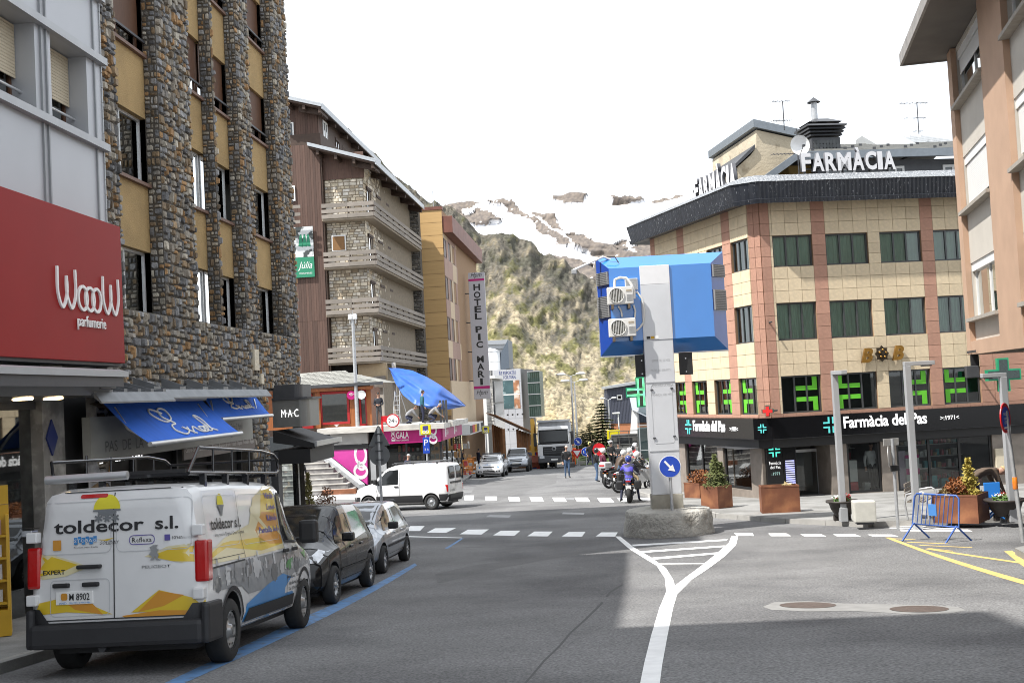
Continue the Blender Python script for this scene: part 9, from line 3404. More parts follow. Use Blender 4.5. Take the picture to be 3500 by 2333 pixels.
 # roofed wooden shelter
ps=ground_at(1812,102)
e=empty('wooden_shelter',ps,R(94.3),'brown wooden shelter with a long sloping plank roof','shelter')
M_SHW=mat('brown_shelter_wood',(.26,.12,.05),.7,var=.25,scale=3,rand=.15)
Ls=16
for k in range(6):
 x=k*Ls/5
 MB().box(x-.12,x+.12,-.12,.12,-.4,2.9).build('post',M_SHW,e)
 MB().box(x-.12,x+.12,2.3,2.54,-.4,3.5).build('post',M_SHW,e)
for k in range(7):
 y0=-.5+k*.5
 z0=2.95+.26*k
 MB().add([(-.6,y0,z0-.13),(Ls+.6,y0,z0-.13),(Ls+.6,y0+.5,z0+.13),(-.6,y0+.5,z0+.13),(-.6,y0,z0-.02),(Ls+.6,y0,z0-.02),(Ls+.6,y0+.5,z0+.24),(-.6,y0+.5,z0+.24)],[(0,3,2,1),(4,5,6,7),(0,1,5,4),(1,2,6,5),(2,3,7,6),(3,0,4,7)]).build('roof_plank',M_SHW,e)
MB().box(-.55,Ls,.6,.66,-.4,1.0).build('side_board',M_SHW,e)
# red and white roadworks boards
for k,(px_,py_)in enumerate(((1822,1601),(1838,1600))):
 p=G(px_,py_)
 e=empty('road_board',p,R(10*k),('leaning blue road works board beside the excavator','red and white road works board beside the excavator')[k],'road board')
 MB().prismx([(-.05,0),(.0,0),(.18,1.3),(.13,1.3)],-.3,.3).build('panel',(M_BLUES,M_REDS)[k],e)
 MB().prismx([(.05,.6),(.09,.6),(.11,.8),(.07,.8)],-.31,.31).build('band',M_WHITE,e)
 # grass verge with low kerb wall beyond the motorbikes
v0,v1=G(1975,1590),G(2100,1588)
ver=MB()
for(xa,ya)in((0,0),):
 ver.add([(v0.x,v0.y,v0.z+.05),(v1.x+4,v1.y,v1.z+.05),(v1.x+4,v1.y+22,v1.z+.6),(v0.x,v0.y+22,v0.z+.6)],[(0,1,2,3)])
tag(ver.build('grass_verge',mat('short_grass',(.10,.15,.035),.9,var=.3,scale=1.5,bump=.8,bscale=8)),'short green grass verge beyond the junction','grass',kind='stuff')
wl_=empty('verge_wall',(v0.x,v0.y-.3,v0.z),0,'low pale stone wall along the grass verge','wall')
n=10
for k in range(n):
 x=(v1.x+4-v0.x)*k/n
 block('coping_stone',M_KERB,wl_,x+.01,(v1.x+4-v0.x)*(k+1)/n-.01,0,.35,-.2,.35+.02*(k%2))
 # == conifers
M_NEED=mat('spruce_needles',(.035,.055,.018),.85,var=.4,scale=2)
M_NEED2=mat('olive_spruce_needles',(.085,.085,.022),.85,var=.4,scale=2)
M_BARK=mat('bark',(.09,.06,.04),.9,var=.3,scale=6,bump=.6)
def spruce(px,py_top,Y,width,label,seed,m=None):
 b0=ground_at(px,Y)
 h=at(px,py_top,Y).z-b0.z
 e=empty('spruce_tree',b0,0,label,'tree','spruce trees beyond the junction')
 rg_=random.Random(seed)
 MB().tube([(0,0,0),(0,0,h*.5),(0,0,h*.98)],[.17,.1,.015],8).build('trunk',M_BARK,e)
 br_,nd,nd2=MB(),MB(),MB()
 lv=19
 for k in range(lv):
  t=k/lv
  z=h*(.10+.88*t)
  rad=width*(1-t)**.85*(.85+.3*rg_.random())+.08
  nb=9 if t<.7 else 6
  a0=rg_.random()*6.28
  for i in range(nb):
   a=a0+i/nb*6.283+rg_.uniform(-.25,.25)
   r_=rad*rg_.uniform(.7,1.1)
   tip=Vector((r_*math.cos(a),r_*math.sin(a),z-.16*r_+rg_.uniform(-.05,.1)))
   br_.tube([(0,0,z),tuple(tip)],[.03,.008],4,cap=False)
   n_=int(10+24*r_/max(width,.1))
   for q in range(n_):
    f=.18+.82*q/n_
    p=Vector((0,0,z)).lerp(tip,f)
    for s in(-1,1,0):
     d=Vector((math.cos(a+s*.9),math.sin(a+s*.9),rg_.uniform(-.5,.15))).normalized()
     L_=rg_.uniform(.30,.60)*(1.15-f*.45)*(h/9)
     sd=d.cross(Vector((0,0,1))).normalized()*.11*(h/9)
     (nd if rg_.random()<.62 else nd2).add([p-sd,p+sd,p+d*L_+sd*.25,p+d*L_-sd*.25],[(0,1,2,3)])
 br_.build('branches',M_BARK,e)
 nd.build('crown',m or M_NEED,e)
 nd2.build('crown',M_NEED2,e)
 return e
spruce(2056,1365,104,2.4,'tallest dark spruce standing before the slate blue house',1)
spruce(2012,1440,110,2.2,'olive green spruce between the lamps and the tallest spruce',2,M_NEED2)
spruce(1985,1462,116,2.0,'bushy spruce just behind the small blue traffic signs',5)
spruce(1948,1432,118,1.8,'slim spruce beside the tipper truck and tall lamps',3)
# shrubs by the corner shop
p=G(1030,1700,.13)
p=ground_at(1042,36.6)
e=empty('shrub',(p.x,p.y,p.z+.13),0,'thin yellow green conifer shrub beside the black shop post','shrub')
foliage(e,'foliage',mat('yellow_green_leaf',(.16,.14,.04),.8,var=.3,scale=9),(0,0,.25),.26,1.5,1100,.07,rg,'cone')
MB().tube([(0,0,0),(0,0,1.0)],.025,6).build('stem',M_BARK,e)
MB().lathe([(.001,.0),(.2,0),(.26,.35),(.24,.36),(.001,.33)],16).build('pot',M_DGREY,e)
e=empty('shrub',(p.x+.5,p.y+.2,p.z+.13),0,'low reddish leafy shrub near the black shop post','shrub')
foliage(e,'foliage',mat('reddish_leaf',(.13,.06,.03),.8,var=.4,scale=9),(0,0,.8),.28,.5,380,.07,rg)
MB().tube([(0,0,0),(0,0,.5)],.02,6).build('stem',M_BARK,e)
MB().lathe([(.001,.0),(.16,0),(.2,.25),(.001,.24)],16).build('pot',M_DGREY,e)
# ladder and steel posts on the roof terrace
q=J.w(J.sx(1355,1440,2.0),2.0,zt_ if False else J.sz(1480,1446))
e=empty('step_ladder',q,R(-10),'aluminium step ladder standing on the roof terrace','ladder')
for s in(-1,1):
 MB().tube([(s*.22,-.05,0),(s*.14,.45,1.9)],.022,6).build('rail',M_ALU,e)
 MB().tube([(s*.22+.3,.9,0),(s*.14,.45,1.9)],.022,6).build('rear_leg',M_ALU,e)
for k in range(6):
 t=(k+1)/7
 MB().box(-.2+.06*t,.2-.06*t,-.08+.5*t,.0+.5*t,1.9*t-.015,1.9*t+.015).build('step',M_ALU,e)
for k,px_ in enumerate((1507,1518,1527)):
 q=J.w(J.sx(px_,1430,1.0),1.0,J.sz(1480,1446))
 o=MB().bbox(-.06,.06,-.06,.06,0,1.25,.01)
 eo=o.build('steel_post',M_DGREY,None,q)
 tag(eo,'short dark steel post on the terrace edge under the tarpaulin','post','three dark posts on the terrace')
 # == people
M_SKIN=mat('skin',(.42,.24,.17),.6,var=.08)
M_HAIRD=mat('dark_hair',(.02,.015,.012),.6,var=.2,scale=20)
M_HAIRB=mat('brown_hair',(.10,.05,.025),.6,var=.2,scale=20)
M_SHOE=mat('dark_shoe',(.02,.018,.017),.5,var=.1)
M_JEAN=mat('blue_denim',(.07,.12,.21),.8,var=.2,scale=8)
M_NAVYC=mat('navy_cloth',(.018,.022,.05),.8,var=.15,scale=8)
M_BLKC=mat('black_cloth',(.014,.014,.015),.75,var=.2,scale=8)
M_LEATH=mat('black_leather',(.016,.016,.017),.38,var=.2,scale=8,bump=.3,bscale=12)
M_KHAKI=mat('khaki_cloth',(.34,.26,.16),.85,var=.15,scale=8)
M_GREYC=mat('grey_cloth',(.26,.25,.25),.85,var=.12,scale=8)
M_HELW=mat('white_helmet',(.74,.74,.74),.2,var=.04,coat=.8)
M_HELB=mat('black_helmet',(.02,.02,.022),.2,var=.3,scale=6,coat=.8)
M_VISOR=mat('dark_visor',(.01,.01,.012),.05,var=0,coat=1)
DEF=dict(pelvis=(0,0,.95),spine=(0,0,1.14),chest=(0,.02,1.36),neck=(0,.02,1.50),head=(0,.05,1.63),shL=(-.18,.0,1.42),elL=(-.25,-.04,1.14),wrL=(-.26,.08,.90),shR=(.18,.0,1.42),elR=(.25,-.04,1.14),wrR=(.26,.08,.90),hipL=(-.09,0,.92),knL=(-.10,.03,.50),anL=(-.11,-.02,.09),toL=(-.13,.15,.035),hipR=(.09,0,.92),knR=(.10,.03,.50),anR=(.11,-.02,.09),toR=(.13,.15,.035))
RAD=dict(pelvis=.15,spine=.135,chest=.155,neck=.058,head=.05,shL=.085,shR=.085,elL=.052,elR=.052,wrL=.034,wrR=.034,hipL=.10,hipR=.10,knL=.062,knR=.062,anL=.045,anR=.045,toL=.038,toR=.038)
EDG=[('pelvis','spine'),('spine','chest'),('chest','neck'),('neck','head'),('chest','shL'),('shL','elL'),('elL','wrL'),('chest','shR'),('shR','elR'),('elR','wrR'),('pelvis','hipL'),('hipL','knL'),('knL','anL'),('anL','toL'),('pelvis','hipR'),('hipR','knR'),('knR','anR'),('anR','toR')]
def make_body(pose,coat=1.0):
 J_={k:Vector(pose.get(k,v))for k,v in DEF.items()}
 V=list(J_.values())
 keys=list(J_)
 idx={k:i for i,k in enumerate(keys)}
 rad=[RAD[k]*(coat if k in('spine','chest','shL','shR','elL','elR','pelvis')else 1)for k in keys]
 E=[(idx[a],idx[b])for a,b in EDG]
 reg={}
 hands=[]
 for s in 'LR':
  w,e=J_['wr'+s],J_['el'+s]
  d=(w-e).normalized()
  sd=d.cross(Vector((0,1,0)))
  if sd.length<.1:
   sd=d.cross(Vector((0,0,1)))
  sd.normalize()
  palm=w+d*.07
  V.append(palm)
  rad.append(.034)
  pi_=len(V)-1
  E.append((idx['wr'+s],pi_))
  hands.append(palm)
  bend=Vector((0,.012,-.012))
  for k,ln in enumerate((.062,.072,.068,.055)):
   base=palm+sd*(k-1.5)*.019+d*.03
   V+=[base,base+d*ln*.55+bend,base+d*ln+bend*2.4]
   rad+=[.0105,.0095,.008]
   n=len(V)
   E+=[(pi_,n-3),(n-3,n-2),(n-2,n-1)]
  tb=palm-sd*.034
  V+=[tb,tb-sd*.02+d*.04]
  rad+=[.012,.0095]
  n=len(V)
  E+=[(pi_,n-2),(n-2,n-1)]
 me=bpy.data.meshes.new('figure')
 bm=bmesh.new()
 sl=bm.verts.layers.skin.verify()
 bv=[bm.verts.new(v)for v in V]
 bm.verts.ensure_lookup_table()
 for a,b in E:
  bm.edges.new((bv[a],bv[b]))
 for i,v in enumerate(bv):
  v[sl].radius=(rad[i],rad[i])
  v[sl].use_root=(i==0)
  # flatter chest
 for k in('pelvis','spine','chest'):
  bv[idx[k]][sl].radius=(rad[idx[k]],rad[idx[k]]*.78)
 bm.to_mesh(me)
 bm.free()
 o=bpy.data.objects.new('tmpfig',me)
 COL.objects.link(o)
 o.modifiers.new('s','SKIN')
 m2=o.modifiers.new('d','SUBSURF')
 m2.levels=m2.render_levels=1
 dg=bpy.context.evaluated_depsgraph_get()
 out=bpy.data.meshes.new_from_object(o.evaluated_get(dg))
 bpy.data.objects.remove(o)
 return out,J_,hands
def seg_d(p,a,b):
 ab=b-a
 t=max(0,min(1,(p-a).dot(ab)/max(ab.length_squared,1e-9)))
 return(p-(a+ab*t)).length
def head_geo(c,look,up):
 """shaped head with jaw, nose, brow and ears"""
 f=look.normalized()
 r=f.cross(up).normalized()
 u=r.cross(f)
 bm=bmesh.new()
 bmesh.ops.create_icosphere(bm,subdivisions=3,radius=1)
 for v in bm.verts:
  x,y,z=v.co
  sx,sy,sz=.075,.095,.118
  if z<0:
   sx*=1+.28*z
   sy*=1+.12*z
  nose=max(0,1-(abs(x)/.16)**2)*max(0,1-((z+.12)/.22)**2)if y>.6 else 0
  eye=max(0,1-((abs(x)-.36)/.2)**2)*max(0,1-((z-.1)/.14)**2)if y>.5 else 0
  mouth=max(0,1-(abs(x)/.3)**2)*max(0,1-((z+.5)/.07)**2)if y>.4 else 0
  ear=max(0,1-((z+.02)/.22)**2)*max(0,1-((y+.02)/.16)**2)if abs(x)>.8 else 0
  co=r*x*(sx+.018*ear)+f*(y*sy+.024*nose-.010*eye-.006*mouth)+u*z*sz
  v.co=c+co
 return bm,f,r,u
def person(label,loc,face,pose=None,top=None,legs=None,hat=None,hatm=None,look=None,h=1.75,extra=None,coat=1.12,shoes=None,name='person',cat='person',group=None,hair=None,lean=None):
 """face = heading clockwise from +Y towards which the figure looks"""
 pose=pose or{}
 root=empty(name,loc,-face,label,cat,group)
 k=h/1.75
 me,J_,hands=make_body(pose,coat)
 top,legs,shoes=top or M_BLKC,legs or M_NAVYC,shoes or M_SHOE
 bm=bmesh.new()
 bm.from_mesh(me)
 nfig=len(bm.faces)
 parts=[('neck','head',0),('chest','neck',1),('spine','chest',1),('pelvis','spine',1),('shL','elL',1),('elL','wrL',1),('shR','elR',1),('elR','wrR',1),('hipL','knL',2),('knL','anL',2),('hipR','knR',2),('knR','anR',2),('anL','toL',3),('anR','toR',3)]
 for f in bm.faces:
  c=f.calc_center_median()
  best=min(parts,key=lambda t:seg_d(c,J_[t[0]],J_[t[1]]))
  mi=best[2]
  for hd in hands:
   if(c-hd).length<.135 and(c-hd).length<min((c-J_['wrL']).length,(c-J_['wrR']).length)+.05:
    if min((hd-J_['wrL']).length,(hd-J_['wrR']).length)>0 and(c-J_['elL']).length>.1 and(c-J_['elR']).length>.1:
     mi=0 if min((c-J_['wrL']).length,(c-J_['wrR']).length)>.03 and(c-hd).length<.11 else mi
  f.material_index=mi
  f.smooth=True
 up=(J_['head']-J_['neck']).normalized()
 hc=J_['head']+up*.075
 lk=Vector(look)if look else Vector((0,1,0))
 hb,ff,rr,uu=head_geo(hc,lk,up if abs(up.dot(lk.normalized()))<.9 else Vector((0,0,1)))
 tmp=bpy.data.meshes.new('h')
 hb.to_mesh(tmp)
 hb.free()
 n0=len(bm.faces)
 bm.from_mesh(tmp)
 bm.faces.ensure_lookup_table()
 for f in bm.faces[n0:]:
  f.material_index=0
  f.smooth=True
 bm.to_mesh(me)
 bm.free()
 for m in(M_SKIN,top,legs,shoes):
  me.materials.append(m)
 o=link('body',me,None,root)
 # hair, cap or helmet
 b=MB()
 hm=bmesh.new()
 bmesh.ops.create_icosphere(hm,subdivisions=3,radius=1)
 if hat in(None,'hair','long'):
  kill=[]
  for v in hm.verts:
   x,y,z=v.co
   if z<(.25 if y>.2 else(-.35 if hat!='long' else-.95))-(.0 if y>-.2 else.1):
    kill.append(v)
  bmesh.ops.delete(hm,geom=kill,context='VERTS')
  for v in hm.verts:
   x,y,z=v.co
   j=1+.03*mnoise.noise(Vector((x*5,y*5,z*5)))
   v.co=hc+rr*x*.083*j+ff*(y*.102-.006)*j+uu*z*.126*j
  b.bm(hm,0,True)
  b.build('hair',hatm or hair or M_HAIRD,root)
 elif hat=='cap':
  kill=[v for v in hm.verts if v.co.z<.2]
  bmesh.ops.delete(hm,geom=kill,context='VERTS')
  for v in hm.verts:
   x,y,z=v.co
   v.co=hc+rr*x*.086+ff*y*.105+uu*z*.128
  b.bm(hm,0,True)
  q=[hc+rr*(.07*math.sin(a))+ff*(.09+.09*math.cos(a))+uu*.03 for a in np.linspace(-1.5,1.5,8)]
  b.add(q+[p-uu*.012 for p in q],[tuple(range(8)),tuple(range(15,7,-1))]+[(i,i+1,i+9,i+8)for i in range(7)])
  b.build('cap',hatm,root)
 elif hat=='helmet':
  kill=[v for v in hm.verts if v.co.z<-.85 or(v.co.y>.55 and-.5<v.co.z<.3 and abs(v.co.x)<.75)]
  bmesh.ops.delete(hm,geom=kill,context='VERTS')
  for v in hm.verts:
   x,y,z=v.co
   v.co=hc+rr*x*.132+ff*(y*.155-.005)+uu*(z*.155+.008)
  b.bm(hm,0,True)
  b.build('helmet',hatm,root)
  vz=MB()
  hv=bmesh.new()
  bmesh.ops.create_icosphere(hv,subdivisions=3,radius=1)
  kill=[v for v in hv.verts if not(v.co.y>.35 and-.42<v.co.z<.42)]
  bmesh.ops.delete(hv,geom=kill,context='VERTS')
  for v in hv.verts:
   x,y,z=v.co
   v.co=hc+rr*x*.128+ff*(y*.150-.005)+uu*(z*.15+.008)
  vz.bm(hv,0,True).build('visor',M_VISOR,root)
 if hat in(None,'hair','long','cap'):
  for s in(-1,1):
   MB().ico(hc+rr*.03*s+ff*.083+uu*.012,.011,1).build('eye',M_BLACK,root)
 root.scale=(k,k,k)
 return root,J_
def P3(px,py,dz=0.0):
 p=G(px,py,dz)
 return p
ARMS_FWD=dict(elL=(-.24,.04,1.15),wrL=(-.13,.26,1.08),elR=(.24,.04,1.15),wrR=(.13,.26,1.08))
WALK=dict(knL=(-.10,.16,.52),anL=(-.10,.20,.10),toL=(-.11,.36,.05),knR=(.10,-.02,.48),anR=(.10,-.28,.16),toR=(.10,-.16,.05))
person('man in black leather jacket and jeans standing alone in the road',P3(1940,1633),R(170),dict(elL=(-.27,.06,1.16),wrL=(-.12,.24,1.12),elR=(.28,-.02,1.14),wrR=(.27,.1,.92)),M_LEATH,M_JEAN,'cap',mat('pale_bald_cap',(.55,.4,.33),.5),coat=1.25,h=1.8)
bg=MB().bbox(-.16,.16,-.1,.1,0,.3,.06)
pb_=P3(1958,1628)
hb_=empty('helmet_bag',(pb_.x,pb_.y,pb_.z+.55),0,'black bag carried by the man standing in the road','bag')
bg.build('bag',M_BLACK,hb_)
MB().tube([(-.08,0,.28),(-.06,0,.42),(.06,0,.42),(.08,0,.28)],.012,6).build('handle',M_BLACK,hb_)
person('woman in pink jacket with blue backpack walking past the truck',P3(1893,1599),R(60),dict(WALK,**dict(elL=(-.24,-.06,1.16),wrL=(-.2,.12,.98))),mat('pink_jacket',(.52,.03,.16),.7,var=.15,scale=8),mat('brown_trousers',(.10,.085,.07),.8,var=.1),'hair',mat('auburn_hair',(.22,.08,.03),.6,var=.2),h=1.66)
pw=P3(1893,1599)
bp=empty('backpack',(pw.x-.28,pw.y+.02,pw.z+1.02),R(-60),'blue backpack on the woman in pink','backpack')
MB().bbox(-.15,.15,-.2,.02,0,.46,.06).build('pack',mat('blue_nylon',(.05,.12,.22),.7,var=.2),bp)
MB().bbox(-.11,.11,-.26,-.19,.04,.24,.03).build('pocket',M_NAVYC,bp)
person('road worker in orange high visibility suit beside the truck',P3(1963,1592),R(200),ARMS_FWD,mat('orange_hivis',(.85,.14,.02),.7,var=.08),MATS['orange_hivis'],'cap',M_ORANGEL,h=1.75)
person('rider in black jacket and blue jeans with black helmet standing by the bikes',P3(2040,1646),R(75),dict(elL=(-.24,.06,1.14),wrL=(-.12,.26,1.10),elR=(.24,.02,1.14),wrR=(.14,.26,1.06),knL=(-.10,.10,.52)),M_LEATH,M_JEAN,'helmet',M_HELB,h=1.66)
person('rider in maroon jacket with white helmet standing by the bikes',P3(2064,1655),R(70),dict(elL=(-.24,.05,1.16),wrL=(-.14,.25,1.12),elR=(.24,.05,1.14),wrR=(.14,.26,1.10)),mat('maroon_jacket',(.10,.012,.035),.75,var=.15,scale=8),M_BLKC,'helmet',M_HELW,h=1.70)
person('rider in black waving one arm with white and yellow helmet',P3(2018,1594),R(150),dict(WALK,elL=(-.3,.1,1.62),wrL=(-.34,.16,1.88)),M_BLKC,M_NAVYC,'helmet',mat('yellow_white_helmet',(.7,.68,.4),.25,var=.1,col2=(.75,.6,.02),c2scale=8,coat=.6),h=1.80)
person('rider in black coat with pale helmet standing behind the parked bikes',P3(2092,1612),R(170),ARMS_FWD,M_BLKC,M_BLKC,'helmet',M_HELW,h=1.86)
person('rider with bare dark hair standing between the bikes and the lorry',P3(2118,1606),R(200),ARMS_FWD,M_BLKC,M_JEAN,'hair',h=1.66)
person('rider in bright red jacket with white helmet beside the teardrop flags',P3(2172,1625),R(90),ARMS_FWD,mat('red_jacket',(.62,.02,.03),.7,var=.12,scale=8),M_BLKC,'helmet',M_HELW,h=1.74)
# left street side
tz_=J.sz(1480,1446)
def terr(px,off):
 return J.w(J.sx(px,1446,off),off,tz_)
person('man in black jacket looking at his phone on the roof terrace',terr(1297,2.2),R(180),dict(elL=(-.24,.02,1.14),wrL=(-.09,.24,1.12),elR=(.24,.02,1.14),wrR=(.09,.24,1.12)),mat('dark_navy_jacket',(.012,.014,.022),.7,var=.1),mat('charcoal_trousers',(.06,.06,.065),.8,var=.1),'hair',look=(0,.9,-.35),h=1.82)
person('workman in teal jacket standing under the blue tarpaulin',terr(1446,1.1),R(75),None,mat('teal_jacket',(.02,.11,.15),.75,var=.15),M_NAVYC,'hair',h=1.80)
CROUCH=dict(pelvis=(0,-.25,.42),spine=(0,-.12,.60),chest=(0,.12,.76),neck=(0,.24,.84),head=(0,.32,.90),shL=(-.18,.14,.80),shR=(.18,.14,.80),elL=(-.24,.30,.56),wrL=(-.12,.46,.40),elR=(.24,.30,.56),wrR=(.12,.46,.40),hipL=(-.1,-.22,.40),knL=(-.2,.18,.42),anL=(-.15,-.1,.09),toL=(-.16,.1,.035),hipR=(.1,-.22,.40),knR=(.2,.12,.20),anR=(.15,-.25,.09),toR=(.16,-.1,.035))
person('workman in grey shirt crouching beside the terrace posts',terr(1483,.9),R(95),CROUCH,M_GREYC,M_NAVYC,'hair',M_GREYC,look=(0,.7,-.7),h=1.8)
person('brown haired workman in grey top kneeling on the terrace',terr(1402,.9),R(80),CROUCH,mat('grey_marl',(.22,.22,.23),.85,var=.1),M_NAVYC,'hair',M_HAIRB,look=(0,.8,-.5),h=1.7)
person('man in dark jacket standing at the foot of the stairs',P3(1032,1684,.13),R(160),dict(elR=(.24,.03,1.14),wrR=(.2,.2,.98)),M_BLKC,M_NAVYC,'hair',mat('grey_hair',(.2,.2,.2),.7),h=1.78)
person('man in grey cap behind the white panel van',P3(1398,1668,.13),R(120),None,M_NAVYC,M_NAVYC,'cap',mat('grey_cap',(.35,.35,.36),.8),h=1.74)
person('man in navy top with white collar standing by the hoarding',P3(1637,1602,.13),R(60),ARMS_FWD,M_NAVYC,M_NAVYC,'hair',h=1.72)
pl_=P3(1676,1590,.13)
person('workman in black standing high on a ladder at the shop front',(pl_.x,pl_.y,pl_.z+1.25),R(-40),dict(elL=(-.26,.1,1.5),wrL=(-.2,.32,1.66),elR=(.26,.08,1.2),wrR=(.22,.3,1.3)),M_BLKC,mat('dark_grey_trousers',(.04,.042,.05),.8),'hair',h=1.8)
e=empty('ladder',pl_,R(40),'white ladder under the workman at the shop front','ladder')
for s in(-1,1):
 MB().tube([(s*.22,.1,0),(s*.2,.5,3.2)],.025,6).build('rail',M_WHITE,e)
for k in range(9):
 MB().tube([(-.21,.12+.04*k,.3+.3*k),(.21,.12+.04*k,.3+.3*k)],.016,6).build('rung',M_WHITE,e)
 # worker bending over the blue tool stand
BEND=dict(pelvis=(0,-.12,.92),spine=(0,.06,1.08),chest=(0,.30,1.14),neck=(0,.44,1.12),head=(0,.53,1.10),shL=(-.18,.32,1.10),shR=(.18,.32,1.10),elL=(-.22,.42,.84),wrL=(-.12,.56,.62),elR=(.22,.42,.84),wrR=(.12,.56,.60),hipL=(-.09,-.12,.90),hipR=(.09,-.12,.90),knL=(-.1,-.02,.48),knR=(.1,-.06,.48))
person('workman in brown sweater and beige cap bending over the blue toolbox',P3(3352,1766,.13),R(88),BEND,mat('brown_sweater',(.10,.07,.05),.85,var=.15),mat('blue_work_trousers',(.02,.03,.10),.8,var=.1),'cap',mat('beige_cap',(.5,.36,.18),.8),look=(0,.6,-.8),h=1.78)
# dressed shop mannequin in the pharmacy window
mq=B.w(B.sx(2980,1600,.55),.55,gz1+.02)
person('white shirted dummy in the pharmacy window',mq,R(180),dict(elL=(-.26,-.02,1.14),wrL=(-.3,.05,.9)),mat('white_tee',(.7,.7,.7),.8,var=.05),M_BLKC,'hair',h=1.6,name='mannequin',cat='mannequin')
# == motorbikes
M_TANKB=mat('black_bike_paint',(.012,.012,.014),.15,var=.05,coat=1)
M_TANKW=mat('silver_white_fairing',(.55,.56,.57),.25,.2,var=.05,coat=.8)
M_BIKEBL=mat('blue_bike_paint',(.02,.04,.28),.2,var=.05,coat=1)
M_ENG=mat('engine_alloy',(.16,.16,.165),.4,.7,var=.3,scale=10)
def motorbike(label,px,head,fair=None,tank=None,full=False,top_case=None,panniers=True,plate=None,screen=True,group='parked motorbikes',lean=0.0):
 root=empty('motorbike',(0,0,0),0,label,'motorbike',group)
 tank=tank or M_TANKB
 fair=fair or tank
 r=.31
 for x,w in((-.72,.18),(.74,.13)):
  t=MB()
  h=w/2
  t.lathe([(r*.70,-h*.7),(r*.86,-h),(r*.96,-h*.6),(r,0),(r*.96,h*.6),(r*.86,h),(r*.70,h*.7),(r*.70,-h*.7)],26,'y')
  o=t.build('wheel',M_RUBBER,root,(x,0,r))
  b=MB()
  b.lathe([(r*.70,-h*.6),(r*.73,-h*.7),(r*.73,h*.7),(r*.70,h*.6),(r*.66,0),(r*.70,-h*.6)],24,'y')
  for k in range(5):
   a=k/5*6.283
   b.tube([(0,0,0),(r*.68*math.cos(a),0,r*.68*math.sin(a))],.02,5)
  b.build('rim',M_ENG if not fair is M_BIKEBL else M_BIKEBL,o)
  MB().lathe([(.06,h*.8),(.14,h*.8),(.14,h*.85),(.06,h*.85)],20,'y').build('brake_disc',M_STEEL,o)
 MB().bbox(-.32,.30,-.17,.17,.24,.58,.06).build('engine',M_ENG,root)
 MB().tube([(.62,-.09,.92),(.74,-.09,r)],.028,8).build('fork',M_STEEL,root)
 MB().tube([(.62,.09,.92),(.74,.09,r)],.028,8).build('fork',M_STEEL,root)
 MB().tube([(-.72,.11,r),(-.2,.10,.42)],.035,8).build('swingarm',M_DGREY,root)
 MB().tube([(-.72,-.11,r),(-.2,-.10,.42)],.035,8).build('swingarm',M_DGREY,root)
 MB().ico((.22,0,.84),.3,3,squash=(1,.55,.5)).build('tank',tank,root)
 MB().prism([(-.72,.86),(-.65,.92),(-.25,.82),(.02,.80),(.02,.70),(-.3,.70),(-.6,.78)],-.14,.14).build('seat',M_BLACK,root)
 MB().prism([(-.86,.84),(-.70,.90),(-.55,.80),(-.60,.72),(-.82,.76)],-.10,.10).build('tail',tank,root)
 MB().bbox(-.90,-.84,-.09,.09,.78,.83,.01).build('tail_lamp',M_REDL,root)
 for s in(-1,1):
  MB().bbox(-.90,-.86,s*.16-.03,s*.16+.03,.68,.71,.008).build('indicator',M_ORANGEL,root)
  MB().tube([(.52,s*.08,.98),(.46,s*.34,1.0),(.36,s*.40,.99)],.016,6).build('handlebar',M_BLACK,root)
  MB().tube([(.48,s*.28,1.0),(.52,s*.36,1.18)],.008,5).build('mirror_stalk',M_BLACK,root)
  MB().bbox(.50,.53,s*.37-.07,s*.37+.05,1.15,1.24,.01).build('mirror',M_BLACK,root)
 MB().prismx([(-.1,.5),(.1,.5),(.09,.66),(-.09,.66)],-.905,-.895).build('plate',M_PLATE,root)
 if plate:
  po=root.children[-1]
  me_=text_mesh(plate,1)
  xs_=[v.co.x for v in me_.vertices]
  zs_=[v.co.z for v in me_.vertices]
  for v in me_.vertices:
   u=(v.co.x-min(xs_))/(max(xs_)-min(xs_))
   w_=(v.co.z-min(zs_))/(max(zs_)-min(zs_))
   v.co=(-.909,.08-.16*u,.54+.08*w_)
  link('plate_number',me_,M_INK,po)
 MB().tube([(-.1,-.2,.35),(-.5,-.22,.38),(-.85,-.22,.48)],[.04,.06,.055],10).build('exhaust',M_STEEL,root)
 MB().prism([(.9,.62),(.98,.52),(.82,.60),(.5,.66),(.55,.70)],-.08,.08).build('front_mudguard',tank,root)
 if full:
  for s in(-1,1):
   MB().prism([(.75,.95),(.62,.50),(.2,.34),(-.2,.40),(-.05,.62),(.3,.80)],s*.19-.02,s*.19+.02).build('side_fairing',fair,root)
  b=MB()
  b.prism([(.88,.88),(.72,1.10),(.52,1.0),(.55,.80),(.80,.74)],-.20,.20)
  b.build('nose_fairing',fair,root)
 else:
  MB().bbox(.60,.80,-.12,.12,.86,1.06,.06).build('nose_fairing',fair,root)
 MB().bbox(.80,.87,-.11,.11,.86,.98,.03).build('head_lamp',M_CLEARL,root)
 if screen:
  MB().add([(.82,-.16,1.05),(.82,.16,1.05),(.58,.14,1.36),(.58,-.14,1.36)],[(0,1,2,3)]).build('windscreen',M_GLASSC,root)
 if panniers:
  for s in(-1,1):
   MB().bbox(-.88,-.42,s*.34-.12,s*.34+.12,.50,.82,.05).build('pannier',M_BLACK,root)
 if top_case:
  MB().bbox(-1.05,-.66,-.26,.26,.93,1.22,.07).build('top_case',top_case,root)
  MB().bbox(-1.06,-1.03,-.2,.2,1.02,1.10,.01).build('case_reflector',M_REDL,root)
 MB().tube([(0,.2,.3),(-.08,.32,.02)],.015,5).build('side_stand',M_STEEL,root)
 set_on_street(root,px,(-.72,0),head)
 return root
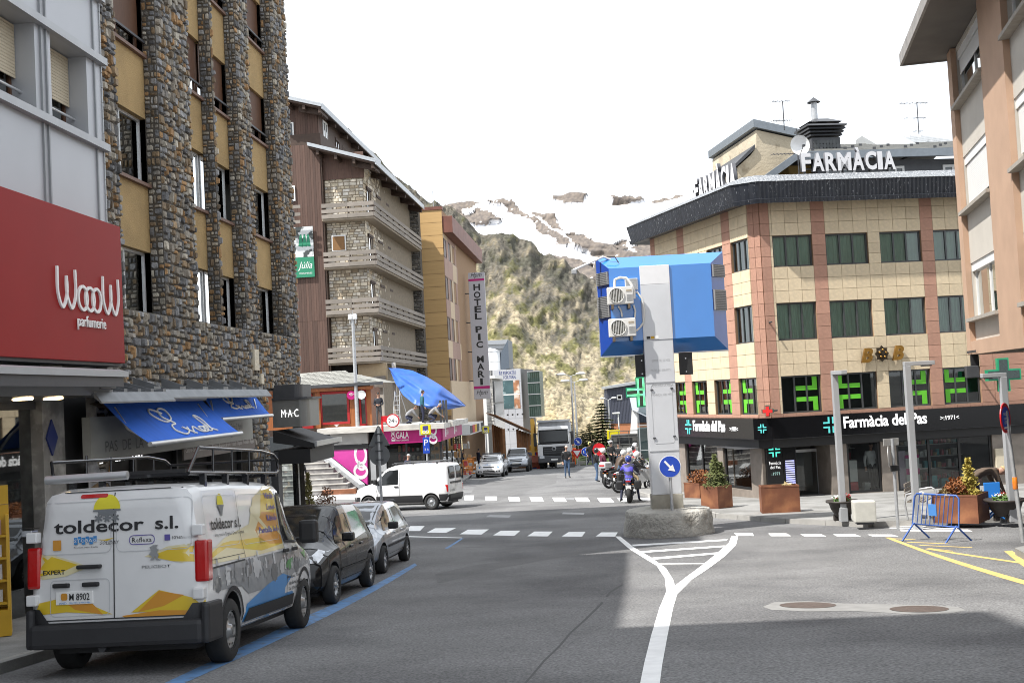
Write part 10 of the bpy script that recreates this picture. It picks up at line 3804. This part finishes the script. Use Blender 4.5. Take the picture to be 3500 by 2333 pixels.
SIT=dict(pelvis=(0,-.22,.90),spine=(0,-.12,1.08),chest=(0,.02,1.28),neck=(0,.12,1.41),head=(0,.18,1.51),shL=(-.18,.06,1.32),shR=(.18,.06,1.32),elL=(-.34,.22,1.10),wrL=(-.36,.46,1.02),elR=(.34,.22,1.10),wrR=(.36,.46,1.02),hipL=(-.11,-.2,.86),knL=(-.28,.12,.58),anL=(-.34,-.06,.10),toL=(-.38,.10,.035),hipR=(.11,-.2,.86),knR=(.28,.12,.58),anR=(.34,-.06,.10),toR=(.38,.10,.035))
def rider(label,bike,head,top,legs,hatm,look=None,h=1.75,pose=None):
 loc=bike.matrix_world@Vector((-.02,0,0))
 return person(label,loc,head,pose or SIT,top,legs,'helmet',hatm,look,h,coat=1.18)
HB=R(8)
b1=motorbike('black and blue motorbike with side cases straddled by the blue jacketed rider',(2152,1718),HB,M_BIKEBL,M_BIKEBL,plate='4271 KDX',screen=False)
rider('rider in black and blue jacket astride the rear motorbike',b1,HB,mat('blue_black_jacket',(.02,.02,.05),.6,var=.1,col2=(.07,.06,.42),c2lo=.50,c2hi=.53,c2scale=1.6,stretch=(1.0,1.0,2.4)),M_NAVYC,mat('dark_blue_helmet',(.02,.04,.22),.2,var=.3,scale=8,coat=.8))
b2=motorbike('silver white sport tourer beside the island column',(2142,1682),R(66),M_TANKW,M_TANKW,True)
set_on_street(b2,(2224,1676),(.74,0),R(74))
rider('rider in black leather and khaki trousers with white helmet on the silver tourer',b2,R(74),M_LEATH,M_KHAKI,M_HELW)
b3=motorbike('touring motorbike with a red lit white top case',(2082,1668),R(60),M_TANKB,M_TANKB,True,M_TANKW)
rider('rider in brown leather jacket with white helmet on the top case tourer',b3,R(60),mat('brown_leather',(.07,.045,.03),.5,var=.2),M_JEAN,M_HELW)
b4=motorbike('black motorbike parked behind the top case tourer',(2105,1652),R(62),M_TANKB,M_TANKB,True)
rider('rider in tan patched jacket with white helmet among the parked bikes',b4,R(62),mat('tan_patched_jacket',(.16,.12,.08),.6,var=.4,scale=5),M_BLKC,M_HELW)
b5=motorbike('dark motorbike with tall screen nearest the dark lorry',(2118,1636),R(64),M_TANKB,M_TANKB,True)
rider('rider in grey jacket with patterned black helmet near the dark lorry',b5,R(64),M_GREYC,M_BLKC,M_HELB)
motorbike('black motorbike parked between the two teardrop flags',(2235,1640),R(75),M_TANKB,M_TANKB,True)
